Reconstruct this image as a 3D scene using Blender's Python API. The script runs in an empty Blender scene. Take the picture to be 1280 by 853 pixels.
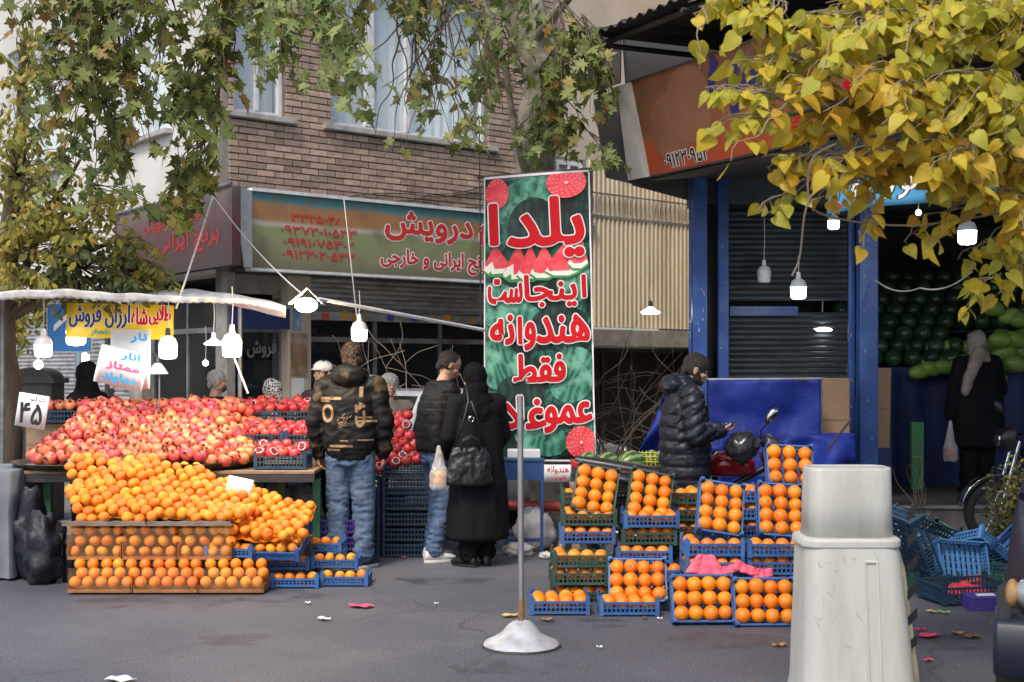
import bpy, math, random
import numpy as np
from mathutils import Vector, Matrix, noise
from mathutils.bvhtree import BVHTree
R = math.radians
rnd = random.Random(11)
scene = bpy.context.scene
COL = scene.collection

# ------------------------------------------------------------------ camera, world, sun, exposure
FPX, HORIZON, EYE = 1600.0, 462.0, 1.55
cam_data = bpy.data.cameras.new('camera')
cam = bpy.data.objects.new('camera', cam_data); COL.objects.link(cam)
cam.location = (0, 0, EYE); cam.rotation_euler = (R(90), 0, 0)
cam_data.sensor_width = 36.0; cam_data.lens = FPX / 1280 * 36
cam_data.shift_y = (HORIZON - 426.5) / 1280
cam_data.clip_start = .05; cam_data.clip_end = 800
cam_data.dof.use_dof = True; cam_data.dof.focus_distance = 9.6; cam_data.dof.aperture_fstop = 4.0
scene.camera = cam

SUN_EL, SUN_AZ = R(52), R(205)     # high soft sun from behind the camera, a little to the left
world = bpy.data.worlds.new('World'); scene.world = world; world.use_nodes = True
nt = world.node_tree
sky = nt.nodes.new('ShaderNodeTexSky'); sky.sky_type = 'NISHITA'; sky.sun_disc = False
sky.sun_elevation = SUN_EL; sky.sun_rotation = SUN_AZ; sky.dust_density = 3.0; sky.air_density = 1.0; sky.ozone_density = 1.0
nt.links.new(sky.outputs[0], nt.nodes['Background'].inputs[0])
nt.nodes['Background'].inputs[1].default_value = 0.13
sun_data = bpy.data.lights.new('sun', 'SUN'); sun_data.energy = 1.5; sun_data.angle = R(14); sun_data.color = (1, .95, .88)
sun = bpy.data.objects.new('sun', sun_data); COL.objects.link(sun)
sd = Vector((math.sin(SUN_AZ) * math.cos(SUN_EL), math.cos(SUN_AZ) * math.cos(SUN_EL), math.sin(SUN_EL)))
sun.rotation_euler = sd.to_track_quat('Z', 'Y').to_euler()
scene.view_settings.view_transform = 'Standard'; scene.view_settings.look = 'None'
scene.view_settings.exposure = 0.75; scene.view_settings.gamma = 1.0
scene.cycles.max_bounces = 5; scene.cycles.diffuse_bounces = 3; scene.cycles.glossy_bounces = 3
scene.cycles.transmission_bounces = 4; scene.cycles.transparent_max_bounces = 8
scene.cycles.sample_clamp_indirect = 4.0

# ------------------------------------------------------------------ helpers
def at(px, py, Y):
    return Vector(((px - 640) / FPX * Y, Y, EYE + (HORIZON - py) / FPX * Y))
def gx(px, Y): return (px - 640) / FPX * Y
def gz(py, Y): return EYE + (HORIZON - py) / FPX * Y

class MB:
    def __init__(s): s.v = []; s.f = []; s.m = []
    def add(s, vs, fs, m=0, T=None):
        b = len(s.v)
        s.v += [tuple(T @ Vector(p)) for p in vs] if T is not None else [tuple(p) for p in vs]
        s.f += [tuple(b + i for i in f) for f in fs]; s.m += [m] * len(fs); return s
    def box(s, c, d, m=0, T=None):
        x, y, z = c; a, b, e = d[0] / 2, d[1] / 2, d[2] / 2
        vs = [(x - a, y - b, z - e), (x + a, y - b, z - e), (x + a, y + b, z - e), (x - a, y + b, z - e),
              (x - a, y - b, z + e), (x + a, y - b, z + e), (x + a, y + b, z + e), (x - a, y + b, z + e)]
        return s.add(vs, [(3, 2, 1, 0), (4, 5, 6, 7), (0, 1, 5, 4), (1, 2, 6, 5), (2, 3, 7, 6), (3, 0, 4, 7)], m, T)
    def span(s, x0, x1, y0, y1, z0, z1, m=0, T=None):
        return s.box(((x0 + x1) / 2, (y0 + y1) / 2, (z0 + z1) / 2), (abs(x1 - x0), abs(y1 - y0), abs(z1 - z0)), m, T)
    def tube(s, pts, r, n=8, m=0, cap=True, T=None, flat=1.0):
        pts = [Vector(p) for p in pts]; k = len(pts)
        rs = r if isinstance(r, (list, tuple)) else [r] * k
        vs = []; prev = None
        for i, p in enumerate(pts):
            d = (pts[min(i + 1, k - 1)] - pts[max(i - 1, 0)])
            d = d.normalized() if d.length > 1e-9 else Vector((0, 0, 1))
            if prev is None:
                prev = Vector((1, 0, 0)) if abs(d.x) < .8 else Vector((0, 1, 0))
            a = (prev - d * prev.dot(d)).normalized(); b = d.cross(a); prev = a
            for j in range(n):
                t = 2 * math.pi * j / n
                vs.append(p + (a * math.cos(t) + b * math.sin(t) * flat) * rs[i])
        fs = [(i * n + j, i * n + (j + 1) % n, (i + 1) * n + (j + 1) % n, (i + 1) * n + j) for i in range(k - 1) for j in range(n)]
        if cap: fs += [tuple(range(n - 1, -1, -1)), tuple(range((k - 1) * n, k * n))]
        return s.add(vs, fs, m, T)
    def lathe(s, prof, n=20, m=0, T=None, a0=0, a1=2 * math.pi):
        vs = []; k = len(prof); full = abs(a1 - a0 - 2 * math.pi) < 1e-6; c = n if full else n + 1
        for (r, z) in prof:
            for j in range(c):
                t = a0 + (a1 - a0) * j / n
                vs.append((r * math.cos(t), r * math.sin(t), z))
        fs = [(i * c + j, i * c + (j + 1) % c, (i + 1) * c + (j + 1) % c, (i + 1) * c + j) for i in range(k - 1) for j in range(n)]
        return s.add(vs, fs, m, T)
    def ball(s, c, r, nu=12, nv=8, m=0, T=None):
        rx, ry, rz = r if isinstance(r, (list, tuple)) else (r, r, r)
        vs = [(c[0], c[1], c[2] + rz)]; 
        for i in range(1, nv):
            p = math.pi * i / nv
            for j in range(nu):
                t = 2 * math.pi * j / nu
                vs.append((c[0] + rx * math.sin(p) * math.cos(t), c[1] + ry * math.sin(p) * math.sin(t), c[2] + rz * math.cos(p)))
        vs.append((c[0], c[1], c[2] - rz)); e = len(vs) - 1
        fs = [(0, 1 + j, 1 + (j + 1) % nu) for j in range(nu)]
        fs += [(1 + i * nu + j, 1 + (i + 1) * nu + j, 1 + (i + 1) * nu + (j + 1) % nu, 1 + i * nu + (j + 1) % nu) for i in range(nv - 2) for j in range(nu)]
        fs += [(e, 1 + (nv - 2) * nu + (j + 1) % nu, 1 + (nv - 2) * nu + j) for j in range(nu)]
        return s.add(vs, fs, m, T)
    def prism(s, poly, y0, y1, m=0, T=None):     # outline in x,z extruded along y
        n = len(poly)
        vs = [(x, y0, z) for x, z in poly] + [(x, y1, z) for x, z in poly]
        fs = [tuple(range(n)), tuple(range(2 * n - 1, n - 1, -1))] + [(i, i + n, (i + 1) % n + n, (i + 1) % n) for i in range(n)]
        return s.add(vs, fs, m, T)
    def grid(s, fn, nu, nv, m=0, T=None, close=False):
        vs = [fn(i / nu, j / nv) for j in range(nv + 1) for i in range(nu + (0 if close else 1))]
        w = nu if close else nu + 1
        fs = [(j * w + i, j * w + (i + 1) % w, (j + 1) * w + (i + 1) % w, (j + 1) * w + i) for j in range(nv) for i in range(nu)]
        return s.add(vs, fs, m, T)
    def loft(s, rings, n=20, m=0, cap=True, T=None):   # rings: list of point lists
        n = len(rings[0]); vs = [p for r in rings for p in r]; k = len(rings)
        fs = [(i * n + j, i * n + (j + 1) % n, (i + 1) * n + (j + 1) % n, (i + 1) * n + j) for i in range(k - 1) for j in range(n)]
        if cap: fs += [tuple(range(n - 1, -1, -1)), tuple(range((k - 1) * n, k * n))]
        return s.add(vs, fs, m, T)
    def mesh(s, name, smooth=None):
        me = bpy.data.meshes.new(name); me.from_pydata(s.v, [], s.f); me.update()
        if any(s.m): me.polygons.foreach_set('material_index', s.m)
        if smooth is not None:
            me.polygons.foreach_set('use_smooth', [True] * len(me.polygons))
            if smooth < 180: me.set_sharp_from_angle(angle=R(smooth))
        return me
    def build(s, name, mats, parent=None, smooth=None, bevel=0, solid=0, loc=None, kind=None, world=False):
        me = s.mesh(name, smooth)
        for mt in (mats if isinstance(mats, (list, tuple)) else [mats]): me.materials.append(mt)
        o = bpy.data.objects.new(name, me); COL.objects.link(o)
        if parent is not None:
            o.parent = parent
            if world:                # geometry given in world coordinates under a moved parent
                me.transform(pw(parent).inverted())
        if loc is not None: o.location = loc
        if solid:
            q = o.modifiers.new('solid', 'SOLIDIFY'); q.thickness = solid; q.offset = 0
        if bevel:
            q = o.modifiers.new('bevel', 'BEVEL'); q.width = bevel; q.segments = 2; q.limit_method = 'ANGLE'; q.angle_limit = R(40)
        if kind: o['kind'] = kind
        return o
def pw(o):
    m = o.matrix_basis.copy()
    while o.parent: o = o.parent; m = o.matrix_basis @ m
    return m
def thing(name, label, cat, loc=(0, 0, 0), rz=0, group=None):
    o = bpy.data.objects.new(name, None); COL.objects.link(o); o.location = loc; o.rotation_euler = (0, 0, rz)
    o.empty_display_size = .1
    return tag(o, label, cat, group)
def tag(o, label, cat, group=None):
    o['label'] = label; o['category'] = cat
    if group: o['group'] = group
    return o
def dup(src, loc=None, rot=None, label=None, group=None, mat=None, scale=None):
    c = src.copy(); COL.objects.link(c)
    if loc is not None: c.location = loc
    if rot is not None: c.rotation_euler = rot
    if scale is not None: c.scale = scale
    if label: c['label'] = label
    if group: c['group'] = group
    if mat and c.data: 
        c.material_slots[0].link = 'OBJECT'; c.material_slots[0].material = mat
    for ch in list(src.children):
        k = dup(ch, mat=mat); k.parent = c; k.matrix_parent_inverse = ch.matrix_parent_inverse
    return c
def euler_of(M3): return M3.to_euler()

# ------------------------------------------------------------------ materials
MATS = {}
def mat(name, col, rough=.6, metal=0.0, col2=None, nscale=6., lo=.4, hi=.65, var=0.0, hue=0.0, bump=0.0, bscale=40., spec=.5,
        stretch=(1, 1, 1), detail=5., emit=None, est=0, alpha=1.0, trans=0.0, sss=0.0, coat=0.0, grime=None, gscale=2.0, sheen=0.0, coord='Object'):
    m = bpy.data.materials.new(name); m.use_nodes = True; t = m.node_tree; N = t.nodes; L = t.links
    b = N['Principled BSDF']; b.inputs['Roughness'].default_value = rough; b.inputs['Metallic'].default_value = metal
    b.inputs['Specular IOR Level'].default_value = spec
    c = N.new('ShaderNodeRGB'); c.outputs[0].default_value = (*col, 1); out = c.outputs[0]
    tc = N.new('ShaderNodeTexCoord'); oi = N.new('ShaderNodeObjectInfo')
    mp = N.new('ShaderNodeMapping'); mp.inputs['Scale'].default_value = stretch
    ml = N.new('ShaderNodeMath'); ml.operation = 'MULTIPLY'; ml.inputs[1].default_value = 37.0
    L.new(oi.outputs['Random'], ml.inputs[0]); L.new(tc.outputs[coord], mp.inputs[0]); L.new(ml.outputs[0], mp.inputs['Location'])
    vec = mp.outputs[0]
    def mix(fac, a, bcol, mode='MIX'):
        x = N.new('ShaderNodeMix'); x.data_type = 'RGBA'; x.blend_type = mode
        if isinstance(fac, (int, float)): x.inputs[0].default_value = fac
        else: L.new(fac, x.inputs[0])
        L.new(a, x.inputs[6])
        if isinstance(bcol, tuple): x.inputs[7].default_value = (*bcol, 1)
        else: L.new(bcol, x.inputs[7])
        return x.outputs[2]
    def nz(sc, lo, hi, det=detail):
        n = N.new('ShaderNodeTexNoise'); n.inputs['Scale'].default_value = sc; n.inputs['Detail'].default_value = det; n.inputs['Roughness'].default_value = .6
        L.new(vec, n.inputs['Vector'])
        r = N.new('ShaderNodeMapRange'); r.inputs[1].default_value = lo; r.inputs[2].default_value = hi
        L.new(n.outputs[0], r.inputs[0]); return r.outputs[0]
    if col2: out = mix(nz(nscale, lo, hi), out, col2)
    if grime: out = mix(nz(gscale, .5, .75), out, grime)
    if var or hue:
        h = N.new('ShaderNodeHueSaturation'); L.new(out, h.inputs['Color'])
        r = N.new('ShaderNodeMapRange'); r.inputs[3].default_value = 1 - var; r.inputs[4].default_value = 1 + var; L.new(oi.outputs['Random'], r.inputs[0]); L.new(r.outputs[0], h.inputs['Value'])
        if hue:
            m2 = N.new('ShaderNodeMath'); m2.operation = 'MULTIPLY'; m2.inputs[1].default_value = 7.31; L.new(oi.outputs['Random'], m2.inputs[0])
            fr = N.new('ShaderNodeMath'); fr.operation = 'FRACT'; L.new(m2.outputs[0], fr.inputs[0])
            r = N.new('ShaderNodeMapRange'); r.inputs[3].default_value = .5 - hue; r.inputs[4].default_value = .5 + hue; L.new(fr.outputs[0], r.inputs[0]); L.new(r.outputs[0], h.inputs['Hue'])
        out = h.outputs[0]
    L.new(out, b.inputs['Base Color'])
    if bump:
        bp = N.new('ShaderNodeBump'); bp.inputs['Strength'].default_value = bump; bp.inputs['Distance'].default_value = .01
        n = N.new('ShaderNodeTexNoise'); n.inputs['Scale'].default_value = bscale; n.inputs['Detail'].default_value = 4; L.new(vec, n.inputs['Vector'])
        L.new(n.outputs[0], bp.inputs['Height']); L.new(bp.outputs[0], b.inputs['Normal'])
    if emit: b.inputs['Emission Color'].default_value = (*emit, 1); b.inputs['Emission Strength'].default_value = est
    b.inputs['Alpha'].default_value = alpha; b.inputs['Transmission Weight'].default_value = trans
    if coat: b.inputs['Coat Weight'].default_value = coat
    if sheen: b.inputs['Sheen Weight'].default_value = sheen
    if sss: b.inputs['Subsurface Weight'].default_value = sss; b.inputs['Subsurface Radius'].default_value = (.02, .01, .005)
    MATS[name] = m; return m

# ------------------------------------------------------------------ Persian lettering, shaped by hand from presentation forms
FORMS = {'ا': '\uFE8D\uFE8E', 'آ': '\uFE81\uFE82', 'ب': '\uFE8F\uFE90\uFE91\uFE92', 'پ': '\uFB56\uFB57\uFB58\uFB59', 'ت': '\uFE95\uFE96\uFE97\uFE98',
 'ج': '\uFE9D\uFE9E\uFE9F\uFEA0', 'خ': '\uFEA5\uFEA6\uFEA7\uFEA8', 'د': '\uFEA9\uFEAA', 'ر': '\uFEAD\uFEAE', 'ز': '\uFEAF\uFEB0',
 'س': '\uFEB1\uFEB2\uFEB3\uFEB4', 'ش': '\uFEB5\uFEB6\uFEB7\uFEB8', 'ط': '\uFEC1\uFEC2\uFEC3\uFEC4', 'ع': '\uFEC9\uFECA\uFECB\uFECC', 'غ': '\uFECD\uFECE\uFECF\uFED0',
 'ف': '\uFED1\uFED2\uFED3\uFED4', 'ق': '\uFED5\uFED6\uFED7\uFED8', 'ل': '\uFEDD\uFEDE\uFEDF\uFEE0', 'م': '\uFEE1\uFEE2\uFEE3\uFEE4',
 'ن': '\uFEE5\uFEE6\uFEE7\uFEE8', 'ه': '\uFEE9\uFEEA\uFEEB\uFEEC', 'و': '\uFEED\uFEEE', 'ی': '\uFBFC\uFBFD\uFBFE\uFBFF', 'ص': '\uFEB9\uFEBA\uFEBB\uFEBC',
 'ک': '\uFB8E\uFB8F\uFB90\uFB91', 'ح': '\uFEA1\uFEA2\uFEA3\uFEA4', 'گ': '\uFB92\uFB93\uFB94\uFB95'}
def shape_text(s):
    s = s.replace('لا', '\uE000'); FF = dict(FORMS); FF['\uE000'] = '\uFEFB\uFEFC'; out = []
    for i, c in enumerate(s):
        if c not in FF: out.append(c); continue
        p = i > 0 and s[i - 1] in FF and len(FF[s[i - 1]]) == 4
        n = i + 1 < len(s) and s[i + 1] in FF and len(FF[c]) == 4
        f = FF[c]; out.append(f[0] if not p and not n else f[1] if p and not n else f[2] if n and not p else f[3])
    r = []; num = ''
    for c in reversed(out):
        if '\u06F0' <= c <= '\u06F9': num = c + num; continue
        if num: r.append(num); num = ''
        r.append(c)
    if num: r.append(num)
    return ''.join(r)
_tx = {}
def text_tris(s, latin=False):
    if s in _tx: return _tx[s]
    c = bpy.data.curves.new('glyphs', 'FONT'); c.body = s if latin else shape_text(s); c.size = 1; c.resolution_u = 3
    o = bpy.data.objects.new('glyphs', c); COL.objects.link(o)
    dg = bpy.context.evaluated_depsgraph_get(); me = o.evaluated_get(dg).to_mesh()
    vs = np.array([v.co[:2] for v in me.vertices]); fs = [tuple(p.vertices) for p in me.polygons]
    o.evaluated_get(dg).to_mesh_clear(); bpy.data.objects.remove(o); bpy.data.curves.remove(c)
    mn, mx = vs.min(0), vs.max(0); vs = (vs - mn) / (mx - mn)
    _tx[s] = (vs, fs); return vs, fs
def lettering(s, box, bold, fn, mb, lift=0.0, m=0, latin=False, n=10, shear=0.0):
    """Stamp a word into box=(u0,v0,u1,v1); fn(u, v, lift) gives the point on the sign; bold = stroke growth."""
    vs, fs = text_tris(s, latin); u0, v0, u1, v1 = box
    stamps = [(0, 0)] + ([(bold * math.cos(2 * math.pi * k / n), bold * math.sin(2 * math.pi * k / n)) for k in range(n)] if bold else [])
    for i, (du, dv) in enumerate(stamps):
        pts = [fn(u0 + (u1 - u0) * (a + shear * (b - .5)) + du, v0 + (v1 - v0) * b + dv, lift + i * 4e-5) for a, b in vs]
        mb.add(pts, fs, m)
# ------------------------------------------------------------------ materials of the setting
mat('asphalt', (.090, .095, .116), .62, col2=(.066, .070, .088), nscale=1.3, lo=.35, hi=.7, bump=.35, bscale=160, grime=(.14, .14, .15), gscale=.6, detail=9)
def crack_asphalt():
    m = MATS['asphalt']; t = m.node_tree; N = t.nodes; L = t.links; b = N['Principled BSDF']; src = b.inputs['Base Color'].links[0].from_socket
    tc = N.new('ShaderNodeTexCoord'); nn = N.new('ShaderNodeTexNoise'); nn.inputs['Scale'].default_value = 1.2; nn.inputs['Detail'].default_value = 5; L.new(tc.outputs['Object'], nn.inputs['Vector'])
    mxv = N.new('ShaderNodeMix'); mxv.data_type = 'VECTOR'; mxv.inputs[0].default_value = .35; L.new(tc.outputs['Object'], mxv.inputs[4]); L.new(nn.outputs['Color'], mxv.inputs[5])
    vo = N.new('ShaderNodeTexVoronoi'); vo.feature = 'DISTANCE_TO_EDGE'; vo.inputs['Scale'].default_value = .55; L.new(mxv.outputs[1], vo.inputs['Vector'])
    mr = N.new('ShaderNodeMapRange'); mr.inputs[1].default_value = .0; mr.inputs[2].default_value = .006; mr.inputs[3].default_value = .55; mr.inputs[4].default_value = 0; L.new(vo.outputs[0], mr.inputs[0])
    sp = N.new('ShaderNodeTexNoise'); sp.inputs['Scale'].default_value = 70; sp.inputs['Detail'].default_value = 2; L.new(tc.outputs['Object'], sp.inputs['Vector'])
    sr = N.new('ShaderNodeMapRange'); sr.inputs[1].default_value = .3; sr.inputs[2].default_value = .7; sr.inputs[3].default_value = .55; sr.inputs[4].default_value = 1.5; L.new(sp.outputs[0], sr.inputs[0])
    h = N.new('ShaderNodeHueSaturation'); L.new(src, h.inputs['Color']); L.new(sr.outputs[0], h.inputs['Value'])
    mx = N.new('ShaderNodeMix'); mx.data_type = 'RGBA'; L.new(mr.outputs[0], mx.inputs[0]); L.new(h.outputs[0], mx.inputs[6]); mx.inputs[7].default_value = (.035, .035, .04, 1); L.new(mx.outputs[2], b.inputs['Base Color'])
crack_asphalt()
mat('pavement', (.16, .155, .15), .8, col2=(.10, .10, .10), nscale=3, bump=.3, bscale=60)
mat('concrete', (.30, .28, .25), .85, col2=(.19, .175, .155), nscale=3.5, bump=.4, bscale=30, grime=(.12, .10, .085), gscale=1.6)
mat('cream_plaster', (.52, .45, .36), .9, col2=(.42, .36, .29), nscale=1.5, bump=.2, bscale=25)
mat('white_plaster', (.62, .60, .56), .9, col2=(.5, .48, .44), nscale=1.2, bump=.2, bscale=25)
mat('mortar', (.17, .15, .13), .95, col2=(.11, .10, .09), nscale=12, bump=.6, bscale=60)
mat('brick', (.395, .29, .215), .88, col2=(.285, .21, .16), nscale=9, var=.28, hue=.015, bump=.5, bscale=70, stretch=(1, 1, 2))
mat('brick_mass', (.41, .285, .21), .88, col2=(.25, .185, .15), nscale=5, bump=.5, bscale=70)
mat('window_white', (.66, .67, .67), .5, col2=(.5, .5, .5), nscale=8)
mat('stone_sill', (.40, .38, .35), .7, col2=(.28, .26, .24), nscale=6, bump=.2)
mat('curtain', (.86, .90, .89), .85, col2=(.76, .82, .82), nscale=3, stretch=(6, 6, .4))
mat('grey_steel', (.25, .26, .27), .45, metal=.4, col2=(.17, .17, .17), nscale=4, grime=(.12, .09, .07))
mat('shutter_grey', (.42, .42, .43), .45, metal=.3, col2=(.22, .21, .2), nscale=3, stretch=(1, 1, 3))
mat('shutter_dark', (.055, .07, .08), .5, metal=.2, col2=(.035, .045, .05), nscale=3)
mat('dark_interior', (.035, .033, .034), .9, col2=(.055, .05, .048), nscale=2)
mat('dark_glass', (.02, .025, .028), .05, spec=.5, alpha=.4)
mat('glass', (.55, .66, .70), .03, alpha=.2, spec=.6)
mat('rust_panel', (.28, .16, .075), .7, col2=(.16, .09, .05), nscale=7, grime=(.42, .36, .28), gscale=5, bump=.3)
mat('beige_cladding', (.62, .54, .38), .55, metal=.0, col2=(.52, .45, .32), nscale=.9, stretch=(1, 1, .2), grime=(.26, .2, .14), gscale=1.2)
mat('black_metal', (.025, .025, .027), .55, col2=(.045, .04, .036), nscale=5)
mat('canopy_metal', (.035, .033, .032), .6, col2=(.06, .052, .045), nscale=2)
mat('blue_paint', (.022, .07, .26), .42, col2=(.016, .05, .19), nscale=3, grime=(.05, .12, .3), gscale=4, bump=.1)
mat('blue_chips', (.35, .40, .48), .6)
mat('dark_blue', (.012, .03, .12), .7, col2=(.008, .02, .08), nscale=3)
mat('paper', (.72, .72, .70), .8, col2=(.62, .62, .62), nscale=5)
mat('rope', (.62, .60, .55), .9); mat('cable', (.02, .02, .02), .6); mat('white_cable', (.5, .48, .44), .6)
mat('black_print', (.015, .015, .018), .6); mat('red_print', (.52, .008, .014), .65, spec=.2); mat('white_print', (.78, .77, .76), .6)
mat('wood', (.30, .21, .13), .8, col2=(.2, .13, .08), nscale=5, stretch=(1, 1, 6))
mat('cardboard', (.36, .23, .13), .85, col2=(.30, .19, .11), nscale=3)

# ------------------------------------------------------------------ ground
g = MB()
g.grid(lambda u, v: (-90 + 180 * u, -40 + 160 * v, 0), 60, 60)
road = g.build('asphalt_road', MATS['asphalt'], kind='structure')
pv = MB()                                            # worn footway in front of the corner building, a kerb's height up
fx, fy = .775, .632
def fac(s, o, z): return Vector((-3.106 + fx * s - fy * o, 14 + fy * s + fx * o, z))
pv.add([fac(-14, -1.6, .12), fac(14, -1.6, .12), fac(14, 9, .12), fac(-14, 9, .12), fac(-14, -1.6, -.1), fac(14, -1.6, -.1), fac(14, 9, -.1), fac(-14, 9, -.1)],
       [(0, 1, 2, 3), (0, 4, 5, 1), (1, 5, 6, 2), (3, 2, 6, 7), (0, 3, 7, 4)])
pave = pv.build('pavement', MATS['pavement'], kind='structure')
kb = MB()
for i in range(28):
    kb.span(-14 + i, -14 + i + .985, -1.76, -1.605, -.02, .125 + rnd.uniform(-.004, .004))
Mfac = Matrix(((fx, -fy, 0, -3.106), (fy, fx, 0, 14), (0, 0, 1, 0), (0, 0, 0, 1)))
kbo = MB(); kbo.add(kb.v, kb.f, 0, Mfac)
kbo.build('kerb', MATS['concrete'], bevel=.01, kind='structure')
# faded road paint streaks and tarmac patches, laid on the road
pt = MB()
for (px, py, w, h) in [(1010, 735, 1.1, .03), (720, 700, .9, .018), (1080, 745, .7, .02)]:
    c = at(px, py, FPX * EYE / (py - HORIZON)); 
    pt.add([(c.x - w / 2, c.y, .004), (c.x + w / 2, c.y + .05, .004), (c.x + w / 2, c.y + .05 + h, .004), (c.x - w / 2, c.y + h, .004)], [(0, 1, 2, 3)])
mat('worn_paint', (.2, .2, .22), .8, col2=(.11, .11, .125), nscale=30)
pt.build('road_marking', MATS['worn_paint'], kind='structure')

# ------------------------------------------------------------------ corner building of brick and plaster (local x along the street front, y into the building)
RZ = math.atan2(.632, .775)
def FS(px, o=0.0):
    k = (px - 640) / FPX; return (14 * k + 3.106 + o * (.632 + .775 * k)) / (.775 - .632 * k)
def FZ(px, py, o=0.0):
    Y = 14 + .632 * FS(px, o) + .775 * o; return EYE + (HORIZON - py) / FPX * Y
bld = thing('brick_building', 'corner building with brown brick upper storey, white left flank and dark shops below', 'building', (-3.106, 14, 0), RZ)
WZ0, WZ1 = 4.38, 6.15
wins = [(.06, .70), (1.30, 3.60)]
w = MB()
w.span(0, 4.72, .0, .3, 2.62, WZ0); w.span(0, 4.72, .0, .3, WZ1, 9)
for a, b in ((0, wins[0][0]), (wins[0][1], wins[1][0]), (wins[1][1], 4.72)): w.span(a, b, .001, .299, WZ0, WZ1)
w.build('wall', MATS['mortar'], bld)
# bricks
BL, BH = .225, .075
bm_ = MB(); bm_.box((0, 0, 0), (BL - .012, .03, BH - .014)); bme = bm_.mesh('brick'); bme.materials.append(MATS['brick'])
rest = MB(); cnt = 0; spots = []
zc = 3.36; row = 0
cut = {}
def brick_mesh(L):
    k = round(L, 3)
    if k not in cut:
        q = MB(); q.box((0, 0, 0), (L - .012, .03, BH - .014)); cut[k] = q.mesh('brick'); cut[k].materials.append(MATS['brick'])
    return cut[k]
while zc < 7.3:
    segs = [(0.0, 4.70)]
    if WZ0 - .09 < zc < WZ1 + .03: segs = [(wins[0][1], wins[1][0]), (wins[1][1], 4.70)] + [(0.0, wins[0][0])]
    for a_, b_ in segs:
        x = -(row % 2) * BL / 2
        while x < b_ - .01:
            l_, r_ = max(x, a_), min(x + BL, b_)
            if r_ - l_ > .03: spots.append(((l_ + r_) / 2, zc, r_ - l_))
            x += BL
    zc += BH; row += 1
for i, (x, z, L_) in enumerate(sorted(spots, key=lambda q: (q[1] > 5.6, q[0] > 4.2, q[1]))):
    if cnt < 300:
        o = bpy.data.objects.new('brick', brick_mesh(L_)); COL.objects.link(o); o.parent = bld
        o.location = (x + rnd.uniform(-.002, .002), -.008 - rnd.random() * .009, z); o.rotation_euler = (rnd.uniform(-.02, .02), rnd.uniform(-.010, .010), rnd.uniform(-.02, .02)); cnt += 1
    else: rest.box((x, -.012 - rnd.random() * .006, z), (L_ - .012, .03, BH - .014))
rest.build('upper_bricks', MATS['brick_mass'], bld, kind='stuff')
# left flank, plastered, with windows
lw = MB()
fw = [(1.55, 3.2), (5.2, 7.4)]
lw.span(-.0, .3, .301, 14, 2.62, 4.4); lw.span(0, .3, .301, 14, 6.4, 9)
prev = .301
for a, b in fw: lw.span(.001, .299, prev, a, 4.4, 6.4); prev = b
lw.span(.001, .299, prev, 14, 4.4, 6.4)
lw.build('flank_wall', MATS['white_plaster'], bld)
rf = MB(); rf.span(-.1, 12.5, -.1, 14.5, 9.001, 9.3); rf.build('roof', MATS['concrete'], bld)

def window(parent, x0, x1, z0, z1, divs, T=None, transoms=()):
    T = T or Matrix.Identity(4)
    f = MB(); t = .055
    f.span(x0, x0 + t, .06, .14, z0, z1, T=T); f.span(x1 - t, x1, .06, .14, z0, z1, T=T)
    f.span(x0 + t, x1 - t, .061, .139, z0, z0 + t, T=T); f.span(x0 + t, x1 - t, .061, .139, z1 - t, z1, T=T)
    for d, wd in divs: f.span(d - wd / 2, d + wd / 2, .055, .141, z0 + t, z1 - t, T=T)
    for a, b, z in transoms: f.span(a, b, .057, .137, z - .035, z + .035, T=T)
    fo = f.build('window', MATS['window_white'], parent, bevel=.006)
    s = MB(); s.span(x0 - .12, x1 + .12, -.10, .05, z0 - .065, z0 - .004, T=T); s.build('sill', MATS['stone_sill'], fo, bevel=.006)
    c = MB()
    c.grid(lambda u, v: (x0 + .03 + (x1 - x0 - .06) * u, .24 + .012 * math.sin(u * (x1 - x0) * 42 + 1.3 * math.sin(v * 2 + u * 9)) , z0 + .02 + (z1 - z0 - .04) * v), int(60 * (x1 - x0)), 4, T=T)
    c.build('curtain', MATS['curtain'], fo, smooth=180)
    p = MB(); xs = [x0 + t] + [d for d, _ in divs] + [x1 - t]
    for a, b in zip(xs[:-1], xs[1:]):
        q = MB(); q.span(a + .01, b - .01, .095, .1, z0 + t, z1 - t, T=T); q.build('pane', MATS['glass'], fo)
    return fo
window(bld, wins[0][0], wins[0][1], WZ0, WZ1, [(.38, .05)])
window(bld, wins[1][0], wins[1][1], WZ0, WZ1, [(1.87, .13), (2.42, .07)], transoms=[(1.36, 1.83, 4.95)])
TL = Matrix(((0, 1, 0, 0), (1, 0, 0, 0), (0, 0, 1, 0), (0, 0, 0, 1)))       # swaps x and y: opening in the flank
for a, b in fw: window(bld, a, b, 4.4, 6.4, [((a + b) / 2, .06)], T=TL)
# window reveals behind the curtains
dk = MB()
for a, b in wins: dk.span(a, b, .301, .34, WZ0, WZ1)
for a, b in fw: dk.span(.301, .34, a, b, 4.4, 6.4)
dk.build('blind_backing', MATS['curtain'], bld)
# conduit and wires on the brick
cv = MB()
for i in range(4):
    a = rnd.uniform(0, 2); z = rnd.uniform(3.4, 3.6)
    cv.tube([(a + (4.6 - a) * t / 9, -.035 - .01 * i, z + .35 * t / 9 * (i % 3) + .03 * math.sin(t * 2 + i)) for t in range(10)], .006, 5)
cv.build('wall_cable', MATS['cable'], bld)

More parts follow.
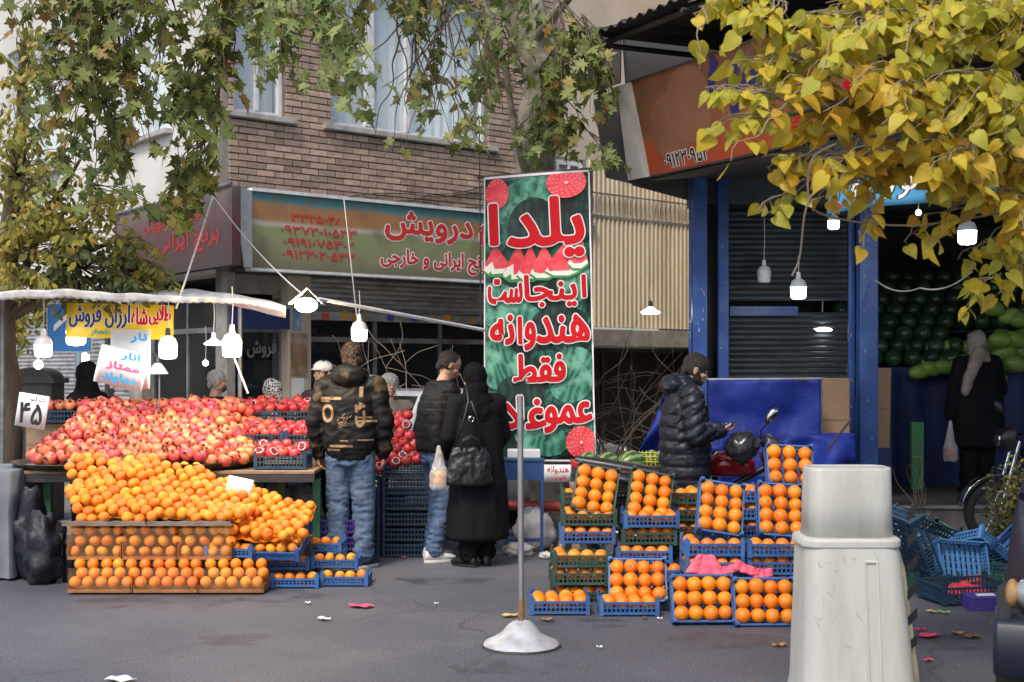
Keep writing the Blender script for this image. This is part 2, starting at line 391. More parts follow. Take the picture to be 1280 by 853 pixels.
# ground floor: piers, shutters, glazed shopfronts and what is inside
px0, px1 = FS(359), FS(388)
p = MB(); p.span(px0, px1, -.02, .35, .12, 2.62); p.build('pier', MATS['cream_plaster'], bld, bevel=.008)
p = MB(); p.span(px0 + .03, px1 - .06, -.042, -.021, FZ(372, 470), FZ(372, 417)); rp = p.build('rusty_plate', MATS['rust_panel'], bld, bevel=.003)
p = MB(); p.span(px0 + .05, px1 - .1, -.032, -.022, FZ(372, 498), FZ(372, 473)); p.build('paper_notice', MATS['paper'], bld)
mat('blue_poster', (.10, .22, .42), .6, col2=(.3, .4, .5), nscale=14)
p = MB(); p.span(px0 + .06, px0 + .16, -.032, -.022, FZ(372, 414), FZ(372, 386)); p.build('poster', MATS['blue_poster'], bld)
p = MB(); p.span(4.9, 5.4, 0, .4, .12, 2.62); p.build('pier', MATS['concrete'], bld); p = MB(); p.span(0, .10, .03, .3, .12, 2.62); p.build('corner_post', MATS['concrete'], bld)
p = MB(); p.span(0, 4.9, .16, .30, 2.40, 2.615); p.build('lintel', MATS['concrete'], bld)
# roller shutter, part lowered, right bay
sh = bpy.data.objects.new('roller_shutter', None); COL.objects.link(sh); sh.parent = bld
z = 2.62
slat = MB(); slat.grid(lambda u, v: ((4.9 - px1 - .03) * (u - .5), -.018 * math.sin(v * math.pi), .055 * v), 1, 5); sme = slat.mesh('slat', 40); sme.materials.append(MATS['shutter_grey'])
while z > FZ(500, 392) + .03:
    z -= .057; o = bpy.data.objects.new('slat', sme); COL.objects.link(o); o.parent = sh; o.location = ((4.9 + px1) / 2, .08, z)
bb = MB(); bb.span(px1 + .01, 4.89, .03, .10, z - .10, z - .002); bb.build('bottom_rail', MATS['shutter_grey'], sh, bevel=.004)
for i, (x, c) in enumerate([(1.2, (.6, .05, .05)), (1.46, (.55, .3, .03)), (1.60, (.55, .25, .02)), (2.1, (.05, .07, .4)), (2.45, (.05, .07, .4)), (2.95, (.6, .3, .05)), (3.35, (.5, .25, .05)), (3.9, (.5, .1, .05))]):
    mt = mat('sticker_%d' % i, c, .5); p = MB(); p.span(x, x + .09, .022, .028, z - .085, z - .02 + .03 * (i % 2)); p.build('sticker', mt, sh)
def shop_glass(x0, x1, n, heads, y=.14, T=None):
    f = MB()
    for i in range(n + 1):
        x = x0 + (x1 - x0) * i / n; f.span(x - .022, x + .022, y, y + .05, .12, 2.38, T=T)
    for h in heads: f.span(x0, x1, y + .001, y + .049, h - .03, h + .03, T=T)
    fo = f.build('shopfront_frame', MATS['grey_steel'], bld)
    for i in range(n):
        q = MB(); a = x0 + (x1 - x0) * i / n; b = x0 + (x1 - x0) * (i + 1) / n
        q.span(a + .022, b - .022, y + .02, y + .028, .16, 2.36, T=T); q.build('pane', MATS['dark_glass'], fo)
shop_glass(px1 + .01, 4.9, 4, [.5, 1.9])
shop_glass(.1, px0, 1, [.5, 2.0])
shop_glass(.35, 2.3, 2, [.5, 2.0], T=TL)
p = MB(); p.span(.02, .3, 2.35, 2.75, .12, 2.61); p.build('pier', MATS['concrete'], bld)
fsl = MB()
for i in range(44): fsl.grid(lambda u, v: (.10 - .018 * math.sin(v * math.pi), 2.75 + 11.2 * u, .14 + i * .056 + .055 * v), 1, 4)
fsl.build('flank_shutter', MATS['shutter_grey'], bld, kind='stuff')
iw = MB(); iw.span(.0, 5.2, 3.4, 3.5, .12, 2.6); iw.span(5.2, 5.3, .35, 3.5, .12, 2.6); iw.span(.3, 5.3, .31, 14, 2.61, 2.618)
iw.span(.3, 3.5, 6.4, 6.5, .12, 2.6); iw.span(3.5, 3.6, .36, 6.4, .13, 2.6)
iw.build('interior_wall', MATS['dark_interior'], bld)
# shelves of goods inside the dark shops
gc = [(.25, .12, .05), (.10, .14, .08), (.3, .25, .15), (.05, .08, .16), (.28, .05, .04), (.3, .3, .28)]
gm = [mat('goods_%d' % i, c, .6) for i, c in enumerate(gc)]
sf = MB(); gd = MB()
for zz in (.6, 1.0, 1.4, 1.8, 2.15):
    sf.span(1.15, 4.9, 2.0, 2.35, zz - .02, zz); x = 1.2
    while x < 4.8:
        wd = rnd.uniform(.08, .25); gd.span(x, x + wd, 2.05, 2.3, zz, zz + rnd.uniform(.12, .3), rnd.randrange(6)); x += wd + .015
    sf.span(1.5, 1.8, .6, 6, zz - .02, zz); y = .7
    while y < 5.8:
        wd = rnd.uniform(.08, .25); gd.span(1.52, 1.78, y, y + wd, zz, zz + rnd.uniform(.1, .28), rnd.randrange(6)); y += wd + .02
sf.build('shelf', MATS['grey_steel'], bld); gd.build('shelf_goods', gm, bld, kind='stuff')
# blue band over the left door and writing on its glass
p = MB(); p.span(.0, px0, -.06, -.01, FZ(320, 411), FZ(320, 385)); p.build('door_fascia', MATS['dark_blue'], bld)
tx = MB(); lettering('فروش', (.30, FZ(330, 447), .66, FZ(330, 424)), .004, lambda u, v, l: (u, .128 - l, v), tx); tx.build('glass_lettering', mat('faint_print', (.16, .17, .18), .6), bld, kind='stuff')

# ------------------------------------------------------------------ long painted shop sign with white corner panel
SO = -.52
s0, s1 = FS(316, SO), FS(640, SO); zb, zt = FZ(316, 335, SO), FZ(316, 239, SO)
sg = thing('shop_sign', 'long faded signboard with red Persian lettering and phone numbers above grey shutter', 'sign', (-3.106, 14, 0), RZ)
def sign_mat(name, stops, grime, zlo, zhi):
    m = mat(name, (.3, .3, .3), .5); t = m.node_tree; N = t.nodes; L = t.links
    tc = N.new('ShaderNodeTexCoord'); sp = N.new('ShaderNodeSeparateXYZ'); L.new(tc.outputs['Object'], sp.inputs[0])
    nn = N.new('ShaderNodeTexNoise'); nn.inputs['Scale'].default_value = .8; L.new(tc.outputs['Object'], nn.inputs['Vector'])
    mr = N.new('ShaderNodeMapRange'); mr.inputs[1].default_value = zlo; mr.inputs[2].default_value = zhi; L.new(sp.outputs[2], mr.inputs[0])
    ad = N.new('ShaderNodeMath'); ad.operation = 'MULTIPLY_ADD'; ad.inputs[1].default_value = .22; L.new(nn.outputs[0], ad.inputs[0]); L.new(mr.outputs[0], ad.inputs[2])
    sb = N.new('ShaderNodeMath'); sb.operation = 'SUBTRACT'; sb.inputs[1].default_value = .11; L.new(ad.outputs[0], sb.inputs[0])
    cr = N.new('ShaderNodeValToRGB'); e = cr.color_ramp.elements
    while len(e) > 1: e.remove(e[0])
    e[0].position = stops[0][0]; e[0].color = (*stops[0][1], 1)
    for p_, c_ in stops[1:]: k = e.new(p_); k.color = (*c_, 1)
    L.new(sb.outputs[0], cr.inputs[0])
    gn = N.new('ShaderNodeTexNoise'); gn.inputs['Scale'].default_value = 3.5; gn.inputs['Detail'].default_value = 8; L.new(tc.outputs['Object'], gn.inputs['Vector'])
    gr = N.new('ShaderNodeMapRange'); gr.inputs[1].default_value = .48; gr.inputs[2].default_value = .8; L.new(gn.outputs[0], gr.inputs[0])
    mx = N.new('ShaderNodeMix'); mx.data_type = 'RGBA'; L.new(gr.outputs[0], mx.inputs[0]); L.new(cr.outputs[0], mx.inputs[6]); mx.inputs[7].default_value = (*grime, 1)
    L.new(mx.outputs[2], N['Principled BSDF'].inputs['Base Color']); return m
m1 = sign_mat('printed_sign', [(0, (.13, .12, .08)), (.18, (.22, .22, .13)), (.55, (.22, .27, .13)), (.60, (.42, .40, .34)), (.66, (.34, .17, .07)), (.84, (.32, .16, .07)), (.90, (.07, .20, .21))], (.16, .12, .08), zb, zt)
b = MB(); b.span(s0, s1, SO, SO + .12, zb, zt); b.build('sign_panel', m1, sg)
b = MB(); b.span(s0 - .02, s1 + .02, SO - .03, SO + .15, zt, zt + .035); b.span(s0 - .02, s1 + .02, SO - .02, SO + .14, zb - .03, zb); b.build('sign_frame', MATS['window_white'], sg)
b = MB(); b.span(s0, s1, SO + .121, -.015, zb - .02, zb + .02); b.span(s0, s1, SO + .14, -.015, zt - .03, zt + .01); b.build('sign_bracket', MATS['black_metal'], sg)
fn = lambda u, v, l: (u, SO - .003 - l, v)
tr = MB(); tw = MB()
def sbox(pxa, pya, pxb, pyb):   # photo box -> sign plane box
    return (FS(pxa, SO), FZ((pxa + pxb) / 2, pyb, SO), FS(pxb, SO), FZ((pxa + pxb) / 2, pya, SO))
for s_, bx, bo in [('۳۳۲۵۰۴۸۰', (364, 270, 433, 279), .003), ('۰۹۳۷۳۰۱۰۵۳۳', (351, 285, 445, 295), .003), ('۰۹۱۹۱۰۷۵۳۰۲', (354, 300, 442, 310), .003), ('۰۹۱۲۳۰۲۰۵۳۳', (353, 315, 443, 325), .003),
                   ('درویش', (482, 268, 590, 303), .014), ('برنج ایرانی و خارجی', (476, 315, 611, 341), .008)]:
    lettering(s_, sbox(*bx), bo, fn, tr, lift=.002)
    if bo > .007: lettering(s_, sbox(*bx), bo + .011, fn, tw, lift=.0, n=12)
lettering('م', sbox(600, 282, 612, 306), .014, fn, tr, lift=.002); lettering('م', sbox(600, 282, 612, 306), .024, fn, tw, n=12)
tw.build('letter_outline', MATS['white_print'], sg, kind='stuff'); mat('faded_red', (.50, .03, .03), .6); tr.build('lettering', MATS['faded_red'], sg, kind='stuff')
# white corner panel, then the darker flank sign
cz0, cz1 = zb - .0, zt
c0 = Vector((s0 - .005, SO, 0)); lp = pw(sg).inverted() @ at(290, 238, 13.2); 
b = MB(); q = [(c0.x, c0.y, zb), (c0.x, c0.y, zt), (lp.x, lp.y, zt + .02), (lp.x * .4 + c0.x * .6, lp.y * .4 + c0.y * .6, zb)]
b.add(q + [(x + .05, y + .12, z) for x, y, z in q], [(0, 1, 2, 3), (7, 6, 5, 4), (0, 4, 5, 1), (1, 5, 6, 2), (2, 6, 7, 3), (3, 7, 4, 0)]); b.build('corner_panel', MATS['window_white'], sg)
m2 = sign_mat('dark_sign', [(0, (.05, .028, .025)), (.5, (.09, .03, .028)), (.75, (.12, .06, .05)), (.95, (.16, .12, .1))], (.05, .04, .038), zb, zt)
fs_ = thing('flank_sign', 'dark maroon signboard with faint red lettering on the left flank', 'sign', (-3.106, 14, 0), RZ)
a0 = (lp.x, lp.y); a1 = (lp.x + .12, lp.y + 3.4)
b = MB(); b.add([(a0[0], a0[1], zb), (a1[0], a1[1], zb), (a1[0], a1[1], zt), (a0[0], a0[1], zt), (a0[0] + .1, a0[1], zb), (a1[0] + .1, a1[1], zb), (a1[0] + .1, a1[1], zt), (a0[0] + .1, a0[1], zt)],
      [(0, 3, 2, 1), (4, 5, 6, 7), (0, 1, 5, 4), (3, 7, 6, 2), (1, 2, 6, 5), (0, 4, 7, 3)]); b.build('sign_panel', m2, fs_)
b = MB(); b.tube([(a0[0] - .01, a0[1], zt + .02), (a1[0] - .01, a1[1], zt + .02)], .022, 6); b.build('top_rail', MATS['grey_steel'], fs_)
b = MB(); b.tube([(a0[0] + .05, a0[1] + .2, zt - .1), (0.02, a0[1] + .8, zt - .1)], .02, 6); b.tube([(a1[0] + .05, a1[1] - .2, zt - .1), (0.02, a1[1] - .2, zt - .1)], .02, 6); b.build('bracket', MATS['black_metal'], fs_)
tr = MB(); f2 = lambda u, v, l: (a0[0] + (a1[0] - a0[0]) * (1 - u / 3.4) - .004 - l, a0[1] + 3.4 - u, v)
lettering('خشکبار درویش', (1.0, zb + .5, 2.6, zb + .68), .008, f2, tr); lettering('برنج ایرانی', (1.4, zb + .2, 3.1, zb + .46), .01, f2, tr); tr.build('lettering', mat('dull_red', (.30, .02, .02), .6), fs_, kind='stuff')

# ------------------------------------------------------------------ neighbour with ribbed beige cladding
nb = thing('beige_building', 'cream rendered building with ribbed beige metal cladding over dark ground floor', 'building', (-3.106, 14, 0), RZ)
c0s, c1s = 5.30, 7.9; cz0, cz1 = 2.13, 4.4
b = MB(); b.span(4.73, 12, .08, .4, 4.4, 9); b.span(4.73, 5.3, .1, .4, 2.1, 4.4); b.build('wall', MATS['cream_plaster'], nb)
window(nb, 4.82, 5.28, 3.55, 4.35, [(5.05, .04)])
rib = MB()
n = int((c1s - c0s) / .085)
prof = []
for i in range(n):
    x = c0s + i * .085; prof += [(x, 0), (x + .045, 0), (x + .055, -.028), (x + .075, -.028)]
prof.append((c0s + n * .085, 0))
def strip(z0, z1): 
    for (xa, ya), (xb, yb) in zip(prof[:-1], prof[1:]): rib.add([(xa, ya, z0), (xb, yb, z0), (xb, yb, z1), (xa, ya, z1)], [(0, 1, 2, 3)])
strip(cz0, 3.62); strip(3.66, cz1)
rib.build('ribbed_cladding', MATS['beige_cladding'], nb)
b = MB(); b.span(c0s, c1s, .01, .07, cz0, cz1); b.span(c0s, c1s, -.03, .01, 3.62, 3.66)
b.build('cladding_rail', MATS['grey_steel'], nb)
b = MB(); b.tube([(c0s, -.07, 3.95), (c1s, -.07, 3.93)], .012, 6)
for i in range(26):
    x = c0s + .1 * i + .03; b.tube([(x, -.07, 3.95), (x + .03, -.09, 3.88), (x + .06, -.05, 3.80), (x + .075, -.03, 3.70)], .007, 4)
b.build('hook_rail', MATS['grey_steel'], nb)
b = MB(); b.span(4.9, 9, -.10, .3, 1.86, 2.10); b.build('lintel', MATS['concrete'], nb, bevel=.01)
b = MB(); b.span(5.41, 9, .9, .98, .12, 1.86); b.span(5.41, 9, .2, .9, 1.80, 1.855); b.build('dark_recess', MATS['dark_interior'], nb)
f = MB()
for i in range(6): f.span(5.45 + i * .55, 5.49 + i * .55, .42, .46, .12, 1.8)
f.span(5.45, 9, .421, .459, .9, .94); f.build('grille_frame', MATS['black_metal'], nb)

# ------------------------------------------------------------------ grey back wall far left
b = MB(); b.span(-9, -3.6, 21, 21.2, 0, 4); 
gw = thing('garden_wall', 'grey rendered wall far behind the stall at the left', 'wall', (-7.8, 21, 0)); 
b = MB(); b.span(-9, 3.5, 0, .2, 0, 3.0); b.build('wall', MATS['concrete'], gw); b = MB(); b.span(-9.05, 3.55, -.05, .25, 3.0, 3.08); b.build('coping', MATS['stone_sill'], gw)

# ------------------------------------------------------------------ greengrocer's shop on the right
shop = thing('greengrocer_shop', 'open dark fruit shop with blue posts, black canopy and raised concrete floor', 'shop', (0, 0, 0))
XL, XR, YF, YB, FZs = gx(866, 11.8), 8.0, 11.8, 16.4, .275
b = MB(); b.add([(XL, 12, -.05), (XR, 12, -.05), (XR, YB, -.05), (2.55, YB, -.05), (XL, 12, FZs - .03), (XR, 12, FZs - .03), (XR, YB, FZs - .03), (2.55, YB, FZs - .03)], [(0, 1, 5, 4), (0, 4, 7, 3), (4, 5, 6, 7)]); b.build('plinth', MATS['concrete'], shop, bevel=.015)
mat('step_edge', (.34, .33, .31), .6, col2=(.2, .19, .18), nscale=8); mat('shop_floor', (.12, .115, .11), .7, col2=(.07, .065, .06), nscale=3)
b = MB(); b.span(XL, XR, 11.96, 12.06, FZs - .03, FZs); b.build('step_nosing', MATS['step_edge'], shop, bevel=.006)
b = MB(); b.add([(XL, 12.061, FZs - .003), (XR, 12.061, FZs - .003), (XR, YB, FZs - .003), (2.6, YB, FZs - .003)], [(0, 1, 2, 3)]); b.build('floor', MATS['shop_floor'], shop)
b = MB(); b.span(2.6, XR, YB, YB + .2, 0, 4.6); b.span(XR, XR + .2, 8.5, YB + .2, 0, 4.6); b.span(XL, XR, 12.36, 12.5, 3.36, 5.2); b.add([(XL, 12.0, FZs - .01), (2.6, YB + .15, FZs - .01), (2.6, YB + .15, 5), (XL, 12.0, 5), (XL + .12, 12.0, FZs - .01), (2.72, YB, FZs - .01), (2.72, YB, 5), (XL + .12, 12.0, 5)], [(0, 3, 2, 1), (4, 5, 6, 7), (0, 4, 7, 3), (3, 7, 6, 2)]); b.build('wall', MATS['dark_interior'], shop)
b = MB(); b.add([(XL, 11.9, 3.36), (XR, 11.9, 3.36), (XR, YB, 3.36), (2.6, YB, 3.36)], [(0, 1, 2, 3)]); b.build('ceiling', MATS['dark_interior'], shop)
b = MB(); b.span(XL + .02, XR, 12.0, 12.35, 3.10, 3.35)
b.build('shutter_box', MATS['shutter_dark'], shop)
b = MB(); b.span(2.75, XR, 16.61, 24, 0, 9)
ub = b.build('rear_block', MATS['cream_plaster'], shop)
# posts
def post(px_a, px_b, Y, z1=3.36, m='blue_paint'):
    b = MB(); xa, xb = gx(px_a, Y), gx(px_b, Y); b.span(xa, xb, Y, Y + (xb - xa) * .8, 0 if Y < 12 else FZs, z1); o = b.build('post', MATS[m], shop, bevel=.006)
    k = MB()
    for _ in range(14):
        x = rnd.uniform(xa + .008, xb - .02); z = rnd.uniform(.4, 3.1); k.add([(x, Y - .0015, z), (x + rnd.uniform(.004, .014), Y - .0015, z + .005), (x + rnd.uniform(0, .01), Y - .0015, z + rnd.uniform(.01, .05))], [(0, 1, 2)])
    k.build('paint_chips', MATS['blue_chips'], o, kind='stuff')
post(866, 884, 11.7); post(898, 911, 11.9); post(1061, 1069, 11.75); post(1075, 1098, 11.6); post(861, 864, 11.68)
# roller shutter of the left bay
sh = bpy.data.objects.new('roller_shutter', None); COL.objects.link(sh); sh.parent = shop
xa, xb = gx(912, 12.4), gx(1060, 12.4); 
slat = MB(); slat.grid(lambda u, v: ((xb - xa) * (u - .5), -.016 * math.sin(v * math.pi), .052 * v), 1, 5); sme = slat.mesh('slat', 40); sme.materials.append(MATS['shutter_dark'])
z = 3.1
while z > 1.50:
    z -= .055
    if abs(z - 2.12) < .06: continue
    o = bpy.data.objects.new('slat', sme); COL.objects.link(o); o.parent = sh; o.location = ((xa + xb) / 2 if z > 2.1 else (xa + xb) / 2 - .0, 12.45, z)
b = MB(); b.span(xa, gx(997, 12.4), 12.38, 12.44, 2.07, 2.16); b.build('cross_bar', MATS['blue_paint'], sh)
# canopy of corrugated sheet
cd = Vector((.489, -.872, 0)); cn = Vector((.872, .489, 0))
A = at(738, 46, 11.0)
def canopy_pt(u, w, dz=0):                    # u along the front edge towards the camera, w inward
    p = Vector((A.x, A.y, 4.42)) + cd * u + cn * w; return (p.x, p.y, 4.42 + dz + .03 * w)
b = MB(); NU = 150
b.grid(lambda u, v: canopy_pt(u * 5.2, v * 5.0, .018 * math.sin(u * NU * math.pi * .5)), NU * 2, 1)
b.build('canopy_sheet', MATS['canopy_metal'], shop, solid=.003)
b = MB()
for w_ in (.15, 1.4, 2.8): b.tube([canopy_pt(0, w_, -.05), canopy_pt(5.2, w_, -.05)], .03, 4)
for u_ in (.1, 1.3, 2.6, 3.9): b.tube([canopy_pt(u_, 0, -.1), canopy_pt(u_, 4.9, -.1)], .025, 4)
b.build('canopy_frame', MATS['black_metal'], shop)
# dark panels hanging beside the sign
def hang(name, pts, Y, m, parent=shop, t=.02, ribs=0):
    P = [at(x, y, yy) for x, y, yy in [(p[0], p[1], (p[2] if len(p) > 2 else Y)) for p in pts]]
    b = MB(); nrm = (P[1] - P[0]).cross(P[2] - P[0]).normalized() * t; n = len(P)
    b.add([tuple(p) for p in P] + [tuple(p + nrm) for p in P], [tuple(range(n)), tuple(range(2 * n - 1, n - 1, -1))] + [(i, i + n, (i + 1) % n + n, (i + 1) % n) for i in range(n)])
    return b.build(name, m, parent)
hang('side_panel', [(742, 125), (776, 110), (792, 222), (800, 232), (757, 222)], 11.6, MATS['canopy_metal'])
hang('side_panel', [(735, 118, 11.7), (776, 104, 11.5), (778, 30, 11.5), (738, 38, 11.7)], 11.5, MATS['canopy_metal'])
hang('fascia_back', [(790, 232, 11.65), (864, 252, 11.75), (866, 15, 11.8), (776, 25, 11.6)], 11.7, MATS['canopy_metal'])
b = MB(); NS = 60                                  # ribbed soffit under the orange sign
q0, q1, q2, q3 = at(812, 226, 11.3), at(1120, 160, 8.9), Vector((gx(1120, 11.9) + .9, 11.95, 3.34)), Vector((gx(862, 11.9), 11.95, 3.34))
def soff(u, v):
    a = q0.lerp(q1, u); c = q3.lerp(q2, u); p = a.lerp(c, v); return (p.x, p.y, p.z + .014 * math.sin(v * 16 * 2 * math.pi) + .01)
b.grid(soff, 12, 128); b.build('ribbed_soffit', MATS['canopy_metal'], shop, smooth=180)
# orange signboard
os_ = thing('orange_sign', 'slanting orange red signboard with phone number under the black canopy', 'sign', (0, 0, 0))
BLc, TLc = at(812, 221, 11.3), at(790, 103, 11.0); LN = 2.9
def OS(u, v, l=0.0):       # u along 0..LN, v up 0..1
    p = BLc.lerp(TLc, v) + cd * u; nrm = (TLc - BLc).cross(cd).normalized()
    if nrm.y > 0: nrm = -nrm
    return p + nrm * (.004 + l)
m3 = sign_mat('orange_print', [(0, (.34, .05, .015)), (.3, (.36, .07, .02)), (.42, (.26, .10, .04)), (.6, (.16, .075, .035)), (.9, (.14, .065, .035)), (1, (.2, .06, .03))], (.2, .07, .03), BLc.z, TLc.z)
b = MB(); b.add([OS(0, 0), OS(LN, 0), OS(LN, 1), OS(0, 1), OS(0, 0, -.12), OS(LN, 0, -.12), OS(LN, 1, -.12), OS(0, 1, -.12)], [(0, 1, 2, 3), (7, 6, 5, 4), (0, 4, 5, 1), (1, 5, 6, 2), (2, 6, 7, 3), (3, 7, 4, 0)])
b.build('sign_panel', m3, os_)
b = MB()
for v in (-.012, 1.0): b.add([OS(0, v, .012), OS(LN, v, .012), OS(LN, v + .02, .012), OS(0, v + .02, .012), OS(0, v, -.13), OS(LN, v, -.13), OS(LN, v + .02, -.13), OS(0, v + .02, -.13)], [(0, 1, 2, 3), (7, 6, 5, 4), (0, 4, 5, 1), (1, 5, 6, 2), (2, 6, 7, 3), (3, 7, 4, 0)])
b.build('sign_frame', MATS['black_metal'], os_)
hang('side_cheek', [(771, 108, 11.25), (789, 103, 11.0), (811, 221, 11.28), (785, 226, 11.55)], 11.2, MATS['white_plaster'], os_, t=.012)
mat('print_brown', (.24, .11, .06), .5, col2=(.19, .085, .05), nscale=2)
for k, (u, v, r) in enumerate([(.42, .44, .27), (.72, .62, .30)]):
    b = MB(); b.add([OS(u + r * math.cos(t * .2618), v + r / .78 * math.sin(t * .2618), .001 + k * .0008) for t in range(24)], [tuple(range(24))]); b.build('printed_fruit', MATS['print_brown'], os_)
tr = MB(); lettering('۰۹۱۲۳۰۹۵۴', (.26, .045, .86, .19), .005, OS, tr, lift=.004); lettering('۰۹۱۲۳۰۹۵۴', (.26, .045, .86, .19), .012, OS, tw := MB(), lift=.002)
tw.build('number_outline', MATS['white_print'], os_, kind='stuff'); tr.build('phone_number', MATS['black_print'], os_, kind='stuff')
mat('navy_print', (.02, .02, .12), .5)
tr = MB(); lettering('میوه', (1.02, .42, 1.9, .98), .02, OS, tr, lift=.004); tr.build('lettering', MATS['navy_print'], os_, kind='stuff')
tr = MB(); lettering('فروشی', (1.75, .12, 2.7, .62), .02, OS, tr, lift=.006); tr.build('lettering', MATS['red_print'], os_, kind='stuff')
# blue hanging banner sign
bs = thing('blue_sign', 'sky blue fabric sign with white Persian lettering hanging under the soffit', 'sign', (0, 0, 0))
B0, B1, B2, B3 = at(1033, 269, 9.5), at(1290, 232, 8.3), at(1290, 190, 8.3), at(1040, 226, 9.5)
def BSg(u, v, l=0.0):
    p = B0.lerp(B1, u).lerp(B3.lerp(B2, u), v); p.z += .012 * math.sin(u * 9); p.y += .015 * math.sin(u * 14 + v * 2) - l - .004; return p
mat('sky_blue', (.06, .30, .52), .6, col2=(.05, .24, .44), nscale=3)
b = MB(); b.grid(lambda u, v: BSg(u, v), 30, 4); b.build('fabric', MATS['sky_blue'], bs, smooth=180, solid=.002)
tr = MB(); lettering('سمو و', (.30, .18, .60, .95), .004, BSg, tr, lift=.008, shear=.1); lettering('میوه', (.08, .3, .24, .92), .004, BSg, tr, lift=.008); tr2 = MB(); lettering('سمو و', (.30, .18, .60, .95), .013, BSg, tr2, lift=.004, shear=.1); lettering('میوه', (.08, .3, .24, .92), .012, BSg, tr2, lift=.004)
tr2.build('letter_outline', MATS['black_print'], bs, kind='stuff'); tr.build('lettering', MATS['white_print'], bs, kind='stuff')
tr = MB(); lettering('فروش', (.015, .12, .10, .36), .002, BSg, tr, lift=.009); tr.build('small_lettering', MATS['red_print'], bs, kind='stuff')
b = MB()
for u in (.02, .5, .98):
    p = BSg(u, 1); b.tube([p, p + Vector((0, .1, .45))], .005, 4)
b.build('tie', MATS['cable'], bs)
# ------------------------------------------------------------------ goods: crates and fruit
mat('crate_blue', (.035, .13, .36), .5, col2=(.025, .09, .27), nscale=6, var=.15, grime=(.10, .11, .12), gscale=5)
mat('crate_green', (.025, .075, .055), .5, col2=(.018, .05, .04), nscale=6, var=.15, grime=(.08, .08, .06), gscale=5)
mat('crate_dark', (.012, .05, .10), .5, col2=(.01, .035, .07), nscale=6, var=.12, grime=(.05, .06, .07), gscale=5)
mat('crate_purple', (.05, .02, .20), .5, col2=(.03, .015, .14), nscale=6)
mat('crate_paleblue', (.05, .17, .38), .5, col2=(.04, .12, .28), nscale=6, var=.1)
mat('liner', (.45, .06, .16), .6, col2=(.12, .05, .25), nscale=14)
mat('orange_peel', (.86, .255, .012), .38, col2=(.78, .20, .008), nscale=3, var=.08, hue=.008, bump=.35, bscale=170, sss=.08)
mat('mandarin_peel', (.88, .28, .010), .4, col2=(.78, .20, .008), nscale=3.5, var=.13, hue=.014, bump=.45, bscale=120, sss=.08, grime=(.80, .38, .03), gscale=5)
mat('calyx', (.10, .12, .03), .8)
def fruit_skin(name, a, b2, c, var, hue, rough=.35):
    return mat(name, a, rough, col2=b2, nscale=9, lo=.38, hi=.62, var=var, hue=hue, grime=c, gscale=14, bump=.2, bscale=60, detail=3)
fruit_skin('pomegranate_skin', (.62, .065, .05), (.70, .24, .10), (.48, .025, .035), .22, .02)
fruit_skin('pomegranate_red', (.52, .015, .03), (.58, .08, .06), (.35, .008, .02), .25, .01)
mat('pomegranate_crown', (.45, .16, .07), .7, col2=(.2, .05, .03), nscale=30)
mat('pomegranate_core', (.09, .006, .01), .5); mat('seeds', (.33, .004, .02), .25, bump=1, bscale=150)
mat('foam_net', (.68, .62, .62), .8)

def make_crate(name, W, D, H, m, slots=4):
    root = bpy.data.objects.new(name, None); COL.objects.link(root)
    # local origin at the middle of the front lower edge; x to the side, y to the back
    t = .012; b = MB()
    for i in range(9): b.span(-W / 2 + t + (W - 2 * t) * (i + .1) / 9, -W / 2 + t + (W - 2 * t) * (i + .72) / 9, t, D - t, .006, .011)
    for i in range(5): b.span(-W / 2 + t, W / 2 - t, t + (D - 2 * t) * (i + .35) / 5, t + (D - 2 * t) * (i + .5) / 5, .0, .0058)
    b.build('base', m, root)
    def panel(nm, L, T):
        q = MB(); z0, z1 = .008, H - .018
        q.span(-L / 2, L / 2, 0, t, z0, z0 + .016, T=T); q.span(-L / 2, L / 2, 0, t, z1 - .014, z1, T=T)
        zm0, zm1 = z0 + .016, z1 - .014; n = int(L / .026)
        for i in range(n + 1):
            x = -L / 2 + L * i / n; 
            q.span(max(x - .004, -L / 2), min(x + .004, L / 2), .002, t - .002, zm0, zm1, T=T)
        q.span(-L / 2, L / 2, .003, t - .004, zm0 + (zm1 - zm0) * .42, zm0 + (zm1 - zm0) * .58, T=T)
        q.build(nm, m, root)
    panel('front_panel', W - .04, Matrix.Translation((0, 0, 0))); panel('rear_panel', W - .04, Matrix.Translation((0, D - t, 0)))
    for sx in (-1, 1):
        panel('side_panel', D - .04, Matrix.Translation((sx * (W / 2 - t / 2) - t / 2 * 1, D / 2, 0)) @ Matrix.Rotation(R(90), 4, 'Z') @ Matrix.Translation((0, -t, 0)))
    for sx in (-1, 1):
        for sy in (0, 1):
            q = MB(); x0 = sx * W / 2; y0 = sy * D; dx = -sx; dy = 1 - 2 * sy
            q.span(x0, x0 + dx * .026, y0 - dy * .002, y0 + dy * .012, 0, H + .006); q.span(x0 - dx * .002, x0 + dx * .012, y0 + dy * .0122, y0 + dy * .028, 0, H + .006)
            q.span(x0 + dx * .003, x0 + dx * .02, y0 + dy * .002, y0 + dy * .02, H + .006, H + .018)
            q.build('corner_post', m, root)
    return root
CW, CD, CH = .375, .29, .105
PROTO = {}
def crate(kind, x, y, z, label, group, yaw=0, tilt=0, roll=0, W=None, order='ZYX'):
    key = kind
    rot = (Matrix.Rotation(yaw, 3, 'Z') @ Matrix.Rotation(roll, 3, 'Y') @ Matrix.Rotation(tilt, 3, 'X')).to_euler()
    if key not in PROTO:
        o = make_crate(kind[0], kind[2], kind[3], kind[4], MATS[kind[1]]); PROTO[key] = o
    else: o = dup(PROTO[key])
    o.location = (x, y, z); o.rotation_euler = rot; o['label'] = label; o['category'] = 'crate'
    if group: o['group'] = group
    elif 'group' in o.keys(): del o['group']
    return o
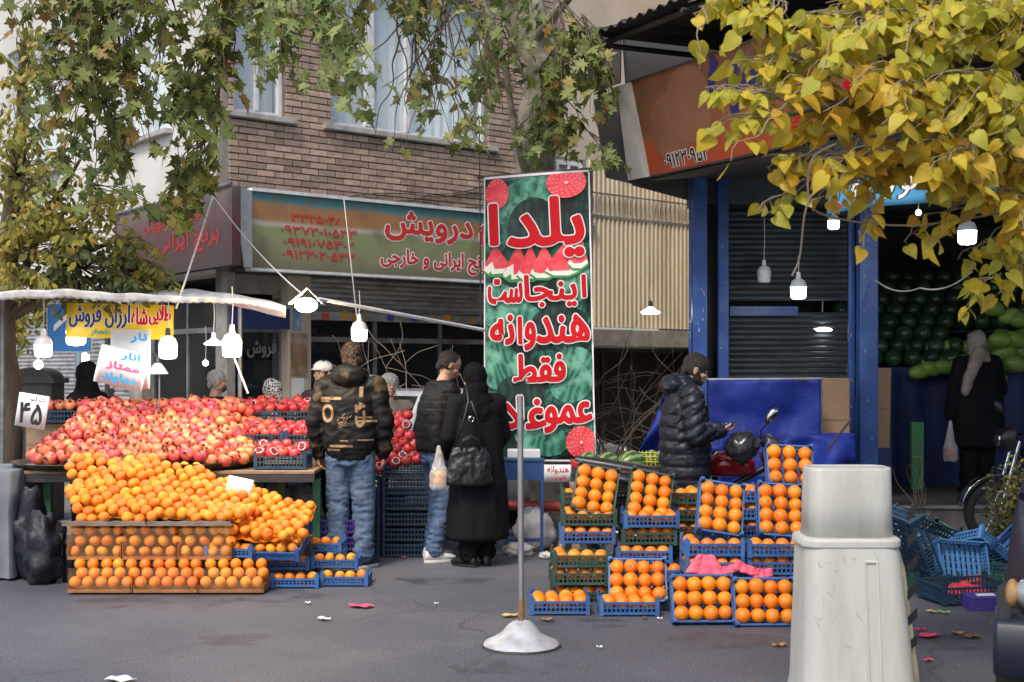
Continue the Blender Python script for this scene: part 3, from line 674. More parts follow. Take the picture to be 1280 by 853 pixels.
KB = ('fruit_crate', 'crate_blue', CW, CD, CH); KG = ('fruit_crate', 'crate_green', CW, CD, CH); KD = ('fruit_crate', 'crate_dark', .40, .30, .125)
KP = ('fruit_crate', 'crate_purple', .40, .3, .13); KBW = ('fruit_crate', 'crate_dark', .52, .36, .13); KL = ('fruit_crate', 'crate_paleblue', .38, .28, .11)
KBT = ('fruit_crate', 'crate_blue', .30, .37, .105); KGT = ('fruit_crate', 'crate_green', .30, .37, .105)
KM = ('fruit_crate', 'crate_blue', .34, .28, .085)
def local_pts(o, pts):
    m = o.matrix_basis.copy(); return [m @ Vector(p) for p in pts]

def fruit_mesh(name, r, mats, squash=.92, calyx=True, bumpy=.02, seed=0, nu=14, nv=10):
    b = MB(); q = random.Random(seed); b.ball((0, 0, 0), (r, r, r * squash), nu, nv)
    for i, (x, y, z) in enumerate(b.v):
        n = 1 + bumpy * noise.noise(Vector((x, y, z)) * (2.2 / r) + Vector((seed, 0, 0))); rr = math.hypot(x, y) / r
        dz = -.12 * r * math.exp(-(rr / .22) ** 2) if z > 0 else 0
        b.v[i] = (x * n, y * n, z * n + dz)
    if calyx:
        b.lathe([(0, r * squash * .885), (r * .10, r * squash * .90), (r * .12, r * squash * .86)], 6, 1)
    me = b.mesh(name, 180)
    for m in mats: me.materials.append(MATS[m])
    return me
ORANGES = [fruit_mesh('orange', .0455, ['orange_peel', 'calyx'], .96, seed=i) for i in range(3)]
MANDS = [fruit_mesh('mandarin', .0415, ['mandarin_peel', 'calyx'], .82, bumpy=.05, seed=10 + i) for i in range(4)]
def pom_mesh(r, skin, seed):
    b = MB(); b.ball((0, 0, 0), (r, r, r * .93), 14, 10); q = random.Random(seed)
    for i, (x, y, z) in enumerate(b.v):
        a = math.atan2(y, x); n = 1 + .035 * math.cos(5 * a + seed) * (1 - abs(z) / r) + .02 * noise.noise(Vector((x, y, z)) * 30 + Vector((seed, 0, 0)))
        b.v[i] = (x * n, y * n, z * n)
    h = r * .93; k = 12; vs = []; 
    for j in range(k):
        t = 2 * math.pi * j / k; vs.append((r * .24 * math.cos(t), r * .24 * math.sin(t), h * .93))
    for j in range(k):
        t = 2 * math.pi * j / k; vs.append((r * .19 * math.cos(t), r * .19 * math.sin(t), h * 1.08))
    for j in range(k):
        t = 2 * math.pi * j / k; s_ = 1.32 if j % 2 == 0 else 1.14; vs.append((r * .30 * math.cos(t), r * .30 * math.sin(t), h * s_))
    b.add(vs, [(i * k + j, i * k + (j + 1) % k, (i + 1) * k + (j + 1) % k, (i + 1) * k + j) for i in (0, 1) for j in range(k)], 1)
    b.add([(r * .185 * math.cos(2 * math.pi * j / k), r * .185 * math.sin(2 * math.pi * j / k), h * 1.09) for j in range(k)], [tuple(range(k))], 2)
    me = b.mesh('pomegranate', 180)
    for m in (skin, 'pomegranate_crown', 'pomegranate_core'): me.materials.append(MATS[m])
    return me
POMS = [pom_mesh(.047 + .003 * (i % 3), 'pomegranate_skin', i) for i in range(4)]
REDS = [pom_mesh(.046 + .003 * (i % 2), 'pomegranate_red', 20 + i) for i in range(3)]
def cut_pom(seed):       # a pomegranate with its top sliced off to show the seeds
    r = .048; b = MB(); prof = [(0.001, -r * .93)] + [(r * math.cos(a), r * .93 * math.sin(a)) for a in [R(-70 + 13 * i) for i in range(10)]]
    b.lathe(prof, 14); zt_ = prof[-1][1]; rt = prof[-1][0]
    b.lathe([(rt, zt_), (rt * .86, zt_ + .002), (rt * .84, zt_ - .004), (.001, zt_ - .002)], 14, 1)
    for i in range(16):
        t = i * 2.4; q = rt * .78 * math.sqrt((i + .5) / 16); b.ball((q * math.cos(t), q * math.sin(t), zt_ + .0), .0062, 6, 4, 2)
    me = b.mesh('pomegranate', 180)
    for m in ('pomegranate_red', 'foam_net', 'seeds'): me.materials.append(MATS[m])
    return me
CUTS = [cut_pom(i) for i in range(2)]
COUNT = {'orange': 0, 'mandarin': 0, 'pomegranate': 0}
def fruit(kind, meshes, p, label, group, aim=None, s=1.0):
    COUNT[kind] += 1
    o = bpy.data.objects.new(kind, rnd.choice(meshes)); COL.objects.link(o); o.location = p
    if aim is None: o.rotation_euler = (rnd.uniform(-1.4, 1.4), rnd.uniform(-1.4, 1.4), rnd.uniform(0, 6.3))
    else:
        v = (Vector(aim) + Vector((rnd.uniform(-.7, .7), rnd.uniform(-.7, .7), rnd.uniform(-.7, .7)))).normalized(); o.rotation_euler = v.to_track_quat('Z', 'Y').to_euler()
    k = s * rnd.uniform(.94, 1.05); o.scale = (k, k, k)
    return tag(o, label, kind, group)

ORD = ['leftmost', 'second from left', 'third from left', 'rightmost']
def pos_label(kind, i, j, cols, rows, where, rows_only):
    col = ['leftmost', 'middle', 'rightmost'][i] if cols == 3 else ORD[i]
    row = 'front row' if rows_only is not None and j == 0 else ['bottom row', 'second row up', 'third row up', 'top row'][j] if rows == 4 else ['bottom row', 'middle row', 'top row'][j]
    if rows_only is not None and j: row = ['', 'middle row', 'back row'][j]
    return '%s, %s, %s, %s' % (kind, row, col, where)
def fill_crate(c, W, D, label, group, cols=4, rows=3, zc=.068, r=.043, rows_only=None, kind='orange', meshes=None, heap=False, left=False, right=False, skip=()):
    meshes = meshes or ORANGES
    for j in range(rows):
        for i in range(cols):
            if rows_only is not None and j not in rows_only and not (right and i == cols - 1) and not (left and i == 0): continue
            if (i, j) in skip: continue
            x = -W / 2 + .03 + r * .55 + (W - .06 - r * 1.1) * (i / (cols - 1) if cols > 1 else .5)
            y = .032 + r * .6 + (D - .064 - r * 1.2) * (j / (rows - 1) if rows > 1 else .5)
            p = local_pts(c, [(x + rnd.uniform(-.004, .004), y + rnd.uniform(-.004, .004), zc + rnd.uniform(-.005, .006))])[0]
            fruit(kind, meshes, p, pos_label(kind, i, j, cols, rows, label, rows_only), group, s=r / .0435 * (1.07 if rows_only is None and kind == 'orange' else 1.0))
def flat(px, py, Y, k, what, frontrows=(0,), yaw=0.0, cols=4, rows=3, kind='orange', right=False, left=False, where='', z=None):
    W, D = k[2], k[3]; p = at(px, py, Y)
    if z is not None: p.z = z
    c = crate(k, p.x, p.y, p.z, what, None, yaw=yaw)
    fill_crate(c, W, D, where, '%ss in the %s' % (kind, where), cols, rows, rows_only=frontrows, right=right, left=left, zc=.072, kind=kind, meshes=MANDS if kind == 'mandarin' else None, r=.0435 if kind == 'orange' else .040)
    return c
def tilted(px, py, Y, k, what, where, tilt, yaw=0, roll=0, cols=4, rows=3, skip=()):
    p = at(px, py, Y); c = crate(k, p.x, p.y, p.z, what, None, yaw=yaw, tilt=R(tilt), roll=R(roll))
    fill_crate(c, k[2], k[3], where, 'oranges in the %s' % where, cols, rows, zc=.075, skip=skip)
    return c

# ---------------- middle display of oranges (two columns of crates)
flat(700, 766, 8.05, KB, 'blue crate flat on the asphalt at the left foot of the middle orange display', (0, 1, 2), where='ground crate nearest the metal stand', z=.004, cols=4)
flat(787, 768, 8.02, KB, 'blue crate flat on the asphalt in front of the leaning crate, middle display', (0, 1), where='ground crate below the leaning crate', z=.004)
tilted(797, 757, 8.24, KB, 'blue crate leaning up steeply behind the blue ground crate of the middle display', 'leaning crate low in the middle display', 62, yaw=-.05)
for (px, py, Y, k, w, sh_) in [(727, 757, 8.48, KG, 'hidden bottom dark green crate of the left column, middle display', 'bottom crate, left column, middle display'), (725, 733, 8.46, KG, 'dark green crate second from the ground, left column of the middle display', 'second crate up, left column, middle display'),
                          (727, 711, 8.46, KG, 'dark green crate third from the ground, left column of the middle display', 'third crate up, left column, middle display')]:
    flat(px, py, Y, k, w, (0,), where=sh_, left=True, yaw=.04)
for i, (px, Y, k, w) in enumerate([(735, 8.72, KB, 'bright blue crate fourth from the ground, left column of the middle display'), (737, 8.74, KG, 'green crate just below the left tilted top crate, middle display')]):
    flat(px, 0, Y, k, w, (0,), where=['fourth', 'fifth'][i] + ' crate up, left column, middle display', left=True, z=.004 + .118 * (3.0 + i))
for i, (px, Y, k, w) in enumerate([(822, 8.55, KG, 'lowest green crate of the right column, middle display'), (820, 8.55, KB, 'second blue crate of the right column, middle display'), (806, 8.62, KB, 'blue crate behind the top edge of the leaning crate, middle display'),
                                   (812, 8.66, KG, 'green crate two below the right tilted top crate, middle display'), (815, 8.64, KB, 'blue crate just below the right tilted top crate, middle display')]):
    flat(px, 0, Y, k, w, (0,), where=['lowest', 'second', 'third', 'fourth', 'fifth'][i] + ' crate up, right column, middle display', z=.004 + .118 * i, right=True)
tilted(738, 648, 8.84, KGT, 'dark green crate tilted on top of the left column, middle display', 'tilted left top crate, middle display', 58, yaw=-.02, roll=11, cols=3, rows=4)
tilted(806, 655, 8.80, KGT, 'dark green crate tilted on top of the right column, middle display', 'tilted right top crate, middle display', 58, yaw=.02, roll=12, cols=3, rows=4)
for i in range(6):
    n_ = ['first', 'second', 'third', 'fourth', 'fifth', 'topmost'][i]
    flat(845, 0, 9.0, KG, 'dark green crate, %s from the ground in the rear stack between the displays' % n_, (0,), where='%s crate, rear stack between displays' % n_, z=.004 + .118 * i, cols=4, right=True)
for i in range(3):
    n_ = ['lowest', 'middle', 'upper'][i]
    flat(735, 0, 9.05, KG, '%s dark green crate behind the left column of the middle display' % n_, (0,), where='%s crate behind the left column' % n_, z=.004 + .118 * (i + 3))

# ---------------- right display of oranges
tilted(877, 780, 7.82, KB, 'blue crate standing almost upright on the asphalt, left one of the right display pair', 'left upright crate, right display', 72, yaw=.02)
tilted(954, 784, 7.78, KB, 'blue crate standing almost upright on the asphalt, beside the white barrier', 'upright crate beside the white barrier', 72, yaw=.02)
W4 = ['lowest', 'second', 'third', 'fourth', 'fifth', 'sixth', 'seventh']
for i in range(4):
    flat(894, 0, 8.1 + .015 * (i % 2), KB, '%s blue crate of the left column behind the upright crates' % W4[i], (0,), where='%s layer, left column, right display' % W4[i], z=.004 + .118 * i, left=True)
    flat(972, 0, 8.1 + .015 * ((i + 1) % 2), KB, '%s blue crate of the right column behind the upright crates' % W4[i], (0,), where='%s layer, right column, right display' % W4[i], z=.004 + .118 * i)
tilted(896, 673, 8.33, KBT, 'blue crate tilted towards the viewer halfway up the right display', 'tilted middle crate, left, right display', 60, roll=9, cols=3, rows=4)
tilted(974, 676, 8.33, KBT, 'blue crate tilted towards the viewer beside the white barrier top', 'tilted crate beside the barrier top', 62, roll=4, cols=3, rows=4)
for i in range(3):
    n_ = ['lower', 'middle', 'topmost'][i]
    flat(918, 0, 8.72, KB, '%s blue crate of the raised rear stack behind the tilted crate' % n_, (0,), where='%s rear crate, right display' % n_, z=.40 + .118 * i, right=True, left=True)
tilted(986, 613, 8.66, ('fruit_crate', 'crate_blue', .315, .30, .105), 'blue crate tilted at the very top of the right display', 'topmost crate, right display', 62, roll=3, cols=3, rows=3)
# supports under the raised parts so nothing hangs in the air
for i in range(3): crate(KG, gx(918, 8.74), 8.74, .004 + .118 * i, 'empty green crate, %s in the hidden base of the rear right stack' % W4[i], None)
for i in range(6): crate(KB, gx(984, 8.72), 8.72, .004 + .118 * i, 'blue crate, %s in the stack under the topmost tilted crate' % W4[i], None)

# pink foam tray sheet over the left column
mat('pink_foam', (.78, .13, .19), .7, col2=(.66, .08, .15), nscale=8, bump=.2)
def sheet(name, label, cat, pts, Y, m, sag=.01, nu=14, nv=8, cup=.012):
    o = thing(name, label, cat, at(pts[0][0], pts[0][1], Y))
    a, b_, c_, d_ = [at(p[0], p[1], Y + (p[2] if len(p) > 2 else 0)) for p in pts]
    def f(u, v):
        p = a.lerp(b_, u).lerp(d_.lerp(c_, u), v)
        p += Vector((0, -1, .6)) * (cup * abs(math.sin(u * 3 * math.pi) * math.sin(v * 3 * math.pi)) + sag * noise.noise(Vector((u * 3, v * 3, 5))))
        return p
    q = MB(); q.grid(f, nu * 2, nv * 2); q.build('sheet', m, o, smooth=60, solid=.003, world=True); return o
sheet('foam_tray', 'pink moulded foam tray sheet draped over the oranges left of the scraps', 'tray', [(856, 716), (912, 724), (893, 694, .08), (872, 693, .08)], 8.02, MATS['pink_foam'])
for i, pp in enumerate([[(893, 722), (925, 714), (922, 704, .05), (895, 710, .05)], [(915, 712), (946, 722), (945, 710, .05), (921, 700, .05)], [(940, 724), (966, 722), (966, 711, .04), (945, 711, .04)]]):
    sheet('foam_scrap', ['torn pink foam scrap nearest the pink tray', 'middle torn pink foam scrap on the crate rims', 'torn pink foam scrap nearest the white barrier'][i], 'foam scrap', pp, 8.02, MATS['pink_foam'], nu=8, nv=5)

# ---------------- stack of dark blue crates with pomegranates behind the two men
nm = ['lowest', 'second', 'third', 'fourth', 'fifth', 'sixth']
for i in range(5):
    crate(KD, gx(508, 10.55), 10.55, .002 + .128 * i, '%s dark blue crate, stack right of the standing man' % nm[i], None)
    crate(KD, gx(445, 10.6), 10.6, .002 + .128 * i, '%s dark blue crate, stack hidden behind the standing man' % nm[i], None)
for k, (px, Y, z) in enumerate([(450, 10.6, .642), (508, 10.62, .642)]):
    crate(KD, gx(px, Y), Y, z, 'dark blue crate of pomegranates on top of the %s stack by the standing man' % ['left', 'right'][k], None)
def mound(fn, rx, ry, r, kind, meshes, label, group, x0, x1, y0, y1, limit=999, aim=(0, -.8, .7), jit=.16, keep=None, s=1.0, jz=.012):
    """A layer of fruit in a loose hexagonal packing over the surface z = fn(x, y)."""
    n = 0; row = 0; y = y0; d = 2 * r * .97
    while y <= y1:
        x = x0 + (row % 2) * d / 2
        while x <= x1:
            xx, yy = x + rnd.uniform(-jit, jit) * r, y + rnd.uniform(-jit, jit) * r
            z = fn(xx, yy)
            if z is not None and n < limit:
                if x1 - x0 > .6:
                    zu = min(4, int(5 * (xx - x0) / (x1 - x0))); zv = min(2, max(0, int(3 * (yy - y0) / (y1 - y0))))
                    zn = ['low front', 'middle', 'top'][zv] + ', ' + ['far left', 'left', 'centre', 'right', 'far right'][zu]
                    fruit(kind, meshes(xx, yy) if callable(meshes) else meshes, (xx, yy, z + rnd.uniform(-jz, jz)), label + ', ' + zn, group + ', ' + zn, aim=aim, s=s); n += 1; x += d; continue
                fruit(kind, meshes(xx, yy) if callable(meshes) else meshes, (xx, yy, z + rnd.uniform(-jz, jz)), label, group, aim=aim, s=s); n += 1
            x += d
        g = (fn(x0 * .5 + x1 * .5, y + .03) or 0) - (fn(x0 * .5 + x1 * .5, y) or 0); sl = math.hypot(.03, g) / .03
        y += d * .87 / max(sl, 1); row += 1
    return n
redmix = lambda x, y: CUTS if rnd.random() < .12 else REDS
def cratefill(x0, x1, y0, y1, z0, slope, label, group):
    mound(lambda x, y: z0 + (y - y0) * slope if x0 <= x <= x1 and y0 <= y <= y1 else None, 0, 0, .047, 'pomegranate', redmix, label, group, x0, x1, y0, y1, jz=.02)
xc = gx(500, 10.55)
cratefill(xc - .27, xc + .19, 10.58, 10.95, .74, .75, 'red pomegranate in the crates just left of the jacketed shopper', 'pomegranates in the crates between the two men')
cratefill(xc - .30, xc + .02, 10.95, 11.2, 1.03, .5, 'red pomegranate at the back of the crates between the two men', 'pomegranates at the back between the two men')

# ---------------- pomegranate stall at the left
stall = thing('fruit_stall', 'long trestle stall with green legs carrying the pomegranate heap', 'stall', (gx(210, 10.2), 10.2, 0))
SX = gx(210, 10.2)
mat('green_paint', (.03, .17, .06), .5, col2=(.02, .11, .045), nscale=4, grime=(.1, .09, .05), gscale=5)
q = MB(); q.span(-1.25, 1.25, -.55, .85, .76, .785); q.build('table_board', MATS['wood'], stall, bevel=.004)
q = MB(); q.span(-1.25, 1.25, -.555, -.5, .70, .758); q.build('apron_rail', MATS['black_metal'], stall)
for px, Y in [(325, 9.9), (352, 9.95), (396, 9.95), (60, 9.8), (110, 9.9), (396, 10.9), (110, 10.9), (325, 10.9)]:
    q = MB(); x = gx(px, Y) - SX; q.span(x - .03, x + .03, Y - 10.2 - .03, Y - 10.2 + .03, 0, .70); q.build('leg', MATS['green_paint'], stall, bevel=.004)
mat('tray_metal', (.22, .19, .15), .35, metal=.7, col2=(.1, .08, .06), nscale=5)
for k, px in enumerate([100, 168, 240]):
    t_ = tag(thing('t', '', ''), ['leftmost wide round metal tray under the pomegranate heap', 'middle wide round metal tray under the pomegranate heap', 'rightmost wide round metal tray under the pomegranate heap'][k], 'tray'); t_.name = 'metal_tray'
    t_.location = (gx(px, 10.05), 10.05 - .01 * k, .787 + .004 * k)
    q = MB(); q.lathe([(0, 0), (.44, 0), (.50, .045), (.515, .05), (.515, .044), (.44, -.004), (0, -.0035)], 40); q.build('dish', MATS['tray_metal'], t_, smooth=40)
XA, XB = gx(30, 9.75), gx(308, 9.75)
def pom_surface(x, y):
    u = (x - XA) / (XB - XA)
    if u < 0 or u > 1: return None
    yb = 9.62 + .12 * (abs(u - .5) * 2) ** 3
    v = (y - yb) / 1.0
    if v < 0 or v > 1: return None
    e = min(1, u / .16) * min(1, (1 - u) / .14)
    z = .86 + .40 * min(1, v * 1.25) * (.35 + .65 * e) + .035 * noise.noise(Vector((x * 3, y * 3, 0)))
    return z
mound(pom_surface, 0, 0, .048, 'pomegranate', POMS, 'pomegranate in the wide heap on the left stall', 'pomegranates heaped on the left stall', XA, XB, 9.62, 10.64, limit=262, jz=.016)
# a bed of fruit under the top layer
def bed(name, label, cat, fn, x0, x1, y0, y1, m, nx=40, ny=24, drop=.05, zb=None):
    q = MB(); pts = {}
    for j in range(ny + 1):
        for i in range(nx + 1):
            x = x0 + (x1 - x0) * i / nx; y = y0 + (y1 - y0) * j / ny; z = fn(x, y); 
            if z is not None and 1 < i < nx - 1 and j > 1 and fn(x - .05, y) is not None and fn(x + .05, y) is not None and fn(x, y + .05) is not None: pts[i, j] = len(q.v); q.v.append((x, y, z - drop + .02 * noise.noise(Vector((x * 22, y * 22, 0)))))
    for j in range(ny):
        for i in range(nx):
            k = [(i, j), (i + 1, j), (i + 1, j + 1), (i, j + 1)]
            if all(t in pts for t in k): q.f.append(tuple(pts[t] for t in k)); q.m.append(0)
    o = q.build(name, m, smooth=180); o['kind'] = 'stuff'; o['label'] = label; o['category'] = cat; return o
bed('fruit_bed', 'lower layer of pomegranates showing through the heap', 'fruit', pom_surface, XA, XB, 9.62, 10.7, MATS['pomegranate_red'])
# blue crates with redder pomegranates behind and right of the heap
for i, (px, Y, z, w) in enumerate([(70, 10.7, 1.10, 'leftmost blue crate behind the pomegranate heap'), (130, 10.72, 1.10, 'second blue crate behind the pomegranate heap, beneath the veiled seller'), (190, 10.7, 1.10, 'blue crate behind the pomegranate heap under the white price cards'), (247, 10.7, 1.08, 'blue crate behind the heap in front of the grey haired man'),
                          (320, 10.6, 1.10, 'upper blue crate with crowned red pomegranates left of the pier'), (378, 10.6, 1.10, 'upper blue crate with red pomegranates beside the standing man'),
                          (328, 10.12, .93, 'middle blue crate of red pomegranates right of the heap'), (382, 10.12, .93, 'middle blue crate of red pomegranates behind the standing man'),
                          (350, 9.72, .787, 'lower front blue crate right of the heap above the green legs')]):
    crate(KD, gx(px, Y), Y, z, w, None)
    nm_ = w.replace('blue crate', 'crate')
    if i < 4: mound(lambda x, y: z + .15, 0, 0, .047, 'pomegranate', POMS, 'pomegranate in the ' + nm_, 'pomegranates in the ' + nm_, gx(px, Y) - .16, gx(px, Y) + .16, Y + .04, Y + .13)
    else: mound(lambda x, y: z + .11 + .35 * (y - Y), 0, 0, .047, 'pomegranate', redmix, 'pomegranate in the ' + nm_, 'pomegranates in the ' + nm_, gx(px, Y) - .165, gx(px, Y) + .165, Y + .04, Y + .24, jz=.015)
for i, (px, Y, zt) in enumerate([(100, 10.8, 1.09), (220, 10.8, 1.07), (350, 10.62, 1.09), (355, 10.14, .92)]):
    q = MB(); q.span(gx(px, Y) - .45, gx(px, Y) + .45, Y - .02, Y + .25, .786, zt); o = q.build('plinth_box', MATS['wood'], bevel=.005)
    tag(o, ['long wooden box raising the crates behind the heap, left half', 'long wooden box raising the crates behind the heap, right half', 'tall wooden box under the upper crates by the pier', 'wooden box under the middle crates right of the heap'][i], 'box')

# ---------------- mandarins heaped on trays and crates at the left
def mand_a(x, y):
    xa, xb = gx(72, 9.2), gx(318, 9.2); u = (x - xa) / (xb - xa)
    if not 0 <= u <= 1: return None
    v = (y - 8.98) / .66
    if v < 0 or v > 1: return None
    if u < .09 + .03 * math.sin(v * 14) and v < .6: return None
    if v > .93 + .06 * math.sin(u * 23): return None
    z = .505 + .37 * min(1, v * 1.15) ** .8 * (1 if u < .42 else max(.30, 1 - (u - .42) * 1.15)) + .05 * noise.noise(Vector((x * 3.2, y * 4, 3))) * min(1, v * 3)
    return z
na = mound(mand_a, 0, 0, .042, 'mandarin', MANDS, 'mandarin in the big heap below the pomegranates', 'mandarins in the big left heap', gx(72, 9.2), gx(318, 9.2), 8.98, 9.64, limit=230, jz=.012)
bed('fruit_bed', 'lower layer of mandarins showing through the heap', 'fruit', mand_a, gx(72, 9.2), gx(318, 9.2), 8.98, 9.66, MATS['mandarin_peel'], drop=.06)
def mand_b(x, y):
    xa, xb = gx(262, 9.1), gx(396, 9.1); u = (x - xa) / (xb - xa)
    if not 0 <= u <= 1: return None
    v = (y - 8.98) / .62
    if v < 0 or v > 1: return None
    if v < .5 and u > .92: return None
    return .37 + .30 * v * (1 - .35 * max(0, u - .45)) + .02 * noise.noise(Vector((x * 4, y * 4, 9))) + (.02 if u < .4 else 0)
nb_ = mound(mand_b, 0, 0, .042, 'mandarin', MANDS, 'mandarin in the small heap by the blank card', 'mandarins in the heap by the white card', gx(272, 9.1), gx(386, 9.1), 8.98, 9.6, limit=62)
bed('fruit_bed', 'lower layer of mandarins in the smaller heap', 'fruit', mand_b, gx(262, 9.1), gx(390, 9.1), 8.98, 9.6, MATS['mandarin_peel'], drop=.06)
mat('cream_card', (.36, .31, .26), .8, col2=(.26, .2, .15), nscale=6)
mst = thing('display_bench', 'low stepped bench hidden under the mandarin heaps', 'bench', (gx(200, 9.2), 9.2, 0))
q = MB(); q.span(gx(90, 9.2) - mst.location.x, gx(300, 9.2) - mst.location.x, -.10, .48, .40, .455); q.build('upper_board', MATS['wood'], mst)
q = MB(); q.span(gx(275, 9.2) - mst.location.x, gx(380, 9.2) - mst.location.x, -.10, .42, .27, .31); q.build('lower_board', MATS['wood'], mst)
for x in (-.75, .55, 1.05):
    for y in (.1, .42): 
        q = MB(); q.span(x - .02, x + .02, y - .02, y + .02, 0, .36 if x < 1 else .27); q.build('leg', MATS['black_metal'], mst)
for k, (a_, b_, y_, z_, w) in enumerate([(80, 186, 9.0, .46, 'left pale tray rim under the front of the mandarin heap'), (186, 292, 9.0, .46, 'right pale tray rim under the front of the mandarin heap'), ]):
    o = thing('cardboard_tray', w, 'tray', (gx((a_ + b_) / 2, y_), y_, z_)); hw = (gx(b_, y_) - gx(a_, y_)) / 2 - .005
    q = MB(); q.span(-hw, hw, -.06, .55, -.003, .0); q.build('base', MATS['cream_card'], o)
    q = MB(); q.grid(lambda u, v: (-hw + 2 * hw * u, -.06 - .012 * v + .004 * math.sin(u * 20), .03 * v + .004 * math.sin(u * 31)), 20, 1); q.build('rim', MATS['cream_card'], o, solid=.003)
# lower tiers: three cartons of mandarins behind a cellophane front, two rows
mat('carton', (.30, .11, .035), .6, col2=(.40, .17, .05), nscale=7, grime=(.18, .06, .02), gscale=6)
mat('cellophane', (.85, .5, .25), .10, alpha=.12, spec=.5, bump=1.0, bscale=12)
tier = ['upper', 'lower']
for r_, (yb, z0, xs) in enumerate([(8.95, .22, (83, 290)), (8.80, .015, (83, 330))]):
    n = 3; 
    for i in range(n):
        xa = gx(xs[0], yb) + (gx(xs[1], yb) - gx(xs[0], yb)) * i / n + .004; xb = gx(xs[0], yb) + (gx(xs[1], yb) - gx(xs[0], yb)) * (i + 1) / n - .004
        wn = '%s carton, %s tier, below the mandarin heap' % (['leftmost', 'central', 'rightmost'][i], tier[r_])
        o = thing('carton', wn, 'carton', ((xa + xb) / 2, yb, z0)); hw = (xb - xa) / 2; hh = .12 if r_ == 0 else .05
        q = MB(); q.span(-hw, hw, 0, .4, 0, .01); q.span(-hw, hw, .39, .4, .01, hh); q.span(-hw, -hw + .004, 0, .39, .01, hh); q.span(hw - .004, hw, 0, .39, .01, hh); q.build('carton_box', MATS['carton'], o)
        q = MB(); q.span(-hw + .008, hw - .008, -.002, .006, .0, .022); q.build('front_flap', MATS['carton'], o)
        if True: q = MB(); q.grid(lambda u, v: (-hw + .01 + 2 * (hw - .01) * u, -.012 + .006 * math.sin(u * 17 + v * 9), .02 + (.20 if r_ == 0 else .15) * v), 16, 8); q.build('cellophane_wrap', MATS['cellophane'], o, smooth=180)
        fd = MB() 
        nx = int((xb - xa) / .083)
        for row_ in range(3 if r_ == 0 else 3):
            for c_ in range(nx):
                x = -hw + .045 + (2 * hw - .09) * c_ / (nx - 1) + rnd.uniform(-.006, .006)
                if r_ == 0: p = (x + (row_ % 2) * .03, .05 + .02 * row_, .052 + .073 * row_)
                else: p = (x + (row_ % 2) * .03, .045 + .05 * row_, .066 + .055 * row_)
                p = Vector(p) + o.location
                if COUNT['mandarin'] < 262: fruit('mandarin', MANDS, p, 'mandarin in the ' + wn + ', ' + ['bottom', 'middle', 'top'][row_] + ' row', 'mandarins in the ' + wn.replace(' of mandarins', ''), s=.98)
                else: fd.ball(p - o.location, .04, 12, 8)
        if fd.v: fd.build('more_mandarins', MATS['mandarin_peel'], o, smooth=180, kind='stuff')
# small blue crates of mandarins at the right foot
MS = []
def mcrate(px, py, Y, w, rows=(0, 1), z=None, tilt=0, yaw=0, full=False, K=KM):
    p = at(px, py, Y); 
    if z is not None: p.z = z
    c = crate(K, p.x, p.y, p.z, w, None, tilt=R(tilt), yaw=yaw)
    for j in range(3):
        if j not in rows: continue
        for i in range(4):
            x = -K[2] / 2 + .05 + (K[2] - .1) * i / 3; y = .055 + (K[3] - .11) * j / 2
            pos = c.matrix_basis @ Vector((x + rnd.uniform(-.006, .006), y, .066 + rnd.uniform(-.004, .01)))
            fruit('mandarin', MANDS, pos, 'mandarin in the ' + w, 'mandarins in the ' + w, s=.96)
    return c
for n_, a_ in enumerate([(368, 735, 9.05, 'blue crate at the front left foot of the small crate pile', (0,)), (430, 731, 9.12, 'blue crate at the front right foot of the small crate pile', (0,)), (357, 712, 9.22, 'blue crate resting above the front left foot crate', (0,)), (418, 708, 9.3, 'blue crate resting above the front right foot crate', (0,)),
           (398, 690, 9.5, 'blue crate at the back of the small pile below the purple crates', (0,))]):
    mcrate(*a_[:4], rows=a_[4], z=[.004, .004, .10, .10, .19][n_])
mcrate(345, 697, 9.02, 'blue crate leaning forward on the small crate pile', rows=(0, 1, 2), tilt=24, yaw=-.12, z=.20)
mcrate(285, 690, 9.0, 'blue crate between the heap and the leaning crate', rows=(0,), z=.22)
for i in range(3):
    crate(KP, gx(418, 9.95), 9.95, .004 + .132 * i, '%s purple crate stacked by the left leg of the standing man' % nm[i], None)

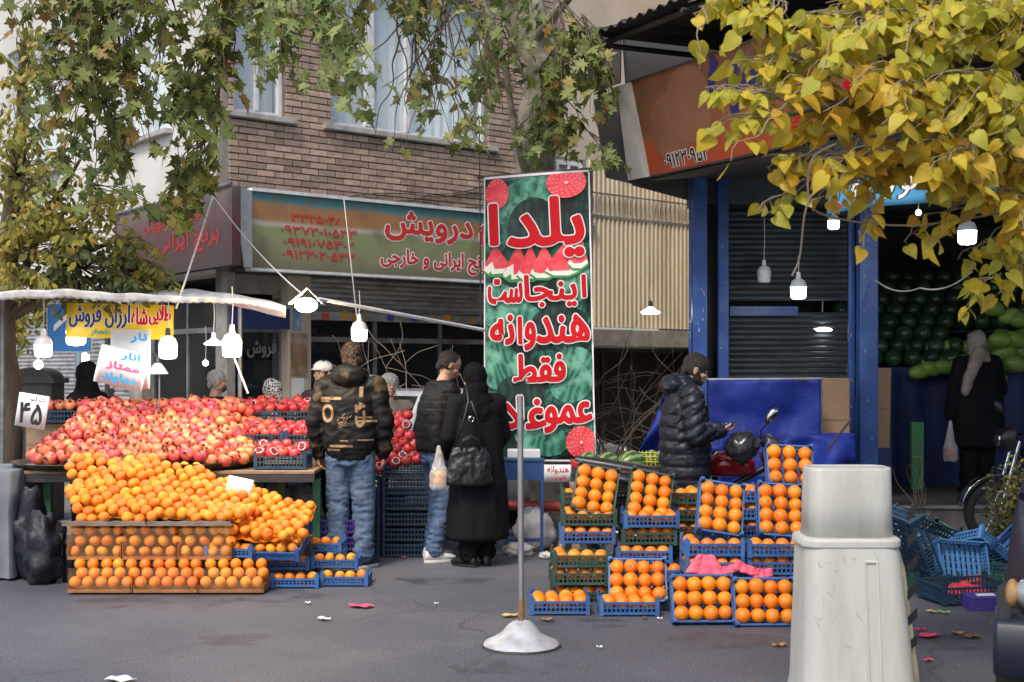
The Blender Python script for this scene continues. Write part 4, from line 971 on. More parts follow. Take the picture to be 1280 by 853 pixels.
# ---------------- watermelons and light melons
mat('melon_dark', (.016, .045, .022), .3, col2=(.035, .09, .04), nscale=9, var=.3, bump=.1)
def striped(name, a, b2):
    m = mat(name, a, .35); t = m.node_tree; N = t.nodes; L = t.links
    tc = N.new('ShaderNodeTexCoord'); wv = N.new('ShaderNodeTexWave'); wv.wave_type = 'BANDS'; wv.inputs['Scale'].default_value = 1
    sp = N.new('ShaderNodeSeparateXYZ'); L.new(tc.outputs['Object'], sp.inputs[0]); at2 = N.new('ShaderNodeMath'); at2.operation = 'ARCTAN2'; L.new(sp.outputs[1], at2.inputs[0]); L.new(sp.outputs[2], at2.inputs[1])
    nn = N.new('ShaderNodeTexNoise'); nn.inputs['Scale'].default_value = 30; L.new(tc.outputs['Object'], nn.inputs[0])
    ad = N.new('ShaderNodeMath'); ad.operation = 'MULTIPLY_ADD'; ad.inputs[1].default_value = 9; L.new(at2.outputs[0], ad.inputs[0])
    m5 = N.new('ShaderNodeMath'); m5.operation = 'MULTIPLY'; m5.inputs[1].default_value = 4; L.new(nn.outputs[0], m5.inputs[0]); L.new(m5.outputs[0], ad.inputs[2])
    si = N.new('ShaderNodeMath'); si.operation = 'SINE'; L.new(ad.outputs[0], si.inputs[0])
    mr = N.new('ShaderNodeMapRange'); mr.inputs[1].default_value = -.2; mr.inputs[2].default_value = .4; L.new(si.outputs[0], mr.inputs[0])
    mx = N.new('ShaderNodeMix'); mx.data_type = 'RGBA'; L.new(mr.outputs[0], mx.inputs[0]); mx.inputs[6].default_value = (*a, 1); mx.inputs[7].default_value = (*b2, 1)
    L.new(mx.outputs[2], N['Principled BSDF'].inputs['Base Color']); return m
striped('melon_striped', (.03, .085, .025), (.19, .27, .09)); mat('melon_light', (.22, .36, .07), .35, col2=(.16, .29, .05), nscale=5, var=.12)
def melon_mesh(name, m, rx, r): 
    b = MB(); b.ball((0, 0, 0), (r, r, rx), 18, 14); b.v = [(z, x, y) for x, y, z in b.v]; me = b.mesh(name, 180); me.materials.append(MATS[m]); return me
WMS = melon_mesh('watermelon', 'melon_striped', .15, .11); WMD = melon_mesh('watermelon', 'melon_dark', .125, .105); MLL = melon_mesh('melon', 'melon_light', .15, .095)
def melon(me, kind, p, label, group=None, rz=None, s=1.0):
    o = bpy.data.objects.new(kind, me); COL.objects.link(o); o.location = p; o.rotation_euler = (rnd.uniform(-.6, .6) + 1.2, rnd.uniform(-.3, .3), rnd.uniform(-.8, .8) if rz is None else rz); k = s * rnd.uniform(.94, 1.04); o.scale = (k, k, k)
    return tag(o, label, kind, group)
for i, (px, py, Y, w) in enumerate([(735, 580, 10.0, 'striped watermelon half hidden at the left end behind the banner edge'), (758, 580, 10.05, 'striped watermelon second from the left above the orange crates'), (790, 579, 10.0, 'striped watermelon third in the row, left of the netted one'), (815, 577, 10.1, 'striped watermelon in a yellow net bag beside the puffer jacket'),
                               (740, 596, 9.85, 'striped watermelon low at the left below the row'), (775, 590, 10.3, 'dark striped watermelon peeping between the front ones'), (800, 592, 10.3, 'dark striped watermelon behind the netted one')]):
    melon(WMS, 'watermelon', at(px, py, Y), w, rz=1.2 + rnd.uniform(-.5, .5), s=.88)
net = thing('net_bag', 'yellow mesh bag around the rightmost watermelon of the row', 'net bag', at(818, 580, 10.08))
mat('yellow_net', (.6, .5, .03), .6); q = MB()
for i in range(9):
    a = -.9 + i * .22; q.tube([(.155 * math.sin(a), -.11 * math.cos(t), .11 * math.sin(t)) for t in [(-1.2 + .3 * k) for k in range(9)]], .003, 4)
for i in range(7):
    t = -1.2 + i * .35; q.tube([(.155 * math.sin(a), -.118 * math.cos(t) , .118 * math.sin(t)) for a in [(-.9 + .3 * k) for k in range(7)]], .003, 4)
q.build('mesh_strands', MATS['yellow_net'], net)
mcart = thing('melon_barrow', 'low wooden barrow carrying the striped watermelons behind the middle crates', 'barrow', (gx(780, 10.1), 10.1, 0))
q = MB(); q.span(-.42, .36, -.22, .3, .60, .64); q.build('deck', MATS['wood'], mcart)
for x in (-.38, .32):
    for y in (-.18, .26): q = MB(); q.span(x - .02, x + .02, y - .02, y + .02, 0, .6); q.build('leg', MATS['wood'], mcart)
# shelves of dark watermelons in the shop
rack = thing('melon_rack', 'stepped rack draped in dark blue cloth under the dark watermelons', 'rack', (4.9, 14.2, FZs))
for i in range(8):
    q = MB(); q.span(-1.2, 1.5, .16 * i, .16 * i + .17, 1.28 + .14 * i, 1.30 + .14 * i); q.build('shelf', MATS['dark_blue'], rack)
q = MB(); q.grid(lambda u, v: (-1.2 + 2.7 * u, -.01 + .015 * math.sin(u * 60), 1.28 * v), 80, 2); q.build('cloth_front', MATS['dark_blue'], rack, smooth=180)
q = MB(); q.grid(lambda u, v: (-1.2, .02 + 1.28 * u, (1.28 + 1.1 * u) * v), 10, 2); q.build('rack_side', MATS['dark_blue'], rack)
for i in range(8):
    for j in range(12):
        if i < 3 and j > 5: continue
        melon(WMD, 'watermelon', (3.82 + j * .212 + (i % 2) * .1, 14.2 + .16 * i + .06, FZs + 1.30 + .14 * i + .10), 'dark green watermelon, %s shelf up, %s part of the shop rack' % (['lowest', 'second', 'third', 'fourth', 'fifth', 'sixth', 'seventh', 'topmost'][i], ['left', 'centre', 'right'][j // 4]), 'dark watermelons, %s shelf up, %s part of the rack' % (['lowest', 'second', 'third', 'fourth', 'fifth', 'sixth', 'seventh', 'topmost'][i], ['left', 'centre', 'right'][j // 4]), rz=1.57 + rnd.uniform(-.4, .4))
for i in range(3):
    for j in range(9 if i == 0 else 8):
        if i == 0 and (j in (0, 1)): continue
        melon(MLL, 'melon', (4.55 + j * .2 + (i % 2) * .08, 14.12 + .16 * i, FZs + 1.19 + .17 * i + (.0 if j < 5 else .12)), 'light green melon beside the scarfed customer on the shop rack', 'light green melons on the shop rack', rz=rnd.uniform(-.4, .4), s=.9)
for i, (px, py) in enumerate([(1150, 465), (1164, 461), (1180, 459), (1196, 458)]):
    melon(MLL, 'melon', at(px, py, 13.9), 'light green melon %s left of the scarfed customer' % ['farthest', 'second farthest', 'third farthest', 'just'][i], rz=.2, s=.85)
for (px, py) in [(1255, 440), (1270, 455), (1268, 425), (1250, 425), (1275, 400), (1262, 395), (1240, 385)]:
    melon(MLL, 'melon', at(px, py, 13.8 + rnd.random() * .2), 'light green melon piled right of the scarfed customer', 'light melons piled at the right edge', rz=.2, s=.95)
ctr = thing('melon_counter', 'blue draped counter with dark watermelons behind the blue tarpaulin', 'counter', (gx(990, 12.9), 12.9, FZs))
q = MB(); q.span(-.6, 1.0, 0, .8, 0, 1.0); q.build('counter_body', MATS['dark_blue'], ctr)
for i in range(3):
    for j in range(7 - i):
        melon(WMD, 'watermelon', (gx(935, 13) + j * .2 + i * .1, 13.05 + .17 * i, FZs + 1.10 + .15 * i), 'dark green watermelon heaped on the blue counter left of the blue post', 'dark watermelons on the blue counter')
# ------------------------------------------------------------------ tarpaulin awning, ropes and lamps over the stall
mat('tarp', (.60, .59, .58), .7, col2=(.36, .35, .35), nscale=9, grime=(.42, .38, .33), gscale=3, bump=.5, bscale=14)
aw = thing('tarp_awning', 'white sagging plastic tarpaulin awning stretched above the fruit stall', 'awning', at(180, 380, 10))
xa, xb = gx(-14, 10), gx(357, 9.6)
def tarp(u, v):
    px = -60 + 417 * u
    py = 371 - 6 * math.sin(u * 2.6) + (8 if px < 20 else 0) * (20 - px) / 60 + 22 * max(0, (u - .72) / .28) ** 1.5
    Y = 9.75 + 1.25 * v * (1 - .75 * max(0, (u - .6) / .4)); p = at(px, py, 9.75)
    z = p.z + .10 * v * (1 - u) + .035 * math.sin(v * 5 + u * 7) + .003 * math.sin(u * 60 + v * 4) + .02 * noise.noise(Vector((u * 6, v * 3, 0)))
    return ((px - 640) / FPX * Y, Y, z)
q = MB(); q.grid(tarp, 110, 14); q.build('sheet', MATS['tarp'], aw, smooth=180, solid=.004, world=True)
q = MB()   # scalloped front hem hanging a hand's width
def hem(u, v):
    p = Vector(tarp(u, 0)); return (p.x, p.y - .006 - .006 * math.sin(u * 75 + 3 * math.sin(u * 17)), p.z + .004 - (.062 * (1 - .75 * max(0, (u - .5) / .5)) + .007 * abs(math.sin(u * 130))) * v)
q.grid(hem, 420, 3); q.build('hem', MATS['tarp'], aw, smooth=180, solid=.003, world=True)
q = MB(); q.tube([Vector(tarp(u / 12, .02)) + Vector((0, 0, -.02)) for u in range(13)], .007, 6); q.build('front_pole', MATS['window_white'], aw, world=True)
for px in (3, 300): q = MB(); p = at(px, 380, 10.9); q.tube([(p.x, p.y, 0), (p.x, p.y, p.z + .05)], .018, 8); q.build('support_pole', MATS['grey_steel'], aw, world=True)
def cordlike(name, label, cat, pts, r, m, sag=0, n=14):
    P = [at(*p) for p in pts]; out = []
    for a, b in zip(P[:-1], P[1:]):
        for k in range(n): t = k / n; p = a.lerp(b, t); p.z -= sag * 4 * t * (1 - t); out.append(p)
    out.append(P[-1]); o = thing(name, label, cat, P[0]); q = MB(); q.tube(out, r, 5); q.build('strand', MATS[m], o, world=True, smooth=60); return o
cordlike('rope', 'pale rope from the leafy corner down to the awning above the price cards', 'rope', [(271, 232, 10.6), (220, 386, 9.8)], .008, 'rope')
cordlike('rope', 'thin white rope from the leafy corner down to the bright floodlight', 'rope', [(268, 247, 10.6), (378, 368, 9.6)], .006, 'rope', .05)
cordlike('rope', 'thin pole shaped cord slanting down among the pomegranates under the twin bulbs', 'rope', [(290, 440, 10.1), (310, 492, 10.1)], .008, 'rope')
cordlike('rope', 'tight rope hanging from the plane tree branches to the forked corner knot', 'rope', [(283, -20, 10.6), (270, 232, 10.6)], .006, 'rope')
o = cordlike('white_pole', 'long white pole slanting from the floodlight to the red and green banner', 'pole', [(398, 374, 9.6), (606, 413, 10.9)], .016, 'window_white')
cordlike('cable', 'brown electric cable sagging below the blue sign across the dark melons', 'cable', [(1094, 350, 11.5), (1150, 360, 10.5), (1215, 340, 9.6)], .006, 'white_cable', .06)
cordlike('cable', 'thin vertical wire down the brick front beside the banner', 'cable', [(599, 150, 14), (601, 415, 14)], .008, 'cable')
cordlike('cable', 'pale wire hanging in front of the long signboard to the shutter bulb', 'cable', [(430, 250, 12.4), (446, 396, 10.6)], .006, 'white_cable')
mat('bulb_lit', (.9, .9, .9), .3, emit=(.95, .97, 1.0), est=6); mat('bulb_warm', (.9, .9, .9), .3, emit=(1, .85, .62), est=16); mat('bulb_off', (.6, .62, .63), .3)
mat('socket', (.72, .72, .70), .4); mat('socket_black', (.02, .02, .02), .5)
LIGHTS = []
def bulb(px, py, Y, label, h=26, cord=60, style='jar', lit=True, power=0, black=False, warm=False):
    s = h / FPX * Y                    # overall size in metres
    p = at(px, py, Y); o = thing('hanging_bulb', label, 'lamp', p)
    mt = MATS['bulb_warm' if warm else 'bulb_lit' if lit else 'bulb_off']
    q = MB()
    if style == 'jar':
        q.lathe([(0, -.5 * s), (.27 * s, -.48 * s), (.34 * s, -.40 * s), (.355 * s, .04 * s)], 20); k_ = MB(); k_.lathe([(.37 * s, .03 * s), (.375 * s, .10 * s), (.28 * s, .32 * s), (.12 * s, .42 * s)], 20); k_.build('housing', MATS['bulb_off'], o, smooth=40)
    elif style == 'disc': q.lathe([(0, -.20 * s), (.42 * s, -.16 * s), (.46 * s, -.10 * s), (.22 * s, .05 * s), (.10 * s, .16 * s)], 20)
    else: q.ball((0, 0, 0), (.4 * s, .4 * s, .42 * s), 16, 12)
    q.build('bulb', mt, o, smooth=40)
    q = MB(); z = .42 * s if style == 'jar' else .16 * s if style == 'disc' else .38 * s
    q.lathe([(0, z + .3 * s), (.09 * s, z + .28 * s), (.11 * s, z + .05 * s), (.13 * s, z - .02 * s)], 12); q.build('socket', MATS['socket_black' if black else 'socket'], o, smooth=40)
    q = MB(); c = cord / FPX * Y; q.tube([(0, 0, z + .28 * s), (.006, 0, z + .28 * s + c * .5), (0, 0, z + .28 * s + c)], .004, 5); q.build('cord', MATS['white_cable'], o)
    if power:
        l = bpy.data.lights.new('bulb_light', 'POINT'); l.energy = power; l.shadow_soft_size = .05; l.color = (1, .8, .55) if warm else (.93, .97, 1)
        lo = bpy.data.objects.new('bulb_light', l); COL.objects.link(lo); lo.parent = o; lo.location = (0, -.02, -.6 * s)
    return o
bulb(54, 432, 10.0, 'lit jar bulb at the far left, left of the blue road sign', 30, 50, power=5)
bulb(95, 415, 10.3, 'lit jar bulb glowing in front of the yellow banner and blue road sign', 34, 40, power=4)
bulb(210, 433, 9.9, 'lit jar bulb right of the yellow banner, above the pomegranates', 32, 44, black=True, power=6)
bulb(290, 430, 9.8, 'larger lit jar bulb right of its flat twin under the awning', 34, 48, power=6)
bulb(267, 427, 9.9, 'flat disc bulb beside the larger jar bulb under the awning', 26, 44, style='disc')
bulb(48, 456, 11.6, 'small lit bulb low at the left behind the stall', 14, 20, style='ball'); bulb(106, 447, 11.6, 'small lit bulb above the veiled seller', 14, 20, style='ball')
bulb(257, 454, 12.2, 'tiny lit bulb inside the left shop by the grey haired man', 9, 40, style='ball')
bulb(449, 413, 10.5, 'lit jar bulb tied up with a white bag above the standing man', 28, 30, power=4)
bulb(813, 388, 13.0, 'flat lit bulb hanging before the beige ribbed cladding', 26, 130, style='disc', black=True, warm=True)
bulb(998, 360, 11.2, 'lit jar bulb hanging from a bare twig before the dark shutter', 28, 20, power=6)
bulb(955, 342, 12.1, 'unlit pale jar bulb in front of the dark roller shutter', 24, 70, lit=False)
bulb(1028, 410, 12.5, 'flat lit bulb above the counter between the blue posts', 28, 130, style='disc', power=5)
bulb(1042, 277, 10.5, 'lit bulb tucked under the left corner of the blue sign', 20, 10); 
bulb(1209, 290, 10.0, 'big lit jar bulb among the yellow leaves at the right', 32, 40, power=8)
bulb(1244, 254, 10.6, 'small lit bulb right of the blue sign among the leaves', 14, 20, style='ball'); bulb(1252, 262, 11.4, 'tiny lit bulb lower right of the blue sign', 10, 20, style='ball')
bulb(1148, 266, 11.0, 'tiny lit bulb peeping below the blue sign', 9, 20, style='ball')
fl = thing('flood_lamp', 'bright warm floodlight in a folded white shade above the shop pier', 'lamp', at(384, 377, 9.6))
q = MB(); q.add([(-.13, -.06, -.02), (.12, -.06, -.02), (0, -.02, .10), (-.13, .08, -.02), (.12, .08, -.02), (0, .04, .10)], [(0, 2, 5, 3), (1, 4, 5, 2)]); q.build('shade', MATS['window_white'], fl, solid=.003)
q = MB(); q.ball((0, -.05, -.03), (.085, .045, .055), 16, 10); mat('flood_lit', (1, 1, 1), .3, emit=(1, .80, .45), est=40); q.build('bulb', MATS['flood_lit'], fl, smooth=180)
l = bpy.data.lights.new('bulb_light', 'POINT'); l.energy = 40; l.shadow_soft_size = .06; l.color = (1, .75, .42); lo = bpy.data.objects.new('bulb_light', l); COL.objects.link(lo); lo.parent = fl; lo.location = (0, -.12, -.08)
cl = thing('clamp_lamp', 'white cone clamp lamp with black neck right of the price cards', 'lamp', at(197, 462, 10.2))
q = MB(); q.lathe([(.025, .05), (.05, .02), (.085, -.035), (.082, -.037), (.045, .015)], 20); q.build('shade', MATS['socket'], cl, smooth=40)
q = MB(); q.tube([(0, 0, .05), (.0, 0, .09), (-.03, 0, .13)], .018, 8); q.build('neck', MATS['socket_black'], cl); q = MB(); q.tube([(0, .05, -.45), (0, .05, .05), (0, 0, .06)], .006, 5); q.build('rod', MATS['grey_steel'], cl)

# ------------------------------------------------------------------ signs and cards at the stall
def card(name, label, cat, cx, cy, w, h, Y, rot=0, lean=0, m='paper', words=(), t=.004, post=False, curve=0):
    o = thing(name, label, cat, at(cx, cy, Y)); o.rotation_euler = (R(lean), R(rot), 0); W, H = w / FPX * Y, h / FPX * Y
    q = MB(); n = 12
    def bend(u): return -curve * math.sin(u * math.pi)
    q.grid(lambda u, v: (-W / 2 + W * u, bend(u), -H / 2 + H * v), n, 1); q.build('board', MATS[m], o, solid=t, smooth=60)
    fnn = lambda u, v, l=0.0: (-W / 2 + W * u, bend(u) - t / 2 - .0008 - l, -H / 2 + H * v)
    for (s_, bx, bo, mm, *ol) in words:
        q = MB(); lettering(s_, bx, bo, fnn, q, lift=.001); q.build('lettering', MATS[mm], o, kind='stuff')
        if ol: q = MB(); lettering(s_, bx, bo + ol[0], fnn, q, lift=.0003); q.build('letter_outline', MATS[ol[1]], o, kind='stuff')
    return o
mat('yellow_vinyl', (.80, .62, .03), .5, col2=(.72, .5, .02), nscale=3); mat('blue_print', (.02, .30, .62), .6); mat('teal_print', (.02, .35, .38), .6); mat('pink_print', (.75, .08, .25), .6); mat('road_blue', (.03, .20, .55), .35)
yb = card('yellow_banner', 'yellow vinyl banner with dark blue and red lettering under the awning', 'banner', 150, 402, 134, 43, 10.12, rot=1.5, m='yellow_vinyl', curve=.03,
     words=[('ارزان فروش', (.03, .30, .60, .97), .006, 'navy_print', .006, 'white_print'), ('شاه', (.62, .42, .76, .92), .006, 'red_print', .006, 'white_print'), ('طلایی', (.78, .42, .97, .98), .006, 'red_print', .006, 'white_print'), ('با مدیریت : شهرام', (.25, .05, .70, .27), .002, 'teal_print')])
card('price_card', 'white square card in blue and pink lettering tilted over the pomegranates', 'card', 152, 460, 62, 48, 10.0, rot=13, words=[('انار', (.45, .70, .82, .93), .008, 'blue_print'), ('ممتاز', (.20, .40, .86, .63), .012, 'pink_print'), ('دماوند', (.16, .08, .84, .34), .011, 'blue_print')])
card('price_card', 'upper white card behind the tilted one, reading in pale blue', 'card', 163, 449, 50, 74, 10.05, rot=1, words=[('نار', (.5, .78, .9, .94), .010, 'blue_print')])
card('price_card', 'white card with bold black numerals at the left end of the heap', 'card', 40, 514, 38, 42, 9.95, rot=9, words=[('۴۵', (.10, .12, .85, .72), .018, 'black_print'), ('کیلو', (.4, .78, .9, .94), .002, 'black_print')])
card('blank_card', 'small blank white card stuck between the mandarins', 'card', 299, 609, 32, 24, 9.35, rot=12, lean=-12)
card('paper_bag', 'small white paper cone tucked at the top left of the mandarins', 'card', 95, 579, 20, 18, 9.62, rot=-20, lean=-25, m='cream_card')
card('red_scribble_card', 'white card with red handwriting under the banner beside the blue table', 'card', 697, 592, 34, 22, 10.75, words=[('هندوانه', (.12, .45, .9, .92), .006, 'red_print'), ('شیرین', (.3, .1, .8, .4), .004, 'red_print')])
rs = thing('road_sign', 'blue road sign with white arrow behind the yellow banner', 'sign', at(87, 410, 11.3)); rs.scale = (1.06, 1.06, 1.06); W = .19
q = MB()
def rrect(w, h, r, n=5): return [(sx * (w - r) + r * math.cos(a), sz * (h - r) + r * math.sin(a)) for sx, sz, a0 in ((1, 1, 0), (-1, 1, 90), (-1, -1, 180), (1, -1, 270)) for a in [R(a0 + 90 * k / n) for k in range(n + 1)]]
q.prism(rrect(W, .205, .02), -.004, .004); q.build('plate', MATS['window_white'], rs)
q = MB(); q.prism(rrect(W - .008, .197, .016), -.006, -.0042); q.build('blue_face', MATS['road_blue'], rs)
q = MB(); q.prism([(-.13, .02), (.0, .14), (.0, .09), (-.13, -.03)], -.008, -.0062); q.prism([(.03, -.16), (.08, -.16), (.08, .05), (.03, .05)], -.008, -.0062); q.build('arrow', MATS['white_print'], rs)
q = MB(); q.tube([(.06, .03, -1.75), (.06, .03, .35)], .03, 12); mat('pale_blue_paint', (.30, .45, .58), .5, col2=(.4, .45, .5), nscale=4); q.build('pole', MATS['pale_blue_paint'], rs)
kb_ = thing('cabinet', 'dark round topped cabinet behind the price card at the far left', 'cabinet', (gx(38, 12), 12, .12))
q = MB(); q.prism([(-.2, 0), (.2, 0), (.2, 1.33)] + [(.2 * math.cos(R(a)), 1.33 + .12 * math.sin(R(a))) for a in range(15, 180, 15)] + [(-.2, 1.33)], 0, .35); q.build('cabinet_body', MATS['black_metal'], kb_, bevel=.01)
q = MB(); q.span(-.23, .23, -.03, .38, 1.30, 1.345); q.build('ledge', MATS['black_metal'], kb_)
# draped table and black bag at the far left edge
mat('grey_cloth', (.13, .14, .16), .8, col2=(.2, .21, .23), nscale=2); mat('black_plastic', (.010, .011, .020), .55, bump=.8, bscale=20)
dt = thing('draped_table', 'grey cloth draped table at the far left edge beside the heap', 'table', (gx(10, 9.7), 9.7, 0))
def drape(cx0, cx1, cy0, cy1, top, n=90):
    per = []; 
    for k in range(n):
        t = k / n * 4; i = int(t); f = t - i
        per.append([(cx0 + (cx1 - cx0) * f, cy0), (cx1, cy0 + (cy1 - cy0) * f), (cx1 - (cx1 - cx0) * f, cy1), (cx0, cy1 - (cy1 - cy0) * f)][i])
    cx, cy = (cx0 + cx1) / 2, (cy0 + cy1) / 2; rings = []
    for (z, s_) in ((top, .0), (top, .5), (top, .97), (top - .02, 1.0), (top - .3, 1.03), (.02, 1.08)):
        rings.append([(cx + (x - cx) * s_ * (1 + (.02 if z < top - .1 else 0) * math.sin(k * 1.1)), cy + (y - cy) * s_ * (1 + (.05 if z < top - .1 else 0) * math.sin(k * .9)), z) for k, (x, y) in enumerate(per)])
    return rings
q = MB(); q.loft(drape(-.45, .14, -.3, .5, .80)); q.build('cloth', MATS['grey_cloth'], dt, smooth=50)
q = MB()
for x in (-.4, .1): 
    for y in (-.25, .45): q.span(x - .02, x + .02, y - .02, y + .02, 0, .78)
q.build('legs', MATS['black_metal'], dt, kind='stuff')
def lump(name, label, cat, p, r, m, seed=0, amp=.25, nu=28, nv=18, sq=1.0, fq=3.0):
    o = thing(name, label, cat, p); q = MB(); q.ball((0, 0, 0), r, nu, nv)
    for i, (x, y, z) in enumerate(q.v):
        n = 1 + amp * (noise.noise(Vector((x, y, z)) * fq / max(r) + Vector((seed, 0, 0))) + .5 * noise.noise(Vector((x, y, z)) * fq * 2.6 / max(r) + Vector((seed, 9, 0))))
        z2 = z * n; q.v[i] = (x * n, y * n, max(z2, -r[2] * .8) + r[2] * .8)
    q.build('skin', MATS[m], o, smooth=180); return o
lump('rubbish_bag', 'black plastic bag slumped at the left foot of the mandarin tiers', 'bag', (gx(52, 9.25), 9.3, 0), (.15, .15, .27), 'black_plastic', 3, amp=.4)
lump('rubbish_bag', 'tall black sack between the draped table and the mandarins', 'bag', (gx(34, 9.45), 9.5, 0), (.12, .15, .36), 'black_plastic', 5, amp=.4)
mat('clear_plastic', (.45, .45, .47), .3, col2=(.3, .3, .32), nscale=6, bump=.8, bscale=18)
lump('plastic_sack', 'crumpled translucent grey sack behind the green stall legs, left one', 'sack', (gx(342, 10.3), 10.35, .0), (.17, .16, .36), 'clear_plastic', 7)
lump('plastic_sack', 'crumpled translucent grey sack behind the green stall legs, right one', 'sack', (gx(378, 10.3), 10.4, .0), (.17, .16, .33), 'clear_plastic', 9)

# ------------------------------------------------------------------ tall printed banner
YB0 = 11.0
bn = thing('printed_banner', 'tall green banner with watermelon print and huge red Persian words', 'banner', at(670, 400, YB0))
TL_, TR_, BR_, BL_ = at(605, 222, YB0), at(737, 212, YB0), at(745, 577, YB0 - .04), at(605, 577, YB0 - .04)
BW, BHt = (TR_ - TL_).length, (TL_ - BL_).length
def BN(u, v, l=0.0):
    p = BL_.lerp(BR_, u).lerp(TL_.lerp(TR_, u), v); p.y += .018 * math.sin(u * 5 + v * 9) * (1 - v * .6) + .01 * math.sin(v * 22 + u * 3) - l; return p
def melon_print():
    m = mat('melon_print', (.01, .05, .03), .45); t = m.node_tree; N = t.nodes; L = t.links
    tc = N.new('ShaderNodeTexCoord'); n1 = N.new('ShaderNodeTexNoise'); n1.inputs['Scale'].default_value = 4.5; n1.inputs['Detail'].default_value = 6; n1.inputs['Distortion'].default_value = 1.6; L.new(tc.outputs['Object'], n1.inputs['Vector'])
    cr = N.new('ShaderNodeValToRGB'); e = cr.color_ramp.elements; e[0].position = .30; e[0].color = (.004, .012, .01, 1); e[1].position = .75; e[1].color = (.18, .40, .28, 1)
    for p_, c_ in ((.46, (.004, .018, .014)), (.52, (.008, .07, .05)), (.57, (.015, .16, .10)), (.61, (.006, .04, .03)), (.67, (.06, .26, .17))): k = e.new(p_); k.color = (*c_, 1)
    L.new(n1.outputs[0], cr.inputs[0]); L.new(cr.outputs[0], N['Principled BSDF'].inputs['Base Color']); return m
melon_print()
q = MB(); q.grid(BN, 14, 40); q.build('banner_cloth', MATS['melon_print'], bn, smooth=180, solid=.002, world=True)
q = MB()
for a, b, c, d in ((0, .012, 0, 1), (.985, 1, 0, 1), (0, 1, 0, .006), (0, 1, .992, 1)):
    q.grid(lambda u, v: BN(a + (b - a) * u, c + (d - c) * v, .003), 14, 40)
q.build('white_border', MATS['white_print'], bn, smooth=180, world=True)
# printed pictures: whole melons, slices and carved flowers
def melon_face(name, a, b2, k, seed):
    m = mat(name, a, .45); t = m.node_tree; N = t.nodes; L = t.links
    at_ = N.new('ShaderNodeUVMap'); wv = N.new('ShaderNodeTexWave'); wv.inputs['Scale'].default_value = k; wv.inputs['Distortion'].default_value = 3.5; wv.inputs['Detail'].default_value = 3; wv.inputs['Detail Scale'].default_value = 2
    L.new(at_.outputs[0], wv.inputs[0]); mx = N.new('ShaderNodeMix'); mx.data_type = 'RGBA'; L.new(wv.outputs['Fac'], mx.inputs[0]); mx.inputs[6].default_value = (*a, 1); mx.inputs[7].default_value = (*b2, 1); n2 = N.new('ShaderNodeTexNoise'); n2.inputs['Scale'].default_value = 9; n2.inputs['Detail'].default_value = 6; tc2 = N.new('ShaderNodeTexCoord'); L.new(tc2.outputs['Object'], n2.inputs['Vector'])
    r2 = N.new('ShaderNodeMapRange'); r2.inputs[1].default_value = .45; r2.inputs[2].default_value = .62; L.new(n2.outputs[0], r2.inputs[0]); m3_ = N.new('ShaderNodeMix'); m3_.data_type = 'RGBA'; L.new(r2.outputs[0], m3_.inputs[0]); L.new(mx.outputs[2], m3_.inputs[6]); m3_.inputs[7].default_value = (a[0] * .6, a[1] * .6, a[2] * .6, 1) if seed == 0 else (.16, .42, .30, 1)
    L.new(m3_.outputs[2], N['Principled BSDF'].inputs['Base Color']); return m
melon_face('melon_face_dark', (.003, .014, .012), (.008, .055, .038), 2.0, 0); melon_face('melon_face_light', (.012, .085, .055), (.05, .26, .17), 2.0, 1)
def bellipse(px, py, rx, ry, rot, m, lift):
    q = MB(); cu, cv = (px - 604) / 138, (577 - py) / 360; n = 26; vs = []; uv = []
    rings = 5
    vs.append(BN(cu, cv, lift)); uv.append((.5, .5))
    for r_ in range(1, rings + 1):
        for k in range(n):
            t = 2 * math.pi * k / n; x, y = rx * math.cos(t) * r_ / rings, ry * math.sin(t) * r_ / rings; c, s_ = math.cos(R(rot)), math.sin(R(rot)); X, Yy = x * c - y * s_, x * s_ + y * c
            uu, vv = min(max(cu + X / 138, .014), .984), min(max(cv + Yy / 360, .007), .991)
            vs.append(BN(uu, vv, lift)); uv.append((.5 + .5 * math.cos(t) * r_ / rings * (1.6 - .6 * (r_ / rings)), .5 + .5 * math.sin(t) * r_ / rings))
    fs = [(0, 1 + k, 1 + (k + 1) % n) for k in range(n)] + [(1 + (r_ - 1) * n + k, 1 + r_ * n + k, 1 + r_ * n + (k + 1) % n, 1 + (r_ - 1) * n + (k + 1) % n) for r_ in range(1, rings) for k in range(n)]
    q.add(vs, fs); o = q.build('printed_melon', MATS[m], bn, world=True); uvl = o.data.uv_layers.new(name='UVMap')
    for lp_ in o.data.loops: uvl.data[lp_.index].uv = uv[lp_.vertex_index]
for k, a_ in enumerate([(655, 250, 46, 26, 20, 'melon_face_light'), (668, 285, 34, 38, 0, 'melon_face_dark'), (722, 270, 26, 34, 0, 'melon_face_dark'), (622, 380, 26, 30, 30, 'melon_face_light'), (640, 395, 40, 22, -10, 'melon_face_light'), (718, 350, 22, 32, 0, 'melon_face_light'), (622, 455, 26, 34, 20, 'melon_face_light'), (700, 405, 36, 22, 0, 'melon_face_dark'),
                         (715, 470, 30, 36, -25, 'melon_face_light'), (650, 488, 30, 20, 0, 'melon_face_dark'), (675, 548, 34, 22, -15, 'melon_face_light'), (625, 530, 22, 20, 0, 'melon_face_dark'), (728, 530, 14, 22, 0, 'melon_face_light')]): bellipse(*a_, .004 + .0006 * k)
mat('slice_red', (.72, .03, .05), .45, col2=(.8, .10, .12), nscale=9); mat('slice_white', (.78, .78, .66), .45); mat('slice_rind', (.05, .25, .08), .45)
def bpoly(pts, m, lift, name='printed_slice'):
    q = MB(); q.add([BN((x - 604) / 138, (577 - y) / 360, lift) for x, y in pts], [tuple(range(len(pts)))]); q.build(name, MATS[m], bn, world=True)
